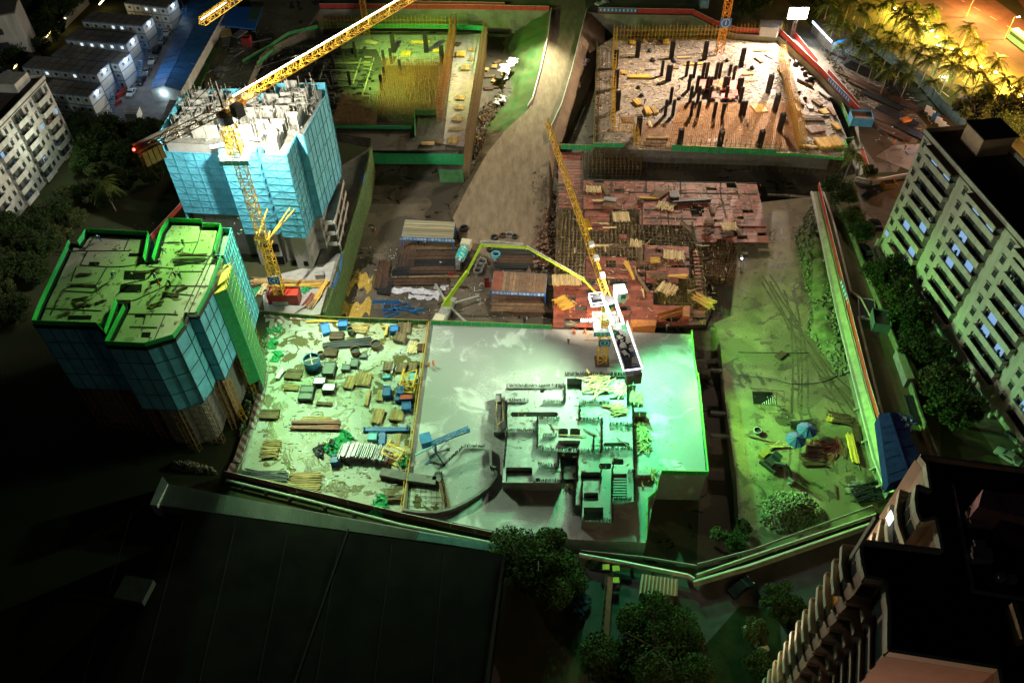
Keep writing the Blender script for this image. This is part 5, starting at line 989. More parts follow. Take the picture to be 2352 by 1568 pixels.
# crates, tanks, cages
cr = [((600,285),(2.8,2.2,1.3),'pale topped black rack in the centre left'),((680,340),(3.0,2.2,1.3),'pale topped black rack right of the first'),((495,352),(3.2,2.0,1.2),'dark green rack, upper of the left pair'),((480,412),(3.2,2.0,1.2),'dark green rack, lower of the left pair'),((680,180),(2.8,4.0,1.4),'grey framed steel table in the upper centre'),((825,165),(2.0,1.8,1.0),'small grey crate in the upper centre'),((895,125),(1.8,2.6,1.0),'reddish brown crate in the upper centre'),((970,60),(1.8,1.4,.8),'dark box right of the brown drum')]
for i, ((x, y), d, l) in enumerate(cr): crate(x, y, .03, d, -3, mat('rack_grey', (.10, .12, .11), .6, .3, var=.3), l, e2, 'crate', 'steel_crate', 'steel racks on the left slab', al if i < 2 else mat('rack_lid', (.12, .14, .12), .6, .2))
def drum(x, y, r_, h, m, lab, fxn=e2, z=.03, lidm=None, cat='tank', name='tank', cross=False):
    p = U(*fxn(x, y), z); o = thing(name, lab, cat, (p.x, p.y, z)); mb = MB(); k = 24
    for j in range(k):
        a, b = 2*pi*j/k, 2*pi*(j+1)/k; mb.quad((p.x+cos(a)*r_, p.y+sin(a)*r_, z), (p.x+cos(b)*r_, p.y+sin(b)*r_, z), (p.x+cos(b)*r_, p.y+sin(b)*r_, z+h), (p.x+cos(a)*r_, p.y+sin(a)*r_, z+h)); mb.beam((p.x+cos(a)*r_, p.y+sin(a)*r_, z+h), (p.x+cos(b)*r_, p.y+sin(b)*r_, z+h), .14)
    mb.build('shell', m, o, True); MB().tube((p.x, p.y, z+.1), (p.x, p.y, z+h*.7), r_*.93, n=24).build('fill', lidm or dark, o)
    if cross:
        mb = MB()
        for a in (.3, 1.87): mb.beam((p.x-cos(a)*r_, p.y-sin(a)*r_, z+h-.05), (p.x+cos(a)*r_, p.y+sin(a)*r_, z+h-.05), .12)
        mb.build('cross_bar', steel, o)
    return o
drum(540, 135, 1.6, 2.0, mat('tank_blue', (.05, .22, .40), .5, .2), 'large round open tank with cross bars at the upper left of the slab', cross=True); drum(905, 35, .9, 1.4, mat('rust_brown', (.16, .09, .04), .8), 'brown round drum in the upper middle of the slab'); drum(610, 55, .6, 1.0, MATS['rust_brown'], 'small dark drum left of the slab top'); drum(1080, 1468, 1.0, 1.0, MATS['rust_brown'], 'rusty drum between the long black steel and the divider', d2); drum(862, 1355, .6, 1.4, mat('olive_drum', (.12, .16, .09), .7), 'narrow olive drum near the slab top', d2); drum(1420, 270, .7, .3, white, 'round white lid by the divider', cat='lid', name='lid')
bb = MATS['bright_blue_paint']
for (x, y), d, rz, l in (((1165,685),(10.6,1.0,.6),-1,'long dark blue steel crossbeam in the lower middle of the slab'),((1130,760),(1.3,3.6,.7),2,'blue upright steel piece under the crossbeam'),((1172,375),(1.7,3.0,1.4),2,'blue wire cage in the right middle of the slab'),((1288,362),(1.3,3.0,1.6),2,'blue lattice cage right of the wire cage'),((1340,500),(2.0,2.2,1.3),2,'dark blue box near the divider'),((1270,430),(1.2,1.5,1.2),2,'small blue box left of the red lid box'),((730,955),(1.6,2.0,1.4),4,'dark blue motor box near the front of the slab'),((1385,240),(1.6,2.6,.6),2,'turquoise crate above the yellow cage'),((1170,240),(1.8,1.0,.8),4,'small turquoise box left of the yellow cage'),((1050,750),(2.0,2.0,.8),-3,'turquoise box under the left end of the crossbeam')):
    crate(x, y, .03, d, rz, bb if 'turq' not in l else mat('turquoise_box', (.10, .42, .50), .5), l, e2, 'steel part', 'steel_box', 'blue steel pieces on the left slab', mat('blue_lid', (.02, .10, .3), .5) if 'turq' not in l else MATS['turquoise_box'])
crate(1340, 425, .03, (3.2,1.8,1.4), 2, dark, 'black box with a red lid near the divider', e2, 'steel part', 'steel_box', 'blue steel pieces on the left slab', red); crate(800, 1300, .03, (1.8,1.6,1.2), 3, bb, 'blue motor at the right end of the lime beam', d2, lid=bb); crate(1235, 1340, .03, (1.6,1.6,1.2), 3, bb, 'blue motor beside the orange angle', d2, lid=bb); crate(650, 1330, .03, (1.6,2.8,.8), 20, bb, 'crooked blue machine part below the lime beam', d2, lid=bb)
def cage(x, y, w, l, h, rz, m, lab, fxn=e2):
    p = U(*fxn(x, y), .03); o = thing('mast_section', lab, 'crane section', (p.x, p.y, .03)); mb = MB(); r_ = radians(rz); truss(mb, loc(p, r_, -l/2, 0, h/2), loc(p, r_, l/2, 0, h/2), w, h, 1.3, .16, .1); mb.build('lattice', m, o); mb = MB()
    for s in (-1, 1): mb.beam(loc(p, r_, s*l/2, -w/2, .1), loc(p, r_, s*l/2, w/2, .1), .2)
    mb.build('foot_bar', m, o)
cage(1362, 290, 2.6, 4.2, 2.0, 82, yellow, 'yellow lattice mast section standing by the divider'); cage(1243, 905, 3.4, 3.4, 2.0, 60, yellow, 'yellow lattice mast section at the right end of the panel racks')
def netpile(x, y, s, lab, fxn=e2, m=green, z=.03): o = crumple(x, y, z, s*1.4, s*.8, R.uniform(0, 90), lab, fxn, m, 'net_pile', .9); o['category'] = 'net pile'
netpile(760, 800, 4, 'bright green net pile left of the panel racks'); netpile(1105, 1330, 3, 'green net scrap at the front right of the left slab'); netpile(1325, 945, 2, 'green net scrap beside the lower yellow section'); netpile(650, 850, 3, 'heap of dark scrap left of the green net pile', m=dark)
for x, y, fx_, l in ((220,1330,d2,'green net ball at the upper left of the slab'),(190,1440,d2,'green net ball below the upper one on the slab edge'),(230,55,e2,'green net scrap on the upper left slab edge'),(480,970,d2,'green net scrap beside the red cabinets')): netpile(x, y, 2.2, l, fx_)
# striped edge boards along the left side of the slab
strm = bpy.data.materials.new('striped_board'); strm.use_nodes = True; nt = strm.node_tree; b_ = nt.nodes['Principled BSDF']; wv = nt.nodes.new('ShaderNodeTexWave'); tc = nt.nodes.new('ShaderNodeTexCoord'); cr_ = nt.nodes.new('ShaderNodeValToRGB')
wv.wave_profile = 'SAW'; wv.inputs['Scale'].default_value = .36; wv.bands_direction = 'DIAGONAL'; nt.links.new(tc.outputs['Object'], wv.inputs[0]); nt.links.new(wv.outputs['Fac'], cr_.inputs[0]); cr_.color_ramp.interpolation = 'CONSTANT'; cr_.color_ramp.elements[0].color = (.30, .13, .11, 1); cr_.color_ramp.elements[1].color = (.6, .6, .55, 1); cr_.color_ramp.elements[1].position = .5; nt.links.new(cr_.outputs[0], b_.inputs['Base Color'])
for i, (a, b, l) in enumerate((((608,723),(650,727),'striped red and white board at the top left corner of the left slab'),((668,728),(702,731),'striped board beside the small turquoise plate'),((646,735),(620,780),'striped board down the left edge of the left slab, topmost'),((600,905),(578,985),'striped board down the left edge of the left slab, middle'),((566,1000),(545,1062),'striped board down the left edge of the left slab, lowest'),((540,1065),(528,1092),'last short striped board at the slab corner'))):
    p, q = U(*a), U(*b); d = (q-p).normalized(); n_ = Vector((-d.y, d.x, 0))*.75; o = thing('edge_board', l, 'edge board', (p.x, p.y, 0), 'striped boards along the left slab edge'); MB().prism([(p-n_).to_2d(), (q-n_).to_2d(), (q+n_).to_2d(), (p+n_).to_2d()], .05, .16, True).build('board', strm, o); mb = MB(); mb.beam(p-n_+Vector((0, 0, .2)), q-n_+Vector((0, 0, .2)), .1); mb.beam(p+n_+Vector((0, 0, .2)), q+n_+Vector((0, 0, .2)), .1); mb.build('edge_tube', wood_d, o)
MB().prism([U(*p).to_2d() for p in ((706,728),(728,729),(727,736),(704,735))], .05, .25, True).build('turquoise_plate', MATS['turquoise_box']); tag(bpy.data.objects['turquoise_plate'], 'flat turquoise plate at the upper edge of the left slab', 'plate')
# divider between the two slabs
dv = thing('slab_divider', 'rusty yellow bar rail dividing the cluttered slab from the fresh grey slab', 'rail', U(958, 960)); a, b = U(986, 745), U(926, 1180); mb = MB(); mb.beam(a+Vector((0, 0, .35)), b+Vector((0, 0, .35)), .5, .5); mb.build('kerb_form', wood_d, dv); mb = MB()
for i in range(60): p = lerp(a, b, i/59); mb.beam(p, p+Vector((R.uniform(-.2,.2), R.uniform(-.3,.3), R.uniform(.7, 1.3))), .06)
mb.beam(a+Vector((0, 0, 1)), b+Vector((0, 0, 1)), .1); mb.beam(a+Vector((-.5, 0, .7)), b+Vector((-.5, 0, .7)), .09); mb.build('bar', scaf, dv)
# podium corner at the foot of crane 4: red cabinets and yellow boards
crate(240, 1068, .05, (3.2,2.6,2.6), -2, red, 'dark red hut with a pale frame at the foot of crane four', d2, 'hut', 'site_hut', None, mat('hut_roof', (.28, .09, .05), .7)); crate(372, 1068, .05, (3.0,2.6,2.6), -2, mat('rust_red', (.30, .05, .03), .6), 'bright red roofed hut right of the framed one', d2, 'hut', 'site_hut', None, mat('bright_red', (.60, .05, .02), .5))
items(d2, .05, [(330,918,22,1.4,.5,-3,'w','long orange board heap along the foot of the turquoise tower',.05),(380,950,18,1.2,.4,-3,'y','second orange board row beside crane four',.05),(615,990,9,1.4,.5,75,'y','yellow boards stacked along the podium edge',.05),(560,1080,7,1.6,.4,68,'w','brown boards beside the right hut',.05),(500,1080,6,1.6,.3,70,'x','reddish boards right of the huts',.05),(120,970,7,1.6,.3,80,'g','pale pole heap left of crane four',.15),(600,870,2.6,2.2,1.2,5,'s','white box pile at the right corner of the podium'),(435,1150,4.5,.5,.3,45,'s','striped white tube crossing the podium corner'),(100,920,7,2,.3,0,'w','orange board heap at the left end of the podium',.15)], 'boards round the foot of crane four')
netpile(350, 1000, 2.5, 'green net heap beside the foot of crane four', d2); netpile(60, 1000, 3, 'green net hanging at the left end of the podium', d2)
# spill of tubes and nets at the near tower foot
rubble('scrap', [U(x, y) for x, y in ((590,800),(612,760),(618,800),(600,870),(575,960),(560,1000),(545,1010),(560,940),(580,860))], 0, 300, .15, .6, .8, mat('green_scrap', (.10, .16, .07), .9, var=.6, sc=1, island=.6), 'green and brown scrap strewn along the foot of the near tower', 21)
rubble('rubble', [U(x, y) for x, y in ((400,1060),(430,1058),(490,1075),(500,1090),(440,1085),(395,1078))], 0, 240, .2, .5, .9, rub, 'pale debris heap behind the dark shed at the left', 22)
# ---------------------------------------------------------------- structure rising from the fresh slab
def holed_slab(poly, holes, z0, z1, m, wm, parent, name='floor_slab', depth=1.8):
    loops = [[p.to_3d() for p in poly]]+[[p.to_3d() for p in h] for h in holes]; tri = geometry.tessellate_polygon(loops); vs = [p for l in loops for p in l]; mb = MB(); fs = []
    for t in tri:
        a, b, c = (vs[i] for i in t); fs.append(t if (b-a).cross(c-a).z > 0 else t[::-1])
    mb.add([(p.x, p.y, z1) for p in vs], fs); s_ = mb.build(name, m, parent); mb = MB(); mb.prism(poly, z0, z1-.002, top=False)
    for h in holes:
        n = len(h)
        for i in range(n): a, b = h[i], h[(i+1) % n]; mb.quad((a.x, a.y, z1-.001), (b.x, b.y, z1-.001), (b.x, b.y, z1-depth), (a.x, a.y, z1-depth))
    mb.build('wall', wm, parent); return s_
CZ = 2.5
cs_ = thing('core_structure', 'raised concrete core with black shafts and rebar starters on the fresh slab', 'concrete structure', U(1340, 1030, 0))
poly = V2(e3, ((45,325),(555,325),(560,225),(1080,225),(1090,470),(1130,480),(1150,1010),(1160,1290),(962,1322),(965,1475),(700,1460),(705,1328),(640,1320),(668,875),(505,872),(530,1135),(20,1130),(45,720),(70,450),(45,440)), CZ)
def rr_(x0, y0, x1, y1, c=14): return V2(e3, ((x0+c,y0),(x1-c,y0),(x1,y0+c),(x1,y1-c),(x1-c,y1),(x0+c,y1),(x0,y1-c),(x0,y0+c)), CZ)
holes = [rr_(88,528,500,568,16),rr_(498,668,582,740,8),rr_(598,668,686,740,8),V2(e3, ((505,768),(682,768),(600,850)), CZ),rr_(572,240,700,345,3),rr_(880,790,1112,822,16),rr_(848,966,950,1015,8),rr_(958,928,1056,978,8),rr_(690,1040,858,1125,12),rr_(962,1055,1085,1275,8),rr_(716,1216,840,1290,10),rr_(716,1342,884,1452,3),rr_(50,1000,276,1128,10),rr_(718,232,925,250,2),rr_(940,225,1070,250,2),rr_(705,372,930,384,2),rr_(935,405,1062,425,2)]
for cx, cy in ((362,350),(325,1106)): holes.append([U(*e3(cx+20*cos(t*pi/6), cy+14*sin(t*pi/6)), CZ).to_2d() for t in range(12)])
corem = wet('core_concrete', (.31, .32, .31), (.24, .25, .24), (.15, .16, .15), .16, .6, .35)
holed_slab(poly, holes, 0, CZ, corem, concrete_d, cs_)
for x0, y0, x1, y1, z in ((510,878,640,980,.4),(60,1045,270,1128,1.6),(690,1095,855,1138,1.7),(720,1260,838,1290,1.6),(545,985,640,1100,1.0),(1085,270,1165,300,2.2),(1100,360,1210,470,1.2),(1128,490,1255,525,2.3),(1150,1020,1285,1065,1.2),(1100,1050,1148,1280,2.0)):
    MB().prism(V2(e3, ((x0,y0),(x1,y0),(x1,y1),(x0,y1)), z), .04, z, True).build('low_slab', corem if z > 1 else concrete_d, cs_)
stp = MB()
for i in range(9): MB().prism(V2(e3, ((965,1068+i*23),(1082,1068+i*23),(1082,1080+i*23),(965,1080+i*23)), CZ-.3-i*.1), .2, CZ-.3-i*.1, True).build('stair_tread', corem, cs_)
MB().prism(V2(e3, ((970,1060),(1080,1060),(1080,1270),(970,1270)), .3), .05, .2, True).build('stair_floor', concrete_d, cs_)
MB().prism(V2(e3, ((500,750),(688,750),(686,768),(502,768)), CZ+1.0), CZ, CZ+.9, True).build('upstand', concrete, cs_)
for x0, y0, x1, y1 in ((530,1140,20,1136),(960,1330,960,1470),(640,1325,705,1333),(20,1130,20,1200)): pass
strt = mat('starter_bar', (.05, .04, .03), .7, .3, var=.3)
def row(pts, n, h=1.0, wv_=.1, z=CZ, fx_=e3):
    mb = MB(); P_ = [U(*fx_(*p), z) for p in pts]
    for a, b in zip(P_, P_[1:]):
        k = max(2, int((b-a).length/.22))
        for i in range(k+1):
            for s in (-.09, .09): p = lerp(a, b, i/k)+Vector((s, s, 0)); mb.beam(p, p+Vector((R.gauss(0, .06), R.gauss(0, .06), h*R.uniform(.8, 1.3))), .075, caps=False)
    mb.build('starter_row', strt, cs_)
for pts in (((60,322),(550,322)),((560,222),(1080,222)),((1088,230),(1090,470),(1132,480),(1145,1000)),((50,460),(60,720),(35,1000)),((60,445),(240,445)),((370,455),(545,460)),((555,330),(555,460)),((690,460),(930,462)),((680,470),(680,600)),((680,605),(870,605)),((870,610),(875,650)),((940,645),(1125,652)),((320,590),(320,840)),((320,590),(505,598)),((60,705),(310,705)),((370,740),(480,740)),((370,860),(860,880)),((320,845),(365,848)),((870,670),(870,870)),((880,855),(1130,858)),((500,870),(500,990)),((665,880),(660,1130)),((960,1010),(955,1300)),((1095,1050),(1145,1050),(1150,1290)),((280,1130),(530,1135)),((540,1130),(540,1000)),((340,1000),(500,1000)),((860,1050),(860,1140)),((640,1140),(640,1320)),((700,1140),(700,1320)),((960,1325),(962,1470)),((705,1460),(960,1472)),((975,1290),(1115,1290)),((800,760),(800,860))): row(pts, 0)
items(e3, CZ, [(830,300,6.5,6,.35,25,'g','big heap of pale boards at the top of the concrete core',.5),(1030,340,5.5,3,.35,62,'g','leaning pale board heap at the upper right of the core',.4),(1160,415,4.2,3,.3,75,'w','board heap on the right outer edge of the core',.3),(930,488,3.6,.8,.3,-12,'w','yellow boards left of the square board pile'),(1010,515,4,3.4,.3,15,'w','square board pile below the leaning boards',.3),(760,205,2.6,.3,.3,110,'y','thin yellow pole leaning over the core top'),(765,705,4.4,.3,.2,-36,'o','thin dark plank between the shafts'),(625,735,7,.25,.2,-3,'w','pale plank across the double shaft'),(1060,800,4.5,.25,.2,-45,'o','dark plank over the right slot'),(450,660,3,.25,.2,-70,'o','dark plank left of the double shaft'),(1120,640,3,.25,.2,-3,'o','dark plank near the right edge of the core')], 'boards on the concrete core')
items(e3, .05, [(1205,650,5,3,.3,80,'w','upper yellow board heap beside the right core wall',.5),(1215,740,4.5,3.2,.3,70,'w','middle yellow board heap beside the right core wall',.5),(1215,820,4,3.5,.3,20,'w','lower yellow board heap beside the right core wall',.6),(1215,1130,3,.4,.3,80,'w','boards by the stair edge net',.3),(1290,1080,4,2,.3,70,'w','tangled poles at the front net',.5),(600,1140,5,2,.3,70,'o','dark frames in the gap of the core',.4)], 'boards on the concrete core')
# outer left walkway and curved ramp
wk = thing('walkway', 'scaffold walkway with blocks along the left side of the concrete core', 'walkway', U(1140, 960, 0)); MB().prism(V2(e2, ((2105,440),(2190,430),(2195,620),(2180,700),(2085,700)), 1.2), .05, 1.2, True).build('deck', concrete_d, wk)
mb = MB()
for a, b in (((2110,440),(2100,560)),((2100,575),(2120,670)),((2160,440),(2165,600)),((2165,600),(2110,640))): mb.beam(U(*e2(*a), 2.0), U(*e2(*b), 2.0), .12)
mb.build('pole', wood, wk); MB().prism(V2(e2, ((2100,370),(2150,370),(2150,440),(2098,440)), 1.6), .05, 1.6, True).build('block', concrete_d, wk)
cv = thing('curved_ramp', 'curved concrete ramp with a dark wall at the lower middle of the fresh slab', 'ramp', U(1080, 1090, 0))
rp = V2(e2, ((1830,835),(2055,840),(2058,1000),(2085,1030),(2085,1090),(2020,1170),(1940,1230),(1830,1300),(1700,1355),(1650,1200),(1640,1070),(1760,960),(1810,900)), .35)
MB().prism(rp, .04, .35, True).build('ramp_floor', corem, cv)
ow = [(2100,1020),(2105,1090),(2040,1180),(1950,1245),(1840,1315),(1720,1368),(1600,1395),(1450,1395),(1310,1375)]; P_ = V2(e2, ow, .5)
mb = MB()
for a, b in zip(P_, P_[1:]): mb.sheet(a, b, .04, 1.1, .45)
mb.build('outer_wall', concrete_d, cv); P_ = V2(e2, ((2058,840),(2062,1010),(2105,1025)), .5); mb = MB()
for a, b in zip(P_, P_[1:]): mb.sheet(a, b, .04, 1.4, .4)
mb.build('inner_wall', concrete_d, cv)
pit2 = V2(e2, ((1350,1060),(1600,1085),(1640,1060),(1700,1355),(1600,1380),(1330,1370)), .07); MB().prism(pit2, .04, .07, True).build('sunken_floor', slab1, cv)
P_ = V2(e2, ((1120,1040),(1340,1085),(1590,1120),(1625,1050)), .6); mb = MB()
for a, b in zip(P_, P_[1:]): mb.sheet(a, b, .04, .9, 1.6)
mb.build('dark_upstand', concrete_d, cv); P_ = V2(e2, ((1620,1060),(1690,1350)), .6); MB().sheet(P_[0], P_[1], .04, .8, 1.0).build('rusty_upstand', mat('rusty_form', (.20, .11, .06), .9, var=.4), cv)
cs_old = cs_; cs_ = cv
for pts in (((1840,832),(1870,832),(2000,832)),((1700,950),(1820,840)),((1640,1060),(1680,1350)),((1620,1050),(1640,1055))): row(pts, 0, .8, z=.4, fx_=e2)
mb = MB()
for i in range(7): mb.beam(U(*e2(1370+i*45, 1140+i*3), .2), U(*e2(1360+i*47, 1360), .2), .05)
for i in range(5): mb.beam(U(*e2(1345, 1150+i*45), .2), U(*e2(1640, 1165+i*45), .2), .05)
mb.build('bar_grid', strt, cv)
# blue placing boom on three legs
pb_ = thing('placing_boom', 'blue placing boom on spidery legs standing on the fresh slab', 'placing boom', U(*e2(1590,880), .04)); bl_ = mat('boom_blue', (.03, .20, .42), .45, .2); hub = U(*e2(1590, 850), 1.6)
mb = MB(); mb.beam(U(*e2(1590,880), .04), hub+Vector((0, 0, 1)), .35); mb.build('post', bl_, pb_)
for x, y in ((1510,965),(1660,980),(1695,845),(1530,780)): mb = MB(); e = U(*e2(x, y), .1); mb.beam(U(*e2(1592,878), .9), e, .18); mb.box(e, (.5, .5, .15)); mb.build('leg', bl_ if x < 1600 else dark, pb_)
mb = MB(); truss(mb, U(*e2(1555,800), 4), U(*e2(1875,668), 4), .7, .6, 1.2, .14, .07); mb.build('arm', bl_, pb_); mb = MB(); mb.beam(U(*e2(1410,895), 3.4), U(*e2(1600,805), 3.8), .3, .2); mb.build('hose_arm', mat('pale_turquoise', (.20, .45, .50), .5), pb_)
MB().box(U(*e2(1505,770), 2.6), (2.0, 2.2, 1.6), .3).build('counterweight', bl_, pb_); mb = MB(); mb.path([U(*e2(1875,668), 4), U(*e2(1878,700), 2), U(*e2(1700,760), .2), U(*e2(1620,850), .2)], .07); mb.build('hose', dark, pb_)
# rectangular sheet area round the crane foot
MB().prism([U(x, y).to_2d() for x, y in ((1285,822),(1395,828),(1395,870),(1285,868))], .04, .05, True).build('damp_patch', mat('damp_rect', (.30, .30, .29), .6, var=.1, sc=.5)); st(bpy.data.objects['damp_patch'])
for i, (x0, y0, x1, y1) in enumerate(((720,1410,960,1412),(760,1360,960,1362),(745,1330,750,1410),(850,1365,980,1405))):
    mb = MB(); mb.beam(U(*d3(x0, y0), .2), U(*d3(x1, y1), .2), .14); o = mb.build('loose_tube', wood); tag(o, ['lower loose wooden bar lying left of crane three mast','upper loose wooden bar lying left of crane three mast','short loose bar across the two beside crane three mast','slanting loose bar behind crane three mast'][i], 'bar')

# fine litter of the slabs and the yard
def litter(poly, z, n, mats, seed, fxn=lambda x, y: (x, y), lmax=1.4):
    rr = random.Random(seed); P_ = V2(fxn, poly, z); T = geometry.tessellate_polygon([[p.to_3d() for p in P_]]); x0, x1, y0, y1 = min(p.x for p in P_), max(p.x for p in P_), min(p.y for p in P_), max(p.y for p in P_); bb_ = [MB() for _ in mats]
    for i in range(n):
        p = Vector((rr.uniform(x0, x1), rr.uniform(y0, y1)))
        if inside(p, P_, T): rr.choice(bb_).box((p.x, p.y, z+.06), (rr.uniform(.1, lmax)*rr.uniform(.3, 1), rr.uniform(.04, .14), .07), rr.choice((0, pi/2, rr.uniform(0, pi))))
    for b_, (m, lab) in zip(bb_, mats): tag(b_.build('litter', m), lab, 'debris', kind='stuff')
litter([(640,740),(975,755),(922,1160),(560,1090)], .04, 900, [(dark, 'dark offcuts and tools littered over the left slab'), (wood, 'brown wood slivers littered over the left slab'), (steel, 'grey metal bits littered over the left slab')], 1)
litter([(800,560),(1265,600),(1260,735),(780,720)], PZ+.02, 900, [(wood_d, 'brown scraps littered over the rebar yard'), (rebar, 'rusty scraps littered over the rebar yard'), (white_d, 'white rags littered over the rebar yard')], 2, lmax=2)
litter([(1280,415),(1750,425),(1620,745),(1272,745)], RZ_+.35, 1500, [(wood_d, 'brown offcuts littered over the red plywood deck'), (lumg, 'pale battens littered over the red plywood deck'), (dark, 'black scraps littered over the red plywood deck'), (concrete_d, 'grey scraps littered over the red plywood deck')], 3, lmax=2.4)
litter([(1680,650),(1880,470),(1980,900),(2030,1120),(1720,1260)], TZ+.02, 500, [(wood_d, 'brown scraps littered over the soil terrace'), (steel, 'grey scraps littered over the soil terrace')], 4)
litter([(1160,900),(1540,880),(1570,1080),(1180,1110)], CZ+.02, 260, [(wood_d, 'brown offcuts littered over the concrete core'), (wood, 'yellow offcuts littered over the concrete core')], 5)
litter([(470,160),(560,60),(700,70),(560,215)], .05, 400, [(wood_d, 'brown scraps in the upper left yard'), (white_d, 'white scraps in the upper left yard')], 6, lmax=2.5)
litter([(1900,70),(2100,200),(2150,300),(2040,390),(1980,260)], .05, 600, [(rebar, 'rusty offcuts over the stock yard'), (white_d, 'white bits over the stock yard')], 7, lmax=2.5)
litter([(120,520),(560,500),(550,640),(390,790),(100,740)], 28.0, 500, [(dark, 'black ties littered over the tower roof'), (wood_d, 'brown chips littered over the tower roof')], 8, lmax=1.0)
litter([(620,90),(1060,90),(1030,280),(720,280)], NZ+.1, 1200, [(dark, 'black litter over the upper left deck'), (brn, 'orange brown litter over the upper left deck'), (scaf_d, 'rusty tubes littered over the upper left deck')], 9, lmax=2.4)

for i, (pts, l, m) in enumerate(((((1266,26),(1258,90),(1243,160),(1224,230),(1212,250)), 'white capped fence down the left side of the haul road', white_d), (((1347,28),(1334,80),(1312,170),(1290,245),(1264,300),(1262,330)), 'white capped green netted fence down the right side of the haul road', green_d))):
    zz = [0, -.2, -1.1, -2.3, -3.4, -4.2]; P_ = [U(x, y, zz[k]) for k, (x, y) in enumerate(pts)]; o = thing('road_fence', l, 'fence', P_[0], 'fences of the haul road'); mb = MB(); mc = MB()
    for a, b in zip(P_, P_[1:]):
        mb.beam(a+Vector((0, 0, 1.1)), b+Vector((0, 0, 1.1)), .2, .16); k = max(1, int((b-a).length/2))
        for j in range(k): q = lerp(a, b, j/k); mc.beam(q, q+Vector((0, 0, 1.15)), .1)
        mc.quad(tuple(a), tuple(b), tuple(b+Vector((0, 0, 1))), tuple(a+Vector((0, 0, 1))))
    mb.build('top_rail', white if i == 0 else white_d, o); mc.build('net', m, o)
rubble('rubble', [U(x, y, -7.8) for x, y in ((1080,470),(1120,400),(1130,340),(1150,320),(1120,420),(1095,520))], -7.6, 200, .15, .5, .6, mud, 'brown clods along the left foot of the haul road', 41)
rubble('rubble', [U(x, y, -6) for x, y in ((1215,330),(1262,340),(1262,470),(1225,470))], -5.6, 260, .1, .4, .5, mud, 'brown clods along the right foot of the haul road', 42)

rt = MB(); rr = random.Random(77)
for k in range(4):
    p0 = U(rr.uniform(1690, 1840), rr.uniform(620, 760), TZ+.03); pts = [p0]; a = -1.45+rr.uniform(-.25, .25)
    for i in range(34): a += rr.gauss(0, .06); pts.append(pts[-1]+Vector((cos(a), sin(a), 0))*1.6)
    for s_ in (-.9, .9):
        for a_q, b_q in zip(pts, pts[1:]): d = (b_q-a_q).normalized(); n_ = Vector((-d.y, d.x, 0)); q0, q1 = a_q+n_*s_, b_q+n_*s_; rt.quad(*[(w.x, w.y, TZ+.012+k*.004) for w in (q0-n_*.22, q1-n_*.22, q1+n_*.22, q0+n_*.22)][::-1])
ins_ = [p.to_2d() for p in P2(TER, TZ)]; Tt = geometry.tessellate_polygon([[p.to_3d() for p in ins_]])
rt.f = [f for f in rt.f if all(inside(Vector(rt.v[q][:2]), ins_, Tt) for q in f)]
st(rt.build('wheel_ruts', mat('rut_mud', (.085, .07, .04), .9, var=.5, sc=1.2, bump=.5)))
rubble('clods', P2([(1690,650),(1850,520),(1940,900),(1990,1120),(1720,1250),(1665,900)], TZ), TZ-.12, 1400, .08, .3, .05, mat('clod_soil', (.15, .125, .07), .95, var=.5, sc=1, island=.5), 'small clods and stones strewn over the whole soil terrace', 51)
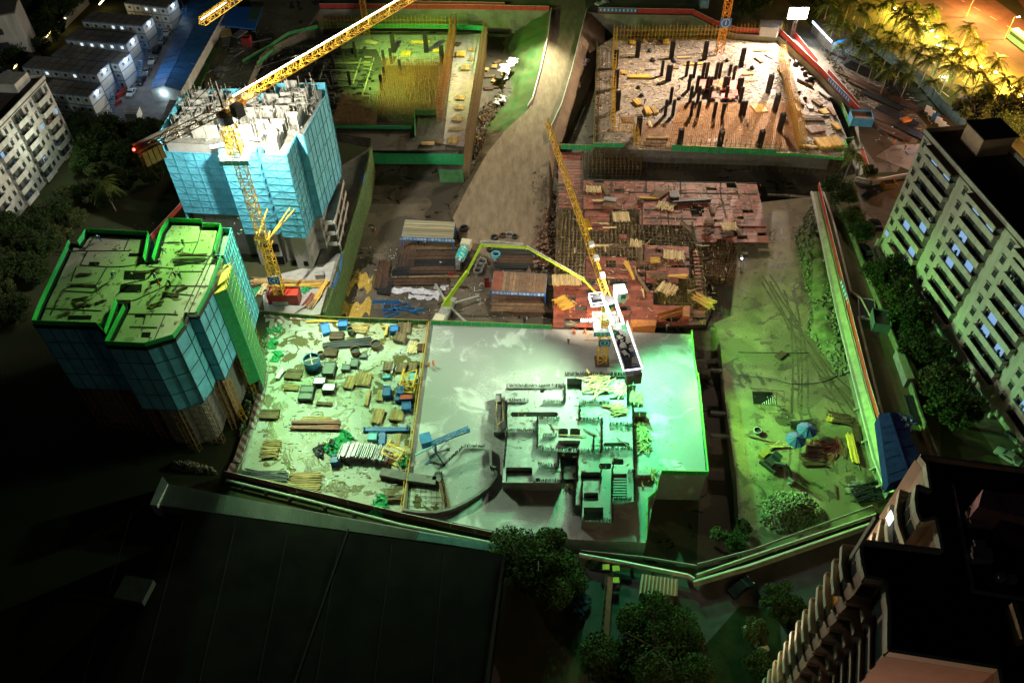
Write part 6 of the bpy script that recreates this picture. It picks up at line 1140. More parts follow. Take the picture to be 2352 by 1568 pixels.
# ---------------------------------------------------------------- site cabins, cars, sheds at the upper left
cabw = mat('cabin_white', (.52, .53, .50), .6, var=.1, sc=.6); cabr = mat('cabin_roof', (.22, .20, .16), .85, var=.25, sc=.5); cabb = mat('cabin_blue', (.03, .16, .36), .5); winb = mat('cabin_window', (.05, .06, .06), .2); wlit = em('lit_window', (.75, .95, 1), .8)
def cabin(fr, fl, n, depth, z, lab, storeys=3, lit=()):
    """fr, fl: photo points of the front right and front left roof corners"""
    a, b = U(*fr, z), U(*fl, z); d = (b-a); L_ = d.length; d.normalize(); bk = Vector((d.y, -d.x, 0)); bk = bk if bk.y > 0 else -bk; r_ = ang((0, 0), -d)
    c = a+d*L_/2+bk*depth/2; o = thing('site_cabin', lab, 'site cabin', (c.x, c.y, 0), 'rows of prefabricated site cabins'); hs = z/storeys
    MB().box((c.x, c.y, z/2), (L_, depth, z), r_).build('wall', cabw, o); rf_ = MB().box((c.x, c.y, z+.08), (L_+.1, depth+.1, .16), r_).build('roof', cabr, o)
    mb = MB()
    for i in range(n+1): p = a+d*(L_*i/n); mb.beam(p+Vector((0, 0, .17)), p+bk*depth+Vector((0, 0, .17)), .12, .06)
    for j in (.5,): mb.beam(a+bk*depth*j+Vector((0, 0, .17)), b+bk*depth*j+Vector((0, 0, .17)), .1, .06)
    mb.build('roof_seam', dark, rf_); mb = MB(); f = -bk*.05
    for s in range(storeys+1):
        zz = max(.15, min(z-.1, s*hs)); mb.beam(Vector((a.x, a.y, zz))+f, Vector((b.x, b.y, zz))+f, .1, .22); e = -d*.05; mb.beam(Vector((a.x, a.y, zz))+e, Vector((a.x, a.y, zz))+bk*depth+e, .1, .22)
    for i in range(n+1): p = a+d*(L_*i/n); mb.beam(Vector((p.x, p.y, 0))+f, Vector((p.x, p.y, z))+f, .12)
    mb.beam(Vector((a.x, a.y, 0))+bk*depth-d*.05, Vector((a.x, a.y, z))+bk*depth-d*.05, .14); mb.build('blue_frame', cabb, o)
    for s in range(storeys):
        for i in range(n):
            p = a+d*(L_*(i+.5)/n); q = Vector((p.x, p.y, s*hs+hs*.55))-bk*.04
            w_ = MB().box(q, (.8, .1, .8), r_).build('window', wlit if (s, i) in lit else winb, o)
    q = Vector((a.x, a.y, z-hs*.45))+bk*depth*.5-d*.06
    for k in (-.18, .2): MB().box(q+bk*depth*k+Vector((0, 0, .1)), (.06, .9, .8), r_).build('gable_mark', cabb, o)
    q = Vector((a.x, a.y, z-.55))+bk*depth*.55-d*.25; MB().box(q, (.3, .4, .2), r_).build('gable_lamp', em('lamp_small', (.8, .92, 1), 22), o); lamp('gable_light', q-d*.7+Vector((0, 0, -.1)), 110, (.72, .86, 1), rad=.15)
    return o, a, d, bk, L_
def steps(p, dirv, w, z, lab, n=10):
    o = thing('outside_stair', lab, 'stair', (p.x, p.y, 0), 'blue outside stairs of the cabins'); mb = MB()
    for i in range(n): q = p+dirv*(i*.42); mb.box((q.x, q.y, z*(1-(i+.5)/n)), (w, .32, .06), ang((0, 0), dirv)+pi/2)
    mb.build('tread', steel, o); sd = Vector((-dirv.y, dirv.x, 0))*w/2
    for s in (-1, 1): mb = MB(); e = p+dirv*n*.42; mb.beam(Vector((p.x, p.y, z))+sd*s, Vector((e.x, e.y, .1))+sd*s, .1, .2); mb.beam(Vector((p.x, p.y, z+1))+sd*s, Vector((e.x, e.y, 1))+sd*s, .07); mb.build('stringer', cabb, o)
cb = [((203.5,222),(92,210),6,'nearest row of site cabins beside the pale apartment block',8.4,()),((222,171),(51,154),8,'second row of site cabins from the nearest',8.2,((2,5),(2,2))),((271,146.5),(118,128),8,'third row of site cabins, darkest and mostly hidden',8,()),((289,102),(150,91),6,'fourth row of site cabins with four lit windows',7.8,((2,1),(2,2),(2,3),(2,4),(2,0))),((327,60.5),(188,49),7,'fifth row of site cabins with two lit windows',7.6,((2,2),(2,3))),((382,19),(285,8),5,'last row of site cabins at the top edge with two lit windows',7.4,((2,1),(2,2)))]
for fr, fl, n, lab, z, lit in cb:
    o, a, d, bk, L_ = cabin(fr, fl, n, 6.2, z, lab, 3, lit)
    p = Vector((a.x, a.y, 0))-d*1.4+bk*7.6; steps(p, -bk, 1.2, z*.66, 'blue steel stair at the gable of the '+lab.split(' with')[0].split(' beside')[0].split(',')[0].replace('row of site cabins', 'cabin row'))
def car(px, py, rz, m, lab, fxn=None, z=0, L_=4.5, W_=1.8, Hc=1.45, cat='car', roof=None, z2=0):
    p = U(px, py, z2); o = thing('parked_car', lab, cat, (p.x, p.y, z2), 'parked cars'); r_ = rz; n = 9
    prof = [(-.5,.35,.0),(-.49,.75,.06),(-.42,.88,.02),(-.33,.95,.02),(-.26,1.3,.14),(-.16,Hc,.18),(.1,Hc,.18),(.22,.98,.04),(.36,.88,.02),(.47,.72,.06),(.5,.4,.02)]
    vs = []
    for x, h, t in prof:
        for s in (-1, 1): vs += [loc(p, r_, x*L_, s*W_/2*.97, .28), loc(p, r_, x*L_, s*(W_/2), min(h, .8)), loc(p, r_, x*L_, s*(W_/2-t), h)]
    fs = []
    for i in range(len(prof)-1):
        a, b = i*6, (i+1)*6; fs += [(a,b,b+1,a+1), (a+1,b+1,b+2,a+2), (a+3,a+4,b+4,b+3), (a+4,a+5,b+5,b+4), (a+2,b+2,b+5,a+5)]
    fs += [(0,1,2,5,4,3), tuple(60+k for k in (3,4,5,2,1,0))]
    MB().add(vs, fs).build('body', m, o)
    mb = MB()
    for x0, x1, h0, h1 in ((.105,.215,Hc+.02,1.0),(-.33,-.265,1.0,1.3)): mb.quad(loc(p, r_, x0*L_, -W_*.38, h0), loc(p, r_, x1*L_, -W_*.45, h1+.02), loc(p, r_, x1*L_, W_*.45, h1+.02), loc(p, r_, x0*L_, W_*.38, h0))
    mb.quad(*[loc(p, r_, x*L_, s*W_*.3, Hc+.012) for x, s in ((-.12,-1),(.02,-1),(.02,1),(-.12,1))]) if roof else None
    for s in (-1, 1): mb.quad(*[loc(p, r_, x*L_, s*(W_/2-t+.012), h) for x, h, t in ((-.24,.98,.03),(.19,.98,.03),(.09,Hc-.06,.15),(-.16,Hc-.06,.15))])
    mb.build('glass', glass, o)
    for x in (-.31, .31):
        for s in (-1, 1): MB().tube(loc(p, r_, x*L_, s*(W_/2-.22), .32), loc(p, r_, x*L_, s*(W_/2+.02), .32), .32, n=12).build('wheel', rubber, o)
    for s in (-1, 1): MB().box(loc(p, r_, .485*L_, s*W_*.36, .68), (.12, .3, .14), r_).build('headlight', white, o)
    return o
carw = mat('car_white', (.62, .63, .62), .25, var=.03); carg = mat('car_grey', (.22, .24, .27), .3, .3, var=.05); cark = mat('car_black', (.015, .016, .02), .2, .2, var=.1); cars = mat('car_silver', (.40, .42, .42), .3, .4, var=.05)
dvec = ang(U(305,215), U(399,55))
for x, y, m, l, rf in ((303,217,carw,'white car nearest the camera in the row by the blue roofed shed',1),(339,168,carg,'grey van under a cover, second car from the camera',0),(352,142,carw,'white car with a dark sunroof in the middle of the row by the blue roof',1),(374,97,carg,'grey car in the upper half of the row by the blue roof',0),(386,77,carw,'white car with a dark glass roof, third from the top of the row',1),(398,57,carw,'white saloon car, second from the top in the row',0),(408,38,carg,'dim grey car above the white saloon',0),(427,24,carg,'greyish blue car near the top edge beside the blue roof',0),(440,5,carg,'dim car at the very top of the row by the blue roof',0),(325,190,cark,'black car in the shadow below the covered van',0),(362,118,cark,'black car in the shadow above the middle white car',0)):
    car(x, y, dvec+pi*(1 if y > 130 else 0), m, l, roof=rf)
car(183, 293, 0.15, carw, 'pale car with violet reflections parked beside the pale apartment block', roof=0)
cone = mat('red_barrier', (.35, .04, .03), .6)
for i, (x, y) in enumerate(((276,222),(281,212),(284,203),(270,240))): crate(x, y, 0, (2.2,1.0,1.0), 60, cone, ['lowest red water barrier beside the nearest white car','second red water barrier beside the white car','third red water barrier beside the white car','red barrier near the small white hut'][i], lambda a, b: (a, b), 'barrier', 'water_barrier', 'red barriers by the cabins', cone)
# blue roofed long shed
def gable(front_l, front_r, back_l, back_r, h, ridge, lab, rm, wm, name='shed', cat='shed', grp=None, lean=False):
    a, b, c_, d_ = U(*front_l, h), U(*front_r, h), U(*back_r, h), U(*back_l, h); c0 = (a+b+c_+d_)/4; o = thing(name, lab, cat, (c0.x, c0.y, 0), grp)
    MB().prism([p.to_2d() for p in (a, b, c_, d_)], 0, h-.05).build('wall', wm, o); r0, r1 = (a+b)/2+Vector((0, 0, ridge)), (c_+d_)/2+Vector((0, 0, ridge)); 
    if ridge: MB().add([a, b, r0], [(0,1,2)]).build('gable', wm, o)
    n = 22; mb = MB(); mb2 = MB()
    for e0, e1 in ((a, d_), (b, c_)):
        n_ = max(4, int((e1-e0).length/1.6))
        for i in range(n_):
            p, q, s, t = lerp(e0, e1, i/n_), lerp(e0, e1, (i+.96)/n_), lerp(r0, r1, (i+.96)/n_), lerp(r0, r1, i/n_); up = Vector((0, 0, .05*(i % 2)))
            ou = (e0-(r0 if ridge else (a+b)/2)).normalized()*.25; ou.z = 0; mb.quad(p+ou+up, q+ou+up, s+up+Vector((0, 0, .01)), t+up+Vector((0, 0, .01)))
    mb.build('roof', rm, o); mb2.beam(r0+Vector((0, 0, .08)), r1+Vector((0, 0, .08)), .3, .08); mb2.build('ridge_cap', rm, o); return o
brm = mat('blue_sheet_roof', (.02, .10, .24), .55, .1, var=.3, sc=.4)
sh = gable((346,206),(414,209),(448,-25),(545,-25), 3.6, 1.2, 'long blue roofed shed with a pale lit gable along the row of parked cars', brm, white_d)
a, b = U(352, 209, 1.7), U(412, 213, 1.7); MB().beam(a+Vector((1.0, -.3, 0)), b+Vector((-1.5, -.3, 0)), .1, 2.0).build('lit_front_window', em('front_glow', (.55, .85, 1), .35), sh); lamp('shed_front_light', a+Vector((4, -4, 1)), 250, (.6, .85, 1), rad=.3)
ofc = gable((372,275),(397,283),(391,230),(421,232), 5.2, 0, 'beige roofed site office with a bright white end wall behind the crane counterweights', mat('beige_roof', (.24, .20, .15), .85, var=.25), white)
hut2 = gable((286,262),(312,262),(284,243),(320,243), 2.6, 0, 'small pale hut roof beside the nearest cabin row', cabr, white)
tar = thing('blue_tarpaulin', 'bright blue tarpaulin roof with a green opening at the top left of the site', 'tarpaulin', U(540, 45, 0)); T_ = [U(*c1(x, y), 3) for x, y in ((1960,60),(2150,60),(2200,75),(2245,60),(2180,250),(1885,215))]
MB().prism([p.to_2d() for p in T_], 2.6, 3.0, True).build('sheet', mat('tarp_blue', (.02, .13, .42), .5, var=.2, sc=1), tar); MB().prism([U(*c1(x, y), 3.1).to_2d() for x, y in ((2150,60),(2235,60),(2200,170),(2120,170))], 2.9, 3.1, True).build('green_opening', mat('moss_green', (.04, .10, .04), .9), tar)
for p in T_[:2]+T_[4:]: MB().beam((p.x, p.y, 0), (p.x, p.y, 2.6), .15).build('post', steel, tar)
items(c1, .03, [(1930,290,8,5,.6,110,'g','pale corrugated sheets fanned out below the blue tarpaulin',.05),(2050,300,7,4,.5,65,'s','grey sheets right of the fanned pale sheets'),(1935,370,7,3,.6,100,'s','pale sheet pile sloping below the fanned sheets'),(2240,355,9,.6,.5,24,'s','long white pipe right of the small red hut'),(2050,465,6,.4,.4,60,'s','short white pipe below the red hut'),(1700,720,6,1,.4,68,'s','pale pole pile beside the green hedge'),(1880,600,6,3,.4,10,'s','grey net and tube scrap in the upper left yard',.5)], 'stores of the upper left yard')
crate(2120, 385, .02, (2.4,2.4,2.6), 0, red, 'small red hut at the upper left yard', c1, 'hut', 'site_hut', None, mat('hut_dark_roof', (.08, .09, .08), .8))
crate(1740, 60, .02, (2.6,2.4,2.8), 0, mat('hut_blue', (.14, .28, .42), .5), 'small blue framed hut behind the red barrier at the top', c3, 'hut', 'site_hut', None, mat('hut_brown_roof', (.16, .11, .08), .8)); crate(1900,-20,.02,(2,2,2),0,white,'white kiosk beside crane one', c3, 'hut', 'site_hut', None, white)
# barriers of red sheet with their banners
def barrier(pts, h, lab, m=red, z=0, banner=None, fx_=lambda x, y: (x, y), grp='red sheet barriers', text=None):
    P_ = [U(*fx_(*p), z) for p in pts]; o = thing('sheet_barrier', lab, 'barrier', (P_[0].x, P_[0].y, z), grp)
    for a, b in zip(P_, P_[1:]):
        n_ = max(1, int((b-a).length/4)); 
        for i in range(n_): MB().sheet(lerp(a, b, i/n_).to_2d(), lerp(a, b, (i+.98)/n_).to_2d(), z+.05, z+h, .07).build('panel', m, o)
    mb = MB()
    for a, b in zip(P_, P_[1:]): mb.beam(a+Vector((0, 0, h+.05)), b+Vector((0, 0, h+.05)), .08)
    mb.build('top_rail', white_d, o)
    if banner:
        a, b = U(*fx_(*banner[0]), z), U(*fx_(*banner[1]), z); d = (b-a); n_ = Vector((d.y, -d.x, 0)).normalized(); n_ = n_ if n_.y < 0 or abs(n_.y) < .3 and n_.x < 0 else -n_
        a += n_*.1; b += n_*.1; bn_ = MB().sheet(a.to_2d(), b.to_2d(), z+.35, z+h-.05, .06).build('banner', blue_sign, o); mb = MB(); k = int(d.length/1.15); rr = random.Random(2); u = d.normalized()
        for i in range(k):
            c = a+u*(d.length*(i+.5)/k)+n_*.06+Vector((0, 0, (h+.3)/2))
            for q in range(3): mb.beam(c+u*-.32+Vector((0, 0, (q-1)*.3)), c+u*.32+Vector((0, 0, (q-1)*.3)), .03, .1)
            mb.beam(c+Vector((0, 0, -.4)), c+Vector((0, 0, .4)), .03, .12)
            mb.beam(c+u*rr.uniform(-.3, 0)+Vector((0, 0, -.4)), c+u*rr.uniform(0, .3)+Vector((0, 0, .2)), .03, .1)
        mb.build('lettering', wtxt, bn_)
    return o
barrier(((1373,29),(1465,31),(1590,33),(1640,58),(1692,75)), 1.6, 'red sheet barrier along the back of the pillared deck with blue banner', banner=((1375,29),(1463,31)))
barrier(((1692,75),(1790,80)), 1.6, 'red sheet barrier near the flood light mast'); barrier(((1790,80),(1880,166),(1970,262)), 1.8, 'red sheet barrier with blue lettered banner running down the right side', banner=((1900,188),(1950,240)))
barrier(((1818,78),(1876,148)), 1.5, 'second outer red barrier nearest the flood light'); barrier(((1900,170),(1970,248)), 1.5, 'outer red barrier section beyond the lettered one'); barrier(((1978,350),(1993,398)), 1.6, 'short red barrier by the palm at the right corner')
barrier(((735,20),(1070,22),(1262,26)), 1.6, 'red barrier along the back of the upper left pit'); barrier(((925,12),(1160,16)), 1.4, 'outer red barrier above the upper left pit')
barrier(((488,320),(540,245),(590,190)), 1.1, 'low red barrier left of the upper left pit'); barrier(((500,340),(415,480),(340,560)), 1.3, 'red and white barrier running down behind the near tower')
barrier(((1878,428),(1905,540),(1945,700),(1990,880),(2035,1030),(2066,1120)), 1.3, 'long red barrier on top of the retaining wall', red, banner=((1930,650),(1958,735)))
netrow(c2, ((-60,540),(150,420),(330,300),(580,240)), 0, 1.0, 'green and yellow guard rail curving past the upper left pit', green); netrow(c1, ((2200,560),(2352,430)), 0, 1.0, 'green guard rail above the long crane jib')
nh = tag(MB().prism([U(*p).to_2d() for p in ((470,160),(480,100),(500,110),(450,225),(425,225))], 0, .5).build('hedge_strip', mat('hedge_green', (.04, .10, .03), .95, var=.5, sc=1, bump=.8)), 'low green strip between the blue roofed shed and the site', 'hedge', kind='stuff')
# retaining wall cap on the right
cap = thing('retaining_wall', 'sloped green lit retaining wall along the right edge of the soil terrace', 'wall', U(1960, 800, 0)); L1 = [(1866,440),(1893,560),(1926,720),(1972,900),(2010,1050),(2042,1130)]; L2 = [(1880,440),(1909,560),(1947,720),(1990,885),(2033,1040),(2062,1128)]; capm = mat('sprayed_concrete', (.26, .28, .17), .95, var=.3, sc=.7, bump=.9)
rows = []
mb = MB(); a_ = [U(x, y, -1.6) for x, y in L1]; b_ = [U(x, y, .15) for x, y in L2]
for i in range(5): mb.quad(a_[i], a_[i+1], b_[i+1], b_[i])
mb.build('slope', capm, cap); mb = MB()
for i in range(5): mb.quad((a_[i].x, a_[i].y, PZ), (a_[i+1].x, a_[i+1].y, PZ), tuple(a_[i+1]), tuple(a_[i]))
mb.build('face', mat('dark_face', (.12, .12, .08), .95, var=.4, sc=.5), cap); mb = MB()
for i in range(5): mb.beam(a_[i]-Vector((.2, 0, .1)), a_[i+1]-Vector((.2, 0, .1)), .5, .5)
mb.build('capping_beam', concrete, cap); mb = MB()
for i in range(5):
    for k in range(2): p = lerp(a_[i], a_[i+1], k/2+.2); mb.beam(p+Vector((-.9, 0, -1.9)), p+Vector((-.1, 0, -1.0)), .4, .4)
mb.build('anchor_beam', concrete_d, cap)
pp = thing('white_pipe', 'long pale pipe lying along the lane beside the retaining wall', 'pipe', U(1990, 700)); P_ = [U(x, y, .4) for x, y in ((1890,440),(1912,500),(1935,590),(1955,670),(1976,684),(2000,730))]; MB().path(P_, .28, 8).build('pipe', mat('pale_pipe', (.42, .36, .30), .6, var=.15), pp); MB().path([U(x, y, .4) for x, y in ((1985,728),(1972,728),(1990,800),(2020,925),(2060,1060),(2080,1110))], .26, 8).build('pipe_branch', MATS['pale_pipe'], pp)
# lane side things: low wall, hut, pits
lw = thing('garden_wall', 'mossy low wall between the works lane and the trees', 'wall', U(2040, 700)); mb = MB(); P_ = [U(x, y) for x, y in ((1895,430),(1945,520),(1990,640),(2030,740),(2075,850),(2110,960),(2150,1060))]
for a, b in zip(P_, P_[1:]): mb.sheet(a.to_2d(), b.to_2d(), 0, 1.6, .35)
mb.build('wall', mat('mossy_wall', (.11, .13, .07), .95, var=.4, sc=.8), lw)
crate(1100, 1290, .02, (3.2,4.4,2.6), -12, mat('dark_hut', (.05, .09, .08), .6), 'dark green hut with a black roof beside the works lane', d4, 'hut', 'site_hut', None, mat('hut_black_roof', (.03, .035, .03), .9)); crate(1000, 1160, .02, (3.2,6,.6), -14, concrete, 'open row of concrete pits beside the lane', d4, 'pit box', 'pit_box')
o = crate(1172, 1210, .02, (1.4,1.8,.8), 20, mat('signal_yellow', (.75, .80, .02), .5), 'bright yellow box on the low mossy wall', d4, 'box', 'yellow_box', None, MATS['signal_yellow'])
bt = gable((2043,1110),(2130,1080),(2020,950),(2060,950), 3.0, .4, 'blue sheeted long hut behind the pink building corner', mat('deep_blue_sheet', (.010, .014, .09), .96, var=.4), MATS['deep_blue_sheet']); o = crumple(1290, 690, 2.6, 8, 4, 70, 'blue tarpaulin folds at the upper end of the blue hut', e4, mat('violet_tarp', (.015, .015, .10), .6, var=.4, sc=1), 'blue_tarpaulin', .7)
items(e4, .03, [(1410,520,9,4,.8,85,'k','dark blue sheet stack between the lane and the trees'),(1500,760,13,.8,.4,86,'o','long reddish planks beside the blue tarpaulin')], 'stores by the lane')
sh2 = gable((2085,870),(2112,870),(2060,800),(2078,800), 2.4, .2, 'narrow green roofed lean to along the lane', mat('green_slat_roof', (.16, .20, .09), .85, var=.35, sc=1), concrete_d)
# soil terrace: umbrellas, excavator, shaft, odds and ends
def parasol(x, y, r_, lab):
    p = U(*e4(x, y), TZ); o = thing('parasol', lab, 'parasol', (p.x, p.y, TZ), 'blue parasols on the soil terrace'); mb = MB(); k = 10; top = Vector((p.x, p.y, TZ+2.9)); R_ = [Vector((p.x+cos(2*pi*i/k)*r_, p.y+sin(2*pi*i/k)*r_, TZ+2.1)) for i in range(k)]
    mb.add([top]+R_, [(0, i+1, (i+1) % k+1) for i in range(k)]); mb.build('canopy', mat('parasol_blue', (.02, .07, .24), .6, var=.15), o); mb = MB()
    for q in R_: mb.beam(top+Vector((0, 0, .02)), q+Vector((0, 0, .02)), .05)
    mb.build('rib', mat('parasol_rib', (.02, .07, .25), .6), o); MB().tube((p.x, p.y, TZ), top, .05).build('pole', steel, o); MB().tube((p.x, p.y, TZ), (p.x, p.y, TZ+.2), .35, n=10).build('base', concrete, o)
parasol(463, 742, 1.9, 'upper blue parasol on the green lit soil'); parasol(368, 825, 1.9, 'lower blue parasol beside the excavator on the green lit soil')
ex = U(*e4(180, 985), TZ); er = ang(U(*e4(100,910), TZ), U(*e4(280,1050), TZ)); eo = thing('excavator', 'yellow backed excavator with a dark arm working on the soil terrace', 'excavator', ex)
ey = mat('excavator_yellow', (.22, .16, .03), .5, var=.2)
for s in (-1, 1): MB().box(loc(ex, er, 0, s*1.1, .4), (3.4, .55, .8), er).build('track', rubber, eo)
MB().box(loc(ex, er, -1.9, 0, 1.4), (1.1, 2.1, 1.0), er).build('engine_cover', ey, eo); MB().box(loc(ex, er, -.2, 0, 1.3), (1.8, 2.2, .8), er).build('upper_body', dark, eo); MB().box(loc(ex, er, .2, .7, 2.1), (1.5, 1.0, 1.5), er).build('cab', glass, eo)
mb = MB(); mb.beam(loc(ex, er, .6, -.2, 1.4), loc(ex, er, 2.8, -.2, 3.2), .45, .6); mb.beam(loc(ex, er, 2.8, -.2, 3.2), loc(ex, er, 4.3, -.2, 1.2), .35, .45); mb.build('arm', dark, eo); MB().box(loc(ex, er, 4.5, -.2, .6), (1.1, 1.2, .9), er).build('bucket', steel, eo)
sf = thing('shaft_opening', 'square black shaft with a pale grating and tube rails in the soil terrace', 'shaft', U(*e4(110, 400), TZ)); MB().prism([U(*e4(x, y), TZ+.05).to_2d() for x, y in ((20,355),(190,360),(215,465),(30,460))], TZ-.1, TZ+.05, True).build('pit', hm, sf); mb = MB()
for i in range(7): mb.beam(U(*e4(105+i*18, 455-i*11), TZ+.12), U(*e4(108+i*18, 462), TZ+.12), .14)
mb.build('grating', concrete, sf); mb = MB()
for a, b in (((0,325),(290,350)),((290,350),(305,540)),((30,462),(305,480)),((190,345),(235,480)),((160,540),(300,545)),((20,355),(190,355))): mb.beam(U(*e4(*a), TZ+.9), U(*e4(*b), TZ+.9), .09); mb.beam(U(*e4(*a), TZ), U(*e4(*a), TZ+.9), .09); mb.beam(U(*e4(*b), TZ), U(*e4(*b), TZ+.9), .09)
mb.build('tube_rail', rebar, sf)
items(e4, TZ, [(770,595,6,3.4,.5,-12,'r','rebar grid pile in the middle of the soil terrace',.15),(685,595,2.6,1.6,.5,60,'y','small yellow bundle beside the rebar grid pile'),(875,850,9,1.8,.5,84,'y','long yellow pole bundle near the retaining wall',.03),(915,720,6,2.2,.4,80,'r','dark bars above the long yellow bundle'),(540,945,6,3.6,.3,-5,'r','flat rebar mesh below the lower parasol',.05),(560,860,4,2.4,.3,-8,'r','bar ladder right of the lower parasol'),(215,830,5,1,.4,8,'w','yellow scrap left of the lower parasol',.3),(100,770,8,.4,.3,-20,'o','long dark pole left of the parasols'),(815,880,4,.3,.2,68,'r','thin rod left of the long yellow bundle'),(1010,1230,8,5,.8,10,'k','black machinery heap at the bottom of the soil terrace',.4),(900,1200,4,3,.6,30,'s','pale scrap heap beside the black one',.6),(730,1215,4,.3,.2,78,'r','lone rod standing in the lower soil'),(440,660,6,3.6,.3,5,'k','dark mat above the upper parasol',.2),(350,1140,2,.6,.3,20,'s','small pale scrap lower left of the excavator'),(260,50,3.4,2,.3,40,'r','scrap square at the top of the green lit soil')], 'odds and ends on the soil terrace')
crumple(640, 850, TZ, 7, 4, -10, 'dark red stain like soil heap beside the lower parasol', e4, mat('red_soil', (.14, .05, .04), .95), 'soil_heap', .3); drum(60, 705, .7, .7, steel, 'grey drum standing left of the parasols', e4, TZ)
cbl = thing('ground_cable', 'dark cable sagging across the green lit soil terrace', 'cable', U(*e4(300, 280), TZ)); MB().path([U(*e4(x, y), TZ+.1) for x, y in ((-100,210),(0,225),(120,235),(240,262),(350,288),(470,290),(580,280),(680,255),(760,210))], .07).build('cable', dark, cbl); MB().path([U(*e4(x, y), TZ+.1) for x, y in ((-100,15),(0,20),(200,22),(400,25),(500,22))], .08).build('cable_branch', dark, cbl)
# lower ledge beams in the trench right of the slab
for i, (y, l) in enumerate((((755),'topmost'),((850),'second'),((948),'third'),((1000),'lowest'))):
    a, b = U(1632, y, TZ-1), U(1690, y+4, TZ-1); o = thing('strut', l+' concrete strut crossing the dark trench beside the fresh slab', 'strut', (a.x, a.y, TZ-1.3), 'struts in the trench'); MB().beam(a, b, .7, .6).build('beam', concrete_d, o); MB().beam(b-Vector((0, 1.2, 0)), b+Vector((0, 1.2, 0)), .6, .6).build('head', concrete_d, o)
# bottom edge: pipes and beam along the pit edge, long shed, roof hall
def edgeline(pts, z, r_, m, name, lab, cat): P_ = [U(x, y, z) for x, y in pts]; o = thing(name, lab, cat, (P_[0].x, P_[0].y, 0)); MB().path(P_, r_, 8).build('pipe', m, o); mb = MB(); [mb.box((p.x, p.y, z/2), (.5, .5, z)) for q in range(len(P_)-1) for p in (lerp(P_[q], P_[q+1], t) for t in (.2, .5, .8))]; mb.build('saddle', concrete_d, o); return o
edgeline([(520,1102),(700,1146),(925,1205),(1150,1250),(1260,1270)], .9, .22, mat('pale_green_pipe', (.40, .48, .34), .5), 'ridge_pipe', 'pale pipe running along the wall above the long sheet roof', 'pipe'); edgeline([(1330,1274),(1420,1290),(1580,1322),(1594,1330)], 1.0, .38, MATS['pale_green_pipe'], 'ridge_pipe', 'thick pale pipe along the bottom edge of the pit', 'pipe'); edgeline([(1600,1322),(1722,1280),(2012,1182)], .8, .35, mat('dull_pipe', (.24, .27, .18), .7), 'ridge_pipe', 'upper thick pipe climbing to the pink building', 'pipe'); edgeline([(1592,1340),(1722,1302),(2000,1206)], .8, .55, MATS['dull_pipe'], 'ridge_pipe', 'lower thick pipe climbing to the pink building', 'pipe')
barrier(((520,1092),(740,1143),(925,1188),(1150,1236)), 1.5, 'dark red barrier along the front of the left slab', mat('dull_red_sheet', (.14, .035, .03), .8, var=.4, sc=1))
barrier(((1335,1268),(1480,1283),(1598,1302)), .7, 'dark low beam at the bottom corner of the pit', concrete_d); barrier(((1600,1300),(1722,1268),(2000,1166)), .9, 'dark beam climbing to the right along the pit bottom', concrete_d)
ls = thing('long_shed', 'long low shed with a grey green corrugated roof at the bottom of the site', 'shed', U(800, 1210)); 
def sheetroof(pa_, pb_, pc, pd, z, m, name, k, par, amp=.07):
    a, b, c_, d_ = U(*pa_, z+.5), U(*pb_, z+.5), U(*pc, z), U(*pd, z); mb = MB()
    for i in range(k): mb.add([lerp(a, b, i/k), lerp(a, b, (i+.5)/k)+Vector((0, 0, amp)), lerp(a, b, (i+1)/k), lerp(d_, c_, (i+1)/k), lerp(d_, c_, (i+.5)/k)+Vector((0, 0, amp)), lerp(d_, c_, i/k)], [(0,5,4,1), (1,4,3,2)])
    return mb.build(name, m, par)
gsh = mat('grey_green_sheet', (.12, .145, .115), .6, .1, var=.35, sc=.25, stretch=(1, .4, 1)); tsh = mat('teal_sheet', (.24, .62, .58), .55, .1, var=.35, sc=.3)
sheetroof((378,1110),(965,1222),(955,1240),(352,1158), 2.6, gsh, 'grey_roof', 150, ls); sheetroof((965,1222),(1150,1250),(1140,1267),(940,1236), 2.6, tsh, 'teal_roof', 60, ls)
MB().prism([U(*p, 2.5).to_2d() for p in ((378,1112),(1150,1252),(1140,1265),(352,1156))], 0, 2.5).build('wall', concrete_d, ls); MB().prism([U(*p, 3.4).to_2d() for p in ((373,1093),(386,1110),(360,1160),(344,1158))], 0, 3.4, True).build('end_gable', mat('pale_gable', (.34, .42, .36), .8), ls)
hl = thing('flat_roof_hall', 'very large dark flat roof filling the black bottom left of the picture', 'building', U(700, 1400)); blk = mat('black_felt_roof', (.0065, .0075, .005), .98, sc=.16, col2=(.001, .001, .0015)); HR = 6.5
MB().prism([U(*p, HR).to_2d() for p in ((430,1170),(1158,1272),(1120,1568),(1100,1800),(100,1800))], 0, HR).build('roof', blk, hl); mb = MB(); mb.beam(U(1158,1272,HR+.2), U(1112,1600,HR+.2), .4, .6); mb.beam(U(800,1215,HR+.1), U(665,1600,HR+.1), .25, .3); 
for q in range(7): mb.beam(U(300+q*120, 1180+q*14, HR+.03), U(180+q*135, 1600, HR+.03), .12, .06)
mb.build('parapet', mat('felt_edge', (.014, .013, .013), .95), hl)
MB().box(U(310, 1355, HR+.6), (4.6, 3.6, 1.2), -.2).build('roof_hatch', mat('hatch_grey', (.05, .06, .05), .95), hl)
from mathutils import noise as mn
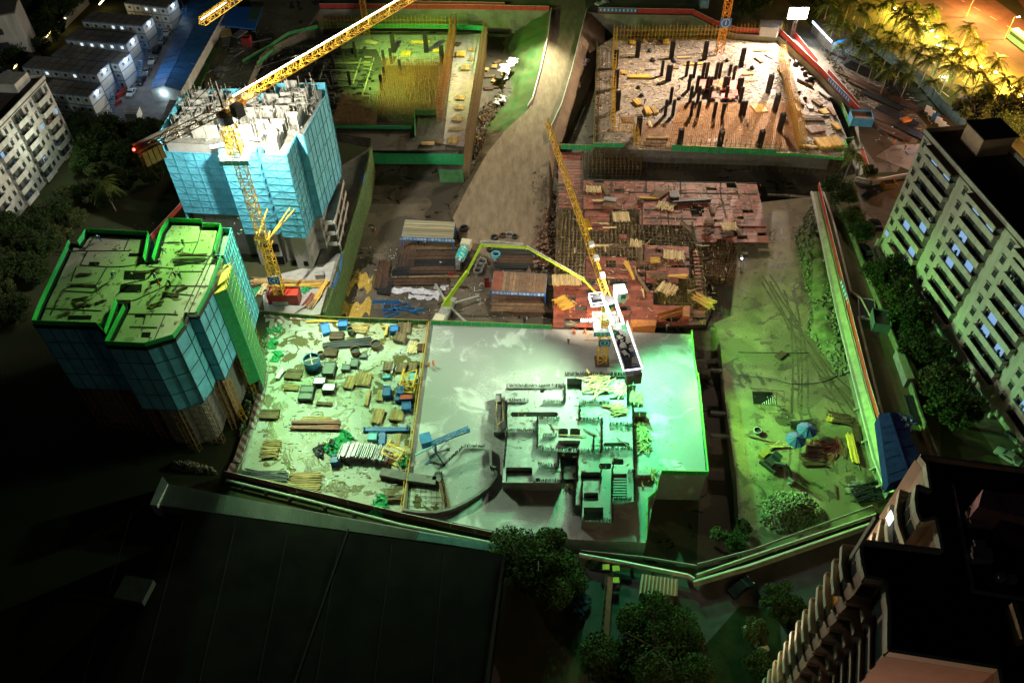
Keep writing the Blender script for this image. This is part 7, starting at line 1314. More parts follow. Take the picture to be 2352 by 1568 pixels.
def patchy(x, y, w, h): 
    vs = []; p = U(x, y, HR+.04)
    for k in range(60): a = 2*pi*k/60; r_ = .75+.7*mn.fractal(Vector((cos(a)*1.6+x, sin(a)*1.6+y, 0)), .7, 2, 5); vs.append((p.x+cos(a)*w*r_, p.y+sin(a)*h*r_, HR+.04))
    MB().add(vs, [tuple(range(60))]).build('moss_patch', mat('moss_patch', (.022, .026, .014), .98, col2=(.005, .005, .006), sc=1.1), hl)
for x, y, w, h in () and ((815,1280,2,2.4),(885,1330,5,2),(805,1390,4,3),(880,1395,2.4,2),(1000,1405,1.6,2),(990,1455,3,1),(1070,1450,3,1),(890,1270,1.6,2),(860,1440,3,1)): patchy(x, y, w, h)
gt = thing('yellow_ladder_post', 'red and yellow loading frame standing between the two dark trees', 'frame', U(1400, 1400)); mb = MB()
for s in (-.5, .5): mb.beam(U(1402, 1300, .8)+Vector((s, 0, 0)), U(1378, 1530, .8)+Vector((s, 0, 0)), .14)
for i in range(14): p = lerp(U(1402,1300,.8), U(1378,1530,.8), i/14); mb.beam(p-Vector((.5, 0, 0)), p+Vector((.5, 0, 0)), .1)
mb.build('rail', rebar, gt); mb = MB(); mb.beam(U(1402,1325,1), U(1388,1520,1), .8, .3); mb.build('red_beam', mat('brick_red', (.26, .06, .05), .8), gt)
for dx, dy in ((-10,0),(13,3),(12,30)): MB().box(U(1402+dx, 1302+dy, 1), (1.1, .9, .3)).build('yellow_foot', mat('dull_yellow', (.5, .5, .06), .7), gt)
cr2 = thing('ribbed_shed', 'small cream ribbed roof sticking out from behind the lower dark tree', 'shed', U(1510, 1340)); sheetroof((1474,1318),(1558,1330),(1556,1368),(1468,1362), 2.5, mat('cream_rib', (.42, .44, .28), .7, var=.15), 'roof', 10, cr2, .16); MB().prism([U(*p, 2.4).to_2d() for p in ((1474,1320),(1556,1332),(1554,1364),(1470,1360))], 0, 2.4).build('wall', concrete_d, cr2)
car(1700, 1352, .6, cark, 'black car parked in the dark lane below the pit corner'); car(1735, 1468, 1.9, carw, 'white car half hidden by foliage near the pink building'); car(1810, 1440, 1.85, cark, 'dark blue black car below the pink building', L_=5); car(2312, 1052, 2.3, cars, 'silver car behind the pink building parapet'); car(1985, 578, 1.75, cark, 'dark car with a pale rear behind the low mossy wall'); car(2010, 520, 1.6, cark, 'black car right beside the green lit apartment block'); car(1998, 450, .6, cark, 'black car on the forecourt below the works road', L_=4.6); car(2335, 1010, 2.2, carg, 'dim car beyond the silver one')
crumple(700, 900, .4, 4, 2.2, 60, 'dim blue tarpaulin between the two dark trees', f3, mat('dim_blue', (.004, .012, .035), .9), 'blue_tarpaulin', .4)
# ---------------------------------------------------------------- apartment blocks
recm = mat('shaded_recess', (.07, .07, .055), .9, var=.4, sc=1)  # sheet behind each balcony, the shade of the recess put into its colour
def wallbox(mb, c, e, nrm, x0, x1, y0, y1, z0, z1):
    """box in facade coordinates: x along e, y outwards along nrm"""
    p = [c+e*x+nrm*y for x, y in ((x0,y0),(x1,y0),(x1,y1),(x0,y1))]; return mb.prism([(q.x, q.y) for q in p], z0, z1, True)
def block(c, e, nrm, L_, depth, ztop, floors, bay, lab, wm, balc, pm, lits, hs, z0, par=.9, inset_=0, laundry=False, first=0, pier=.9, wcol=True, bdep=1.3):
    o = thing('apartment_block', lab, 'apartment block', (c.x, c.y, 0)); mb = MB(); wallbox(mb, c, e, nrm, 0, L_, -depth, 0, 0, ztop-.3); mb.build('wall', wm, o)
    mb = MB(); wallbox(mb, c, e, nrm, -.2, L_+.2, -depth-.2, .25, ztop-.3, ztop); rf = mb.build('roof', mat('dark_roof_felt', (.04, .03, .025), .9, var=.3, sc=.3), o); mb = MB()
    for a, b in ((( -.2, .25-.3), (L_+.2, .25)), ((-.2, -depth-.2), (L_+.2, -depth+.1))): wallbox(mb, c, e, nrm, a[0], b[0], a[1], b[1], ztop+.002, ztop+par)
    wallbox(mb, c, e, nrm, -.2, .1, -depth+.1, -.05, ztop+.002, ztop+par); mb.build('parapet', wm, rf)
    nb = int(L_/bay)+1; k = 0
    for i in range(nb):
        for f in range(floors):
            z = z0+f*hs
            for (x0, x1, kind) in balc:
                a, b = i*bay+x0, i*bay+x1
                if b > L_: continue
                k += 1
                if kind == 'b':
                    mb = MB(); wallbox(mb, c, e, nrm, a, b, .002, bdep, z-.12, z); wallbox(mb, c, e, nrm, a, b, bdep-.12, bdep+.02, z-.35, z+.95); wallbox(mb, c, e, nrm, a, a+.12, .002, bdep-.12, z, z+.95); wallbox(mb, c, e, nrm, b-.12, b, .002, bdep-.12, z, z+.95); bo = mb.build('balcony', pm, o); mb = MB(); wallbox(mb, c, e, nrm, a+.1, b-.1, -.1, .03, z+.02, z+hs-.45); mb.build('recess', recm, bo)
                    for q in range(2):
                        w0, w1 = a+(b-a)*(.10+.48*q), a+(b-a)*(.32+.48*q); mb = MB(); wallbox(mb, c, e, nrm, w0, w1, -.1, .06, z+.05, z+(2.3 if (i, f, q) not in lits else 1.5)); mb.build('balcony_door', wlit2 if (i, f, q) in lits else winb2, bo)
                    if R.random() < .6:
                        mb = MB()
                        for q in range(R.randrange(2, 7)): x = R.uniform(a+.3, b-.5); wallbox(mb, c, e, nrm, x, x+R.uniform(.2, .6), bdep*.4, bdep*.8, z+.02, z+R.uniform(.4, 1.6))
                        mb.build('balcony_clutter', R.choice([mat('laundry_a', (.25, .27, .25), .9), mat('laundry_b', (.05, .10, .05), .9), mat('laundry_c', (.20, .08, .06), .9), mat('laundry_d', (.05, .10, .2), .9)]), bo)
                else:
                    mb = MB(); wallbox(mb, c, e, nrm, a, b, -.1, .03, z+.5, z+2.0); wo = mb.build('window', wlit2 if (i, f, 9) in lits else winb2, o); mb = MB(); wallbox(mb, c, e, nrm, a-.12, b+.12, .0, .35, z+2.05, z+2.15); wallbox(mb, c, e, nrm, a-.1, b+.1, .0, .12, z+.38, z+.46); mb.build('window_hood', wm, wo)
    return o
winb2 = mat('night_window', (.03, .04, .04), .25, var=.5, sc=.5); wlit2 = mat('bluish_room_light', (.03, .04, .05), .4, emit=(.35, .62, 1), es=.55, var=.5, sc=2)
facm = mat('cream_facade', (.38, .385, .30), .8, var=.25, sc=.7, stretch=(1, 1, .15)); facw = mat('dirty_white_facade', (.42, .41, .37), .8, var=.3, sc=.7, stretch=(1, 1, .2))
rc = U(2124, 305, 29.2); re_ = (U(2352, 565, 29.2)-rc).normalized(); rc.z = 0; rn = Vector((re_.y, -re_.x, 0)); rn = rn if rn.x < 0 else -rn
rb = block(rc, re_, rn, 92, 13, 29.2, 8, 15.6, 'long cream apartment block with rows of balconies and a few bluish lit rooms', facm, ((.8,2.0,'w'),(4.1,14.0,'b')), facm, {(0,7,0),(0,7,1),(0,3,1),(0,1,1),(0,0,1),(1,7,0),(1,7,1),(1,5,0),(1,4,0),(1,4,1),(1,3,0),(2,6,1),(2,3,0),(2,2,0),(2,2,1),(3,2,0),(3,1,0),(0,0,9),(0,2,0),(2,5,1),(3,4,1)}, 3.25, 3.3)
for i in range(5): mb = MB(); wallbox(mb, rc, re_, rn, i*15.6+2.6, i*15.6+3.9, .002, .5, 2.6, 29.0); mb.build('pier', facm, rb)
for i in range(5):
    mb = MB(); wallbox(mb, rc, re_, rn, i*15.6+4.0, i*15.6+14.1, .26, 1.9, 28.6, 29.05); mb.build('balcony_roof', mat('brown_balcony_roof', (.10, .045, .03), .9), rb); mb = MB(); wallbox(mb, rc, re_, rn, i*15.6+4.0, i*15.6+14.1, 1.9, 2.1, 28.3, 29.25); mb.build('roof_fascia', facm, rb)
for i in range(9): mb = MB(); wallbox(mb, rc, re_, rn, i*8+1, i*8+1.5, 1.2, 1.6, 0, 2.9); mb.build('ground_post', facm, rb)
hx = MB(); wallbox(hx, rc, re_, rn, 3.5, 9.5, -12, -5.5, 29.2, 33.2); ho = hx.build('stair_house', mat('orange_lit_render', (.50, .36, .22), .8, var=.15), rb); hx = MB(); wallbox(hx, rc, re_, rn, 3.2, 9.8, -12.3, -5.2, 33.2, 33.45); hx.build('house_roof', dark, ho)  # orange lamplight on the stair house is put into its wall colour
lc = U(176, 336, 0); le = (U(0, 552, 0)-lc).normalized(); ln = Vector((-le.y, le.x, 0)); ln = ln if ln.x > 0 else -ln
lb_ = block(lc, le, ln, 40, 12, 19.4, 6, 9.4, 'dirty white six storey apartment block with cluttered balconies at the left edge', facw, ((.8,1.8,'w'),(2.6,7.4,'b'),(8.0,8.9,'w')), facw, {(0,3,9),(1,1,0),(2,4,1)}, 3.05, .9, bdep=1.1)
mb = MB(); wallbox(mb, lc, le, ln, 1, 7, -9, -3, 19.4, 21.6); mb.build('roof_room', facw, lb_)
p_ = U(12, 42, 16); b2 = thing('apartment_block', 'grey corner of a building hidden among trees at the top left corner', 'apartment block', (p_.x-8, p_.y+6, 0)); MB().box((p_.x-8, p_.y+6, 8), (16, 12, 16), .3).build('wall', facw, b2); MB().box((p_.x-8, p_.y+6, 16.2), (16.6, 12.6, .4), .3).build('roof', cabr, b2)
for z in (3, 7, 11): MB().box((p_.x-4, p_.y-.4, z+1), (3, .5, 1.6), .3).build('window', winb2, b2)
# pink building in the near right corner
pz = 46.0; pk_ = thing('apartment_block', 'pinkish apartment tower with curved balconies and black roofs in the near right corner', 'apartment block', U(2200, 1350, 0)); pinkm = mat('pink_render', (.40, .25, .18), .8, var=.18, sc=.25); creamm = mat('cream_trim', (.46, .42, .30), .7, var=.1)
OUT = [(2104,1050),(2352,1082),(2560,1110),(2620,1700),(2300,1640),(2284,1542),(2032,1502),(2033,1405),(2025,1341),(1982,1333),(1974,1305),(1970,1275),(1971,1245),(2155,1267),(2142,1200),(2108,1208),(2098,1180),(2095,1150),(2100,1118),(2129,1129),(2121,1072)]
PP = [U(x, y, pz) for x, y in OUT]; pp2 = [p.to_2d() for p in PP]
MB().prism(pp2, 0, pz-.4).build('wall', pinkm, pk_); rfp = MB().prism(inset(pp2, .25), pz-.4, pz, True).build('roof', mat('black_roof', (.012, .010, .010), .95, var=.3), pk_)
n = len(pp2); mb = MB(); pi_ = inset(pp2, .15)
for i in range(n): mb.sheet(pi_[i], pi_[(i+1) % n], pz-.3, pz+.7, .35)
mb.build('parapet', creamm, rfp)
def bands(idx, name, out, z0, z1, hs, m, h=.9):
    for k in range(int((z1-z0)/hs)):
        z = z1-(k+1)*hs; mb = MB()
        o_ = inset(pp2, -out)
        for i in idx: mb.sheet(o_[i], o_[(i+1) % n], z, z+h, .14); mb.add([(pp2[i].x, pp2[i].y, z), (pp2[(i+1) % n].x, pp2[(i+1) % n].y, z), (o_[(i+1) % n].x, o_[(i+1) % n].y, z), (o_[i].x, o_[i].y, z)], [(0,1,2,3)])
        b_ = mb.build(name, m, pk_); mb = MB(); w_ = inset(pp2, -.04)
        for i in idx: mb.sheet(lerp(w_[i].to_3d(), w_[(i+1) % n].to_3d(), .08).to_2d(), lerp(w_[i].to_3d(), w_[(i+1) % n].to_3d(), .92).to_2d(), z+.15, z+2.3, .05)
        mb.build('glazing', winb2 if R.random() < .94 else mat('warm_curtain', (.5, .25, .04), .8, emit=(1, .5, .1), es=.02), b_)
bands([10,11,12], 'curved_balcony', .9, 2, pz, 3.1, creamm); bands([15,16,17,18], 'curved_balcony', .8, 2, pz, 3.1, creamm)
bands([7,8], 'long_balcony', 1.2, 2, pz, 3.1, pinkm, .8); bands([6], 'long_balcony', .5, 2, pz, 3.1, pinkm, .5)
# roof things of the pink building
rl = MB(); 
for a, b in (((2188,1115),(2235,1357)),((2235,1357),(2352,1375)),((2352,1375),(2500,1400))): rl.beam(U(*a, pz+.3), U(*b, pz+.3), .18, .5)
rl.build('roof_rail', mat('pale_rail', (.30, .28, .26), .7), rfp)
MB().prism([U(*p, pz+3.4).to_2d() for p in ((2258,1122),(2400,1150),(2400,1200),(2247,1162))], pz, pz+3.4, True).build('roof_tank_room', mat('dusty_pink', (.42, .20, .18), .85), rfp)
for i, (x, y, w) in enumerate(((2240,1172,9),(2236,1188,14),(2243,1200,14),(2246,1252,9),(2252,1268,16),(2252,1282,16),(2296,1325,6),(2322,1330,6))): MB().box(U(x, y, pz+.6), (w*.12, .7, 1.0), -.1).build('roof_louvre', mat('louvre', (.36, .26, .20), .8), rfp)
MB().tube(U(2330,1208,pz), U(2330,1208,pz)+Vector((0, 0, 2.2)), 2.6, n=20).build('water_tank', mat('tank_brown', (.14, .07, .05), .8), rfp)
mb = MB(); mb.beam(U(2322,1392,pz+1), U(2346,1475,pz+1), .5, 1.6); mb.build('stair_wall', mat('ochre_wall', (.40, .26, .12), .8), rfp)
q = [U(1772+200, 1250, 30)]; MB().box(PP[12]+Vector((-.2, -.6, -9)), (.4, .4, 30)).build('corner_pilaster', creamm, pk_)
lw_ = MB().box(lerp(PP[17], PP[18], .4)+Vector((-.9, 0, -4.6)), (.1, 1.0, 1.6)).build('lit_window', em('window_bright', (.75, .9, 1), 2.2), pk_)
lamp('lane_light_pink', U(1900, 1230, 14), 42000, (1, .62, .42), U(2060, 1180, 36), 100, .9, .3)
lamp('lane_light_low', U(1760, 1440, 8), 26000, (1, .72, .45), U(1960, 1420, 28), 110, .9, .3); lamp('lane_light_front', PP[6]+Vector((2, -13, -26)), 9000, (1, .58, .38), rad=.4)  # the last lamp is an added fill for the front wall, without a body
# ---------------------------------------------------------------- north-east yard, huts, street
hut = gable((1868,50),(1912,97),(1905,40),(1968,82), 3.4, 0, 'flat brown roofed hut with a glowing blue edge beside the palms', mat('brown_hut_roof', (.16, .12, .08), .85, var=.3), concrete_d); MB().beam(U(1866,50,3.3), U(1911,97,3.3), .15, .7).build('lit_sign_edge', em('blue_edge_light', (.45, .8, 1), 2.5), hut); MB().beam(U(1914,98,3.1), U(1972,86,3.1), .12, .8).build('front_sign', blue_sign, hut); lamp('hut_light', U(1930, 105, 2.6), 500, (.45, .75, 1), rad=.3)
crate(845, 1035, 0, (5.4,4.2,2.4), -8, mat('canopy_blue', (.05, .28, .55), .5), 'open blue framed stand with a slogan board beside the right barrier', lambda x, y: (1722.6+(x+95)*.2676, y*.2676+4), 'stand', 'work_stand', None, mat('stand_floor', (.22, .14, .09), .8))
wh = gable((1748,62),(1788,66),(1748,46),(1800,48), 3, 0, 'white walled low building right behind the flood light', mat('whitish_roof', (.5, .47, .45), .7), white)
fn = thing('mesh_fence', 'pale teal sheet fence between the stock yard and the palm road', 'fence', U(2050, 160)); P_ = [U(x, y) for x, y in ((1955,75),(2035,140),(2110,195),(2160,255),(2210,300))]
for a, b in zip(P_, P_[1:]): MB().sheet(a.to_2d(), b.to_2d(), 0, 3.0, .08).build('panel', mat('fence_sheet', (.22, .32, .30), .7, var=.35, sc=.8), fn)
mb = MB()
for a, b in zip(P_, P_[1:]):
    for k in range(5): q = lerp(a, b, k/5); mb.beam(q, q+Vector((0, 0, 3.2)), .12)
mb.build('post', steel, fn)
gp = U(2196, 268); go = thing('sign_pylon', 'tall white sign board by the gate next to the teal fence', 'sign', gp); MB().box(gp+Vector((0, 0, 3)), (2.6, .4, 6), -.9).build('board', white, go); MB().box(gp+Vector((-.25, -.3, 4.4)), (1.0, .2, 1.0), -.9).build('emblem', blue_sign, go)
for i in range(6):
    p = lerp(U(2128, 262), U(2168, 305), i/5); o = thing('notice_board', ['first','second','third','fourth','fifth','sixth'][i]+' notice board from the top left in the row by the gate', 'notice board', p, 'notice boards by the gate'); MB().box(p+Vector((0, 0, 1.4)), (1.7, .15, 1.8), -.9).build('board', white if i != 2 else blue_sign, o)
    for s in (-1, 1): MB().beam(p+Vector((.6*s*cos(-.9), .6*s*sin(-.9), 0)), p+Vector((.6*s*cos(-.9), .6*s*sin(-.9), 1)), .1).build('leg', steel, o)
yr = [(1960,120,12,5,'s','wide pale steel bundle shining at the top of the stock yard'),(1985,165,12,4,'k','dark bundle right of the shining steel'),(1990,200,12,4,'r','rusty bundle in the middle of the stock yard'),(2030,230,13,4,'k','black bundle in the middle of the stock yard'),(2010,265,13,4,'r','rusty bundle below the middle black one'),(2060,270,12,4,'k','black bundle toward the gate'),(2040,300,12,3,'r','lowest rusty bundle above the two workers'),(2085,300,12,3,'k','lowest black bundle beside the apartment roof'),(1920,125,7,2,'r','short bundle beside the red barrier top'),(1945,175,8,1.6,'o','timber line beside the outer red barrier'),(2080,240,10,3,'r','rusty bundle below the tyre heap'),(1905,75,5,1,'w','pale planks beside the blue edged hut')]
for x, y, L_, W_, k, l in yr: p = U(x, y); lumber((p.x, p.y, .03), L_, W_, .4, radians(-52), MM[k], 'rebar_bundle', l, 'rebar bundle', 'bundles of the stock yard', bw=.16)
rubble('scrap', P2([(1880,110),(1905,120),(1990,230),(1960,225)]), 0, 160, .15, .5, .5, rub, 'scrap strewn between the barriers and the steel stock', 31); rubble('scrap', P2([(2030,175),(2060,190),(2075,230),(2040,215)]), 0, 160, .2, .7, 1.5, dark, 'heap of dark tyres and wire in the stock yard', 32)
crumple(1210, 1120, 0, 6, 3, 20, 'grey sheet heap near the two workers', c4, steel); crate(1330, 1045, 0, (2.4,1.6,.9), 20, mat('orange_machine', (.60, .22, .03), .5), 'orange machine standing on the stock yard', c4, 'machine', 'orange_machine', None, MATS['orange_machine'])
mb = MB(); mb.prism([U(*p).to_2d() for p in ((2050,335),(2125,330),(2110,400),(2010,360))], .02, .05, True); st(mb.build('wet_patch', mat('wet_patch', (.30, .29, .30), .3, var=.2, sc=.4)))
o = thing('curved_wall', 'pale low wall sweeping under the palm in front of the apartment block', 'wall', U(2000, 412)); MB().path([U(x, y, .6) for x, y in ((1965,412),(2000,420),(2060,408),(2110,400))], .7, 8).build('wall', concrete, o); 
exx = crate(1180, 100, .02, (3,2,1.4), 10, mat('digger_orange', (.45, .22, .04), .6), 'orange brown digger body parked below the pale curved wall', d4, 'digger', 'digger_body', None, dark)
bus = U(2345, 108); bo = thing('bus', 'white roofed bus on the orange lit boulevard at the right edge', 'bus', bus); br = ang(U(2300,60), U(2352,100)); MB().box(bus+Vector((0, 0, 1.7)), (11, 2.5, 2.7), br).build('body', mat('bus_teal', (.06, .22, .26), .3), bo); MB().box(bus+Vector((0, 0, 3.15)), (11, 2.5, .18), br).build('roof', white, bo); MB().box(bus+Vector((0, 0, 2.2)), (10.4, 2.56, .9), br).build('window_band', glass, bo)
# ---------------------------------------------------------------- vegetation
def leafmat(name, a, b): return mat(name, a, .95, col2=b, sc=.5, island=.55)
lf = leafmat('leaf_green', (.045, .075, .02), (.015, .03, .008)); lfp = leafmat('palm_leaf', (.16, .21, .04), (.07, .10, .025)); bark = mat('bark', (.05, .04, .03), .95)
def crown(n, rad, hh, ls, seed, lobes=15):
    rr = random.Random(seed); mb = MB(); L_ = [(Vector((cos(q)*w*rad, sin(q)*w*rad, rr.uniform(-.4,.55)*hh*(1.15-w))), rr.uniform(.2, .42)) for q, w in ((rr.uniform(0, 6.3), rr.uniform(.3, .85)) for _ in range(lobes))]+[(Vector((0, 0, hh*.1)), .6), (Vector((0, 0, -hh*.3)), .5)]
    for i in range(n):
        c, k = rr.choice(L_); d = Vector((rr.gauss(0, 1), rr.gauss(0, 1), rr.gauss(0, 1))).normalized(); r_ = (rr.random()**.4); p = c+Vector((d.x*rad*k*r_, d.y*rad*k*r_, d.z*hh*k*r_)); s = ls*rr.uniform(.6, 1.3)
        u = Vector((rr.gauss(0, 1), rr.gauss(0, 1), rr.gauss(0, .5))).normalized()*s; v = u.cross(Vector((rr.gauss(0, .6), rr.gauss(0, .6), 1))).normalized()*s*.55
        mb.add([p-u, p-v*.9, p+u, p+v], [(0,1,2,3)])
    return mb
def tree(rad, h, n, ls, seed, m=lf):
    o = thing('broadleaf_tree', '', 'tree', (0, 0, 0)); hh = rad*1.05; cr = crown(n, rad, hh, ls, seed); cr.v = [(x, y, max(.4, z+h-hh*1.05)) for x, y, z in cr.v]; cr.build('crown', m, o); rr = random.Random(seed)
    mb = MB(); mb.tube((0, 0, 0), (0, 0, h*.45), .3, .22, 8)
    for i in range(5): a = i*1.3+rr.random(); mb.tube((0, 0, h*.42), (cos(a)*rad*.5, sin(a)*rad*.5, h*.75), .15, .06, 5)
    mb.build('trunk', bark, o); return freeze(o)
T_s = [tree(4.2, 8.5, 5200, .25, 1), tree(4.6, 9, 5600, .26, 2), tree(3.6, 7, 4200, .24, 3, leafmat('leaf_olive', (.08, .10, .03), (.03, .045, .015)))]
T_b = [tree(7.4, 11, 26000, .22, 5), tree(9.6, 11, 42000, .22, 6)]
for t in T_s+T_b: t['used'] = 0
def plant(t, x, y, sc_, lab, grp, z=0, zc_=None):
    p = U(x, y, zc_ or 0)
    if not t['used']: o = t; t['used'] = 1; o.location = (p.x, p.y, z); o.scale = (sc_,)*3; o.rotation_euler.z = R.uniform(0, 6)
    else: o = dup(t, (p.x, p.y, z), R.uniform(0, 6.2), None, scale=sc_)
    o['label'] = lab; o['group'] = grp; return o
plant(T_b[0], 1238, 1262, 1.0, 'large dark green tree beside the teal end of the long shed roof', 'trees at the bottom of the picture', zc_=8); plant(T_b[1], 1512, 1466, 1.0, 'largest dark tree in front of the small cream ribbed roof', 'trees at the bottom of the picture', zc_=8)
for i, (x, y, s, l) in enumerate(((1800,1385,.8,'small dim tree left of the curved balconies, upper'),(1850,1410,.7,'small dim tree touching the curved balconies'),(1745,1440,.6,'low dim tree above the half hidden white car'),(1690,1262,.55,'round bush in the corner of the pit'),(1760,1540,.7,'dim tree at the bottom edge beside the pink building'),(1650,1240,.45,'small bush left of the round pit bush'),(1700,1222,.4,'third small bush in the pit corner'),
    (1930,442,1.0,'lit bushy tree at the top of the retaining wall'),(1955,492,.85,'dark tree beside the forecourt, upper'),(1975,530,.8,'dark tree beside the forecourt, lower'),(2030,628,1.1,'first dark tree before the cream apartment block'),(2062,675,1.1,'second dark tree before the cream apartment block'),(2090,730,1.15,'third dark tree before the cream apartment block'),(2120,810,1.0,'fourth dark tree before the cream apartment block'),(2160,880,1.3,'large black tree below the apartment balconies'),(2190,950,1.3,'black tree left of the silver car'),(2110,760,.8,'small dark tree squeezed among the larger ones'),
    (2235,270,1.5,'dark tree behind the cream apartment roof, left'),(2290,280,1.5,'dark tree behind the cream apartment roof, middle'),(2345,300,1.4,'dark tree behind the roof at the right edge'),(2260,240,1.2,'dark tree beside the gate pylon'),(2000,385,.5,'small dark shrub by the short red barrier'))):
    plant(T_s[i % 3], x, y, s, l, 'trees along the lane and road', z=PZ*(1 if i in (3, 5, 6) else 0)*.55, zc_=(TZ if i in (3, 5, 6) else 3))
LT = [(205,318),(250,330),(300,322),(345,318),(360,345),(275,352),(225,365),(190,395),(235,410),(285,385),(330,390),(365,420),(300,440),(215,455),(165,470),(250,480),(130,510),(180,520),(95,540),(60,580),(20,615),(110,590),(60,640),(15,680),(95,650),(35,740),(150,560),(25,560)]
pos_ = ['by the parked violet lit car','under the crane counterweights','beside the near end of the site office','at the far left of the grove','nearest the near tower roof','in the middle of the grove','close to the white apartment block','on the slope below the cabins']
for i, (x, y) in enumerate(LT): plant(T_s[i % 3], x, y, R.uniform(.75, 1.2), 'dark leafy tree of the grove between the white apartment block and the towers', 'grove on the left')
UL = [(40,60),(75,85),(110,55),(30,110),(150,35),(120,15),(185,8),(60,25),(95,115),(20,150),(65,140),(210,-10),(165,-10),(240,-20),(10,90),(130,85),(270,-15),(55,165)]
for i, (x, y) in enumerate(UL): plant(T_s[i % 3], x, y+10, R.uniform(.95, 1.35), 'dark tree of the wood above the row of site cabins at the top left', 'wood at the top left')
TR = [(1690,20),(1720,5),(1750,20),(1700,45),(1860,10),(1880,30),(1780,0),(1660,-10),(1830,-15),(1720,30)]
for i, (x, y) in enumerate(TR): plant(T_s[i % 3], x, y, R.uniform(.8, 1.1), 'grey green tree of the clump behind the flood light', 'clump behind the flood light')
def palm(h, seed, nf=17, fl=3.6, m=lfp):
    o = thing('palm_tree', '', 'palm', (0, 0, 0)); rr = random.Random(seed); mb = MB()
    for i in range(nf):
        a = 2*pi*i/nf+rr.uniform(-.2,.2); el = rr.choice((.9, .5, .2, -.1))+rr.uniform(-.1,.1); d = Vector((cos(a), sin(a), 0)); pts = []; L_ = fl*rr.uniform(.85, 1.1)
        for k in range(8): t = k/7; pts.append(Vector((0, 0, h))+d*(L_*t*cos(el*.6))+Vector((0, 0, L_*(sin(el)*t-.75*t*t))))
        sd = Vector((-d.y, d.x, 0))
        for k in range(7):
            p, q = pts[k], pts[k+1]; mb.beam(p, q, .07, caps=False)
            for u in (0, .5):
                c = lerp(p, q, u); w = .95*sin(pi*min(.95, (k+u)/7+.12))
                for s in (-1, 1): e = c+sd*s*w+(q-p).normalized()*.45+Vector((0, 0, -.35*w)); mb.add([c, c+(q-p)*.42, e], [(0,1,2)])
    mb.build('crown', m, o); mb = MB(); mb.tube((0, 0, 0), (.15, 0, h*.5), .2, .16, 7); mb.tube((.15, 0, h*.5), (0, 0, h), .16, .12, 7); mb.build('trunk', mat('palm_trunk', (.22, .20, .17), .9), o); return freeze(o)
PA = [palm(7.5, 1), palm(8.5, 2, 19, 4.0), palm(6.5, 3, 15, 3.3)]
for t in PA: t['used'] = 0
PL = [(1925,30),(1950,10),(1915,60),(1945,55),(1975,40),(2000,15),(1990,70),(1960,90),(2025,50),(2015,95),(1985,115),(2050,80),(2060,40),(2040,120),(2010,140),(2075,110),(2095,80),(2070,150),(2040,165),(2105,130),(2120,105),(2090,170),(2130,150),(2145,180),(2160,135),(2180,165),(2150,110),(2120,65),(2085,55),(1935,95),(2030,10),(2200,160),(2215,195),(1900,20),(1975,-5)]
for i, (x, y) in enumerate(PL): plant(PA[i % 3], x, y, R.uniform(.85, 1.15), 'dark coconut palm of the grove between the stock yard and the boulevard', 'palm grove at the top right', zc_=7)
ML = [(2045,8),(2075,30),(2105,55),(2125,40),(2150,75),(2175,95),(2205,110),(2195,135),(2235,130),(2255,165),(2285,150),(2275,190),(2310,180),(2335,215),(2345,180),(2320,235),(2220,75),(2250,100),(2100,15),(2140,25)]
for i, (x, y) in enumerate(ML): plant(PA[i % 3], x, y, R.uniform(.9, 1.1), 'palm in the median row lit bright yellow from below', 'yellow lit median palms', zc_=7)
for i, (x, y, l) in enumerate(((2265,205,'teal lit palm beside the gate pylon'),(1955,370,'single dim palm at the lower right corner of the pillared deck'),(2232,165,'palm with a pale leaning trunk by the street lamp'),(240,430,'pale crowned palm in the left grove'))): plant(PA[i % 3], x, y, 1.1, l, 'single palms', zc_=7)
for i in range(10):
    x, y = [(2055,25),(2090,45),(2120,60),(2150,90),(2185,118),(2215,130),(2250,160),(2285,172),(2320,205),(2345,225)][i]; p = U(x, y); o = thing('uplight', 'glowing yellow ground light under the median palms', 'ground light', p, 'yellow ground lights of the median'); MB().box(p+Vector((0, 0, .35)), (.6, .6, .5)).build('housing', dark, o); MB().box(p+Vector((0, 0, .75)), (.7, .7, .3)).build('lamp', em('lamp_sodium', (1, .78, .22), 30), o)
    lamp('uplight', p+Vector((0, 0, 1.3)), 22000, (1, .74, .06), rad=.35)
for i, (x, y, l) in enumerate(((2130,72,'white street lamp in the upper palm grove'),(2158,178,'white street lamp on the road below the palms'),(2146,105,'white street lamp among the yellow palms'),(2330,40,'street lamp on the far side of the boulevard'),(2240,-10,'street lamp at the top of the boulevard'),(2250,310,'white lamp behind the apartment roof'))):
    p = U(x, y, 7); g0_ = Vector((p.x, p.y, 0)); o = thing('street_lamp', l, 'street lamp', g0_, 'street lamps'); MB().tube(g0_, g0_+Vector((0, 0, 7)), .12, .07, 8).build('post', steel, o); MB().beam(g0_+Vector((0, 0, 7)), g0_+Vector((1.2, 0, 7.2)), .1).build('arm', steel, o); MB().box(g0_+Vector((1.2, 0, 7.05)), (.9, .35, .16)).build('lamp', em('lamp_street', (.9, .92, 1) if i in (0, 1, 2, 5) else (1, .6, .25), 60), o)
    if i in (3, 4): lamp('boulevard_light', g0_+Vector((1.2, 0, 6.7)), 26000, (1, .40, .11), rad=.3)
    else: lamp('road_light', g0_+Vector((1.2, 0, 6.7)), 1500, (.8, .85, 1), rad=.3)
lamp('boulevard_light_near', U(2310, 120, 10), 40000, (1, .36, .09), rad=.4); lamp('boulevard_light_low', U(2330, 290, 10), 26000, (1, .42, .14), rad=.4)
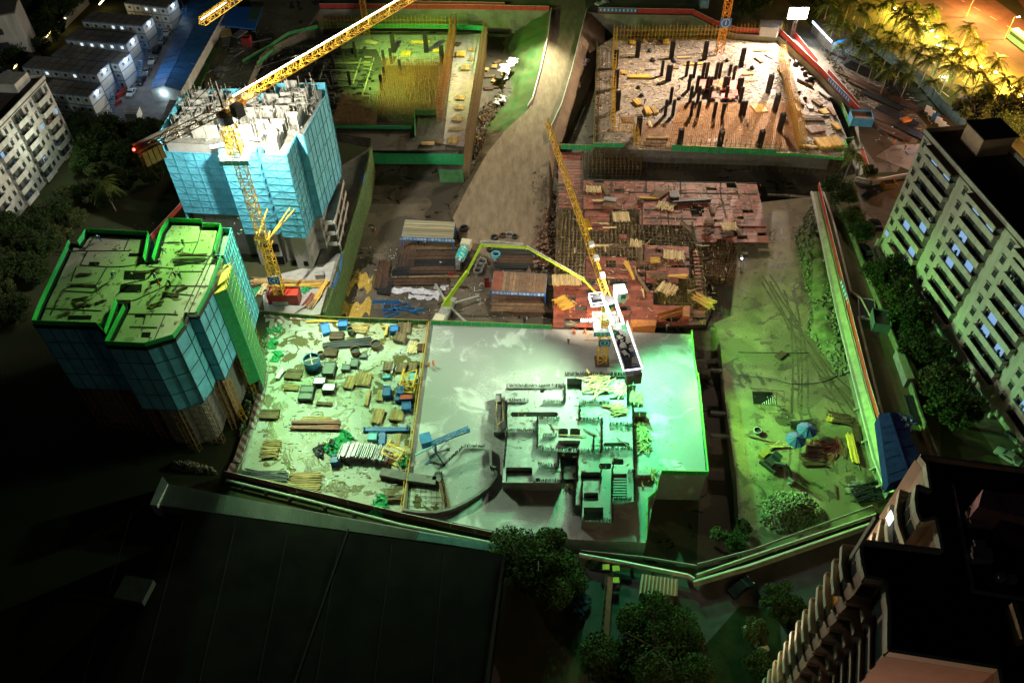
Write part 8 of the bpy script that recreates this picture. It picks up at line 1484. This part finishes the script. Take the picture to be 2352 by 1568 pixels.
lamp('cabin_yard_light', U(330, 120, 11), 2600, (.62, .78, 1), rad=.5); lamp('cabin_yard_light', U(130, 330, 12), 2200, (.85, 1, .8), rad=.5); lamp('lane_glow', U(230, 40, 6), 900, (1, .7, .3), rad=.3)
wl2 = thing('boundary_wall', 'pale boundary wall with warm lamps running up the left side of the cabins', 'wall', U(150, 110)); P_ = [U(x, y) for x, y in ((20,190),(40,172),(95,120),(170,45),(205,10))]
for a, b in zip(P_, P_[1:]): MB().sheet(a.to_2d(), b.to_2d(), 0, 3, .4).build('wall', mat('bluish_wall', (.32, .34, .42), .8), wl2)
for x, y in ((38,150),(112,78),(143,50),(235,3)): MB().beam(U(x-7, y+8, 3.2), U(x+7, y-8, 3.2), .3, .25).build('strip_lamp', em('strip_warm', (1, .75, .3), 10), wl2)
# ---------------------------------------------------------------- workers
skin = mat('skin', (.35, .20, .13), .6); clm = [mat('workwear_dark', (.04, .05, .07), .9), mat('workwear_blue', (.03, .10, .25), .9), mat('workwear_orange', (.65, .16, .03), .8)]
def person(pose, cl):
    o = thing('person', '', 'person', (0, 0, 0)); me = bpy.data.meshes.new('body'); b = MB()
    lean = {'stand': 0, 'bend': .55, 'walk': .08}[pose]; sp = .32 if pose == 'walk' else .12
    hip = Vector((0, 0, .92)); ch = hip+Vector((sin(lean)*.5, 0, cos(lean)*.45)); nk = ch+Vector((sin(lean)*.15, 0, .1)); hd = nk+Vector((sin(lean)*.14, 0, .17))
    vs = [hip, ch, nk, hd]; es = [(0,1),(1,2),(2,3)]; rd_ = [.15, .17, .06, .105]
    for s in (-1, 1):
        i = len(vs); kx = sp*s*.6
        vs += [hip+Vector((0, .1*s, -.05)), Vector((kx+.06, .11*s, .48)), Vector((sp*s, .11*s, .07)), Vector((sp*s+.14, .12*s, .04))]; es += [(0,i),(i,i+1),(i+1,i+2),(i+2,i+3)]; rd_ += [.10, .075, .05, .045]
        i = len(vs); fx = .28 if pose != 'stand' else .05
        vs += [ch+Vector((0, .2*s, .0)), ch+Vector((.05+fx*.4, .25*s, -.28)), ch+Vector((fx+.1, .22*s, -.5)), ch+Vector((fx+.14, .21*s, -.6))]; es += [(1,i),(i,i+1),(i+1,i+2),(i+2,i+3)]; rd_ += [.075, .05, .038, .04]
    me.from_pydata([tuple(v) for v in vs], es, []); t = bpy.data.objects.new('tmp', me); COL.objects.link(t); sk_ = t.modifiers.new('s', 'SKIN'); t.modifiers.new('u', 'SUBSURF').levels = 1
    for v, r_ in zip(me.skin_vertices[0].data, rd_): v.radius = (r_, r_)
    me.skin_vertices[0].data[0].use_root = True
    dg = bpy.context.evaluated_depsgraph_get(); m2 = bpy.data.meshes.new_from_object(t.evaluated_get(dg)); bpy.data.objects.remove(t); m2.materials.clear(); m2.materials.append(cl); m2.materials.append(skin)
    for p in m2.polygons:
        p.use_smooth = True; c = p.center
        if c.z > nk.z-.02 or (c-(ch+Vector((.2, 0, -.55)))).length < .12: p.material_index = 1
    bo_ = bpy.data.objects.new('body', m2); COL.objects.link(bo_); bo_.parent = o
    mb = MB(); mb.tube(hd+Vector((0, 0, .02)), hd+Vector((0, 0, .13)), .145, .07, 12); mb.tube(hd+Vector((.03, 0, .015)), hd+Vector((.03, 0, .03)), .18, n=12); mb.build('helmet', mat('helmet_white', (.7, .7, .6), .4) if cl != clm[2] else mat('helmet_red', (.6, .05, .03), .4), o)
    mb = MB(); mb.tube(hip+Vector((sin(lean)*.1, 0, .12)), ch+Vector((0, 0, .02)), .19, .2, 12); mb.build('vest', mat('vest_orange', (.75, .22, .02), .8) if cl == clm[2] else mat('vest_grey', (.12, .13, .14), .9) if cl == clm[0] else mat('vest_blue', (.04, .16, .36), .9), o)
    return freeze(o)
PR = {(p, c): None for p in ('stand', 'bend', 'walk') for c in range(3)}
def put(pose, c, p, rz, lab):
    if PR[(pose, c)] is None: o = PR[(pose, c)] = person(pose, clm[c]); o.location = p; o.rotation_euler.z = rz
    else: o = dup(PR[(pose, c)], p, rz)
    o['label'] = lab; o['group'] = 'workers on the site'
for i, (x, y, pose, c, l) in enumerate(((555,415,'bend',1,'worker in blue bending left of the stair shaft on the tower roof'),(477,180,'bend',1,'worker bending near the upper left corner of the tower roof'),(690,425,'stand',0,'worker standing at the stair shaft of the tower roof'),(1000,215,'bend',0,'worker crouching on the upper right wing of the tower roof'),(875,262,'walk',0,'worker walking left of the long parallel rods'),(850,330,'bend',1,'worker bending beside the middle of the tower roof'),(980,420,'stand',1,'worker in blue standing right of the black tangle'),(945,405,'bend',0,'worker bending left of the standing blue one'),(915,465,'stand',0,'worker standing near the round rebar tangle'),(820,420,'bend',1,'worker bending over the black tangle of bars'),(855,475,'walk',2,'worker in orange near the middle of the right wing'),(460,505,'bend',0,'worker bending on the dark left wing of the tower roof'))):
    put(pose, c, U(*zc(x, y), 28), R.uniform(0, 6), l)
for x, y, z, pose, c, l in ((1342,768,0,'walk',2,'worker in orange walking left of crane three on the slab edge'),(1419,818,0,'stand',0,'worker in dark clothes right of the crane three mast'),(1362,762,0,'bend',0,'worker crouching just left of the number three sign'),(2053,333,0,'stand',2,'worker in an orange vest on the stock yard'),(2077,345,0,'walk',0,'worker with a head lamp on the wet stock yard'),(1016,612,PZ,'bend',0,'worker among the rebar rows left of the mixer drum'),(972,563,PZ,'stand',2,'worker under the front edge of the first canopy'),(976,570,PZ,'bend',0,'second worker under the first canopy'),(857,505+30,PZ,'stand',0,'worker by the left wall of the rebar yard, left one'),(863,537,PZ,'stand',2,'worker in yellow orange by the left wall of the rebar yard'),(1305,790,0,'stand',0,'worker alone on the fresh slab left of crane three'),
    (660,290+0,-2,'stand',0,'worker on the dark part of the upper left deck'),(1560,205,-2,'bend',1,'worker in blue in the core of the pillared deck'),(1480,240,-2,'bend',0,'worker left of the core of the pillared deck'),(1700,600,TZ,'walk',0,'worker with a bright torch on the soil terrace'),(1320,770,0,'bend',2,'worker in orange kneeling on the plywood edge'),(1825,1035,TZ,'stand',1,'worker in blue beside the excavator'),(985,843,0,'bend',2,'worker in orange at the slab divider'),(996,842,0,'stand',2,'worker in a red helmet on the fresh slab beside the divider'),(1530,760,0,'stand',0,'worker by the formwork trough'),(1445,450,-2.6,'bend',0,'worker bending on the red plywood deck')):
    put(pose, c, U(x, y, z)+Vector((0, 0, .05)), R.uniform(0, 6), l)
# worker torch, lettering as meshes
tb = tag(MB().box(U(1704, 594, TZ+1.3), (.25, .25, .25)).build('torch', em('torch_light', (.8, .85, 1), 40)), 'tiny bright torch carried over the soil terrace', 'torch')
for o in [o for o in bpy.data.objects if o.type == 'FONT']:
    dg = bpy.context.evaluated_depsgraph_get(); me = bpy.data.meshes.new_from_object(o.evaluated_get(dg)); n_ = bpy.data.objects.new('lettering', me); COL.objects.link(n_); n_.parent = o.parent; n_.location = o.location; n_.rotation_euler = o.rotation_euler; bpy.data.objects.remove(o)
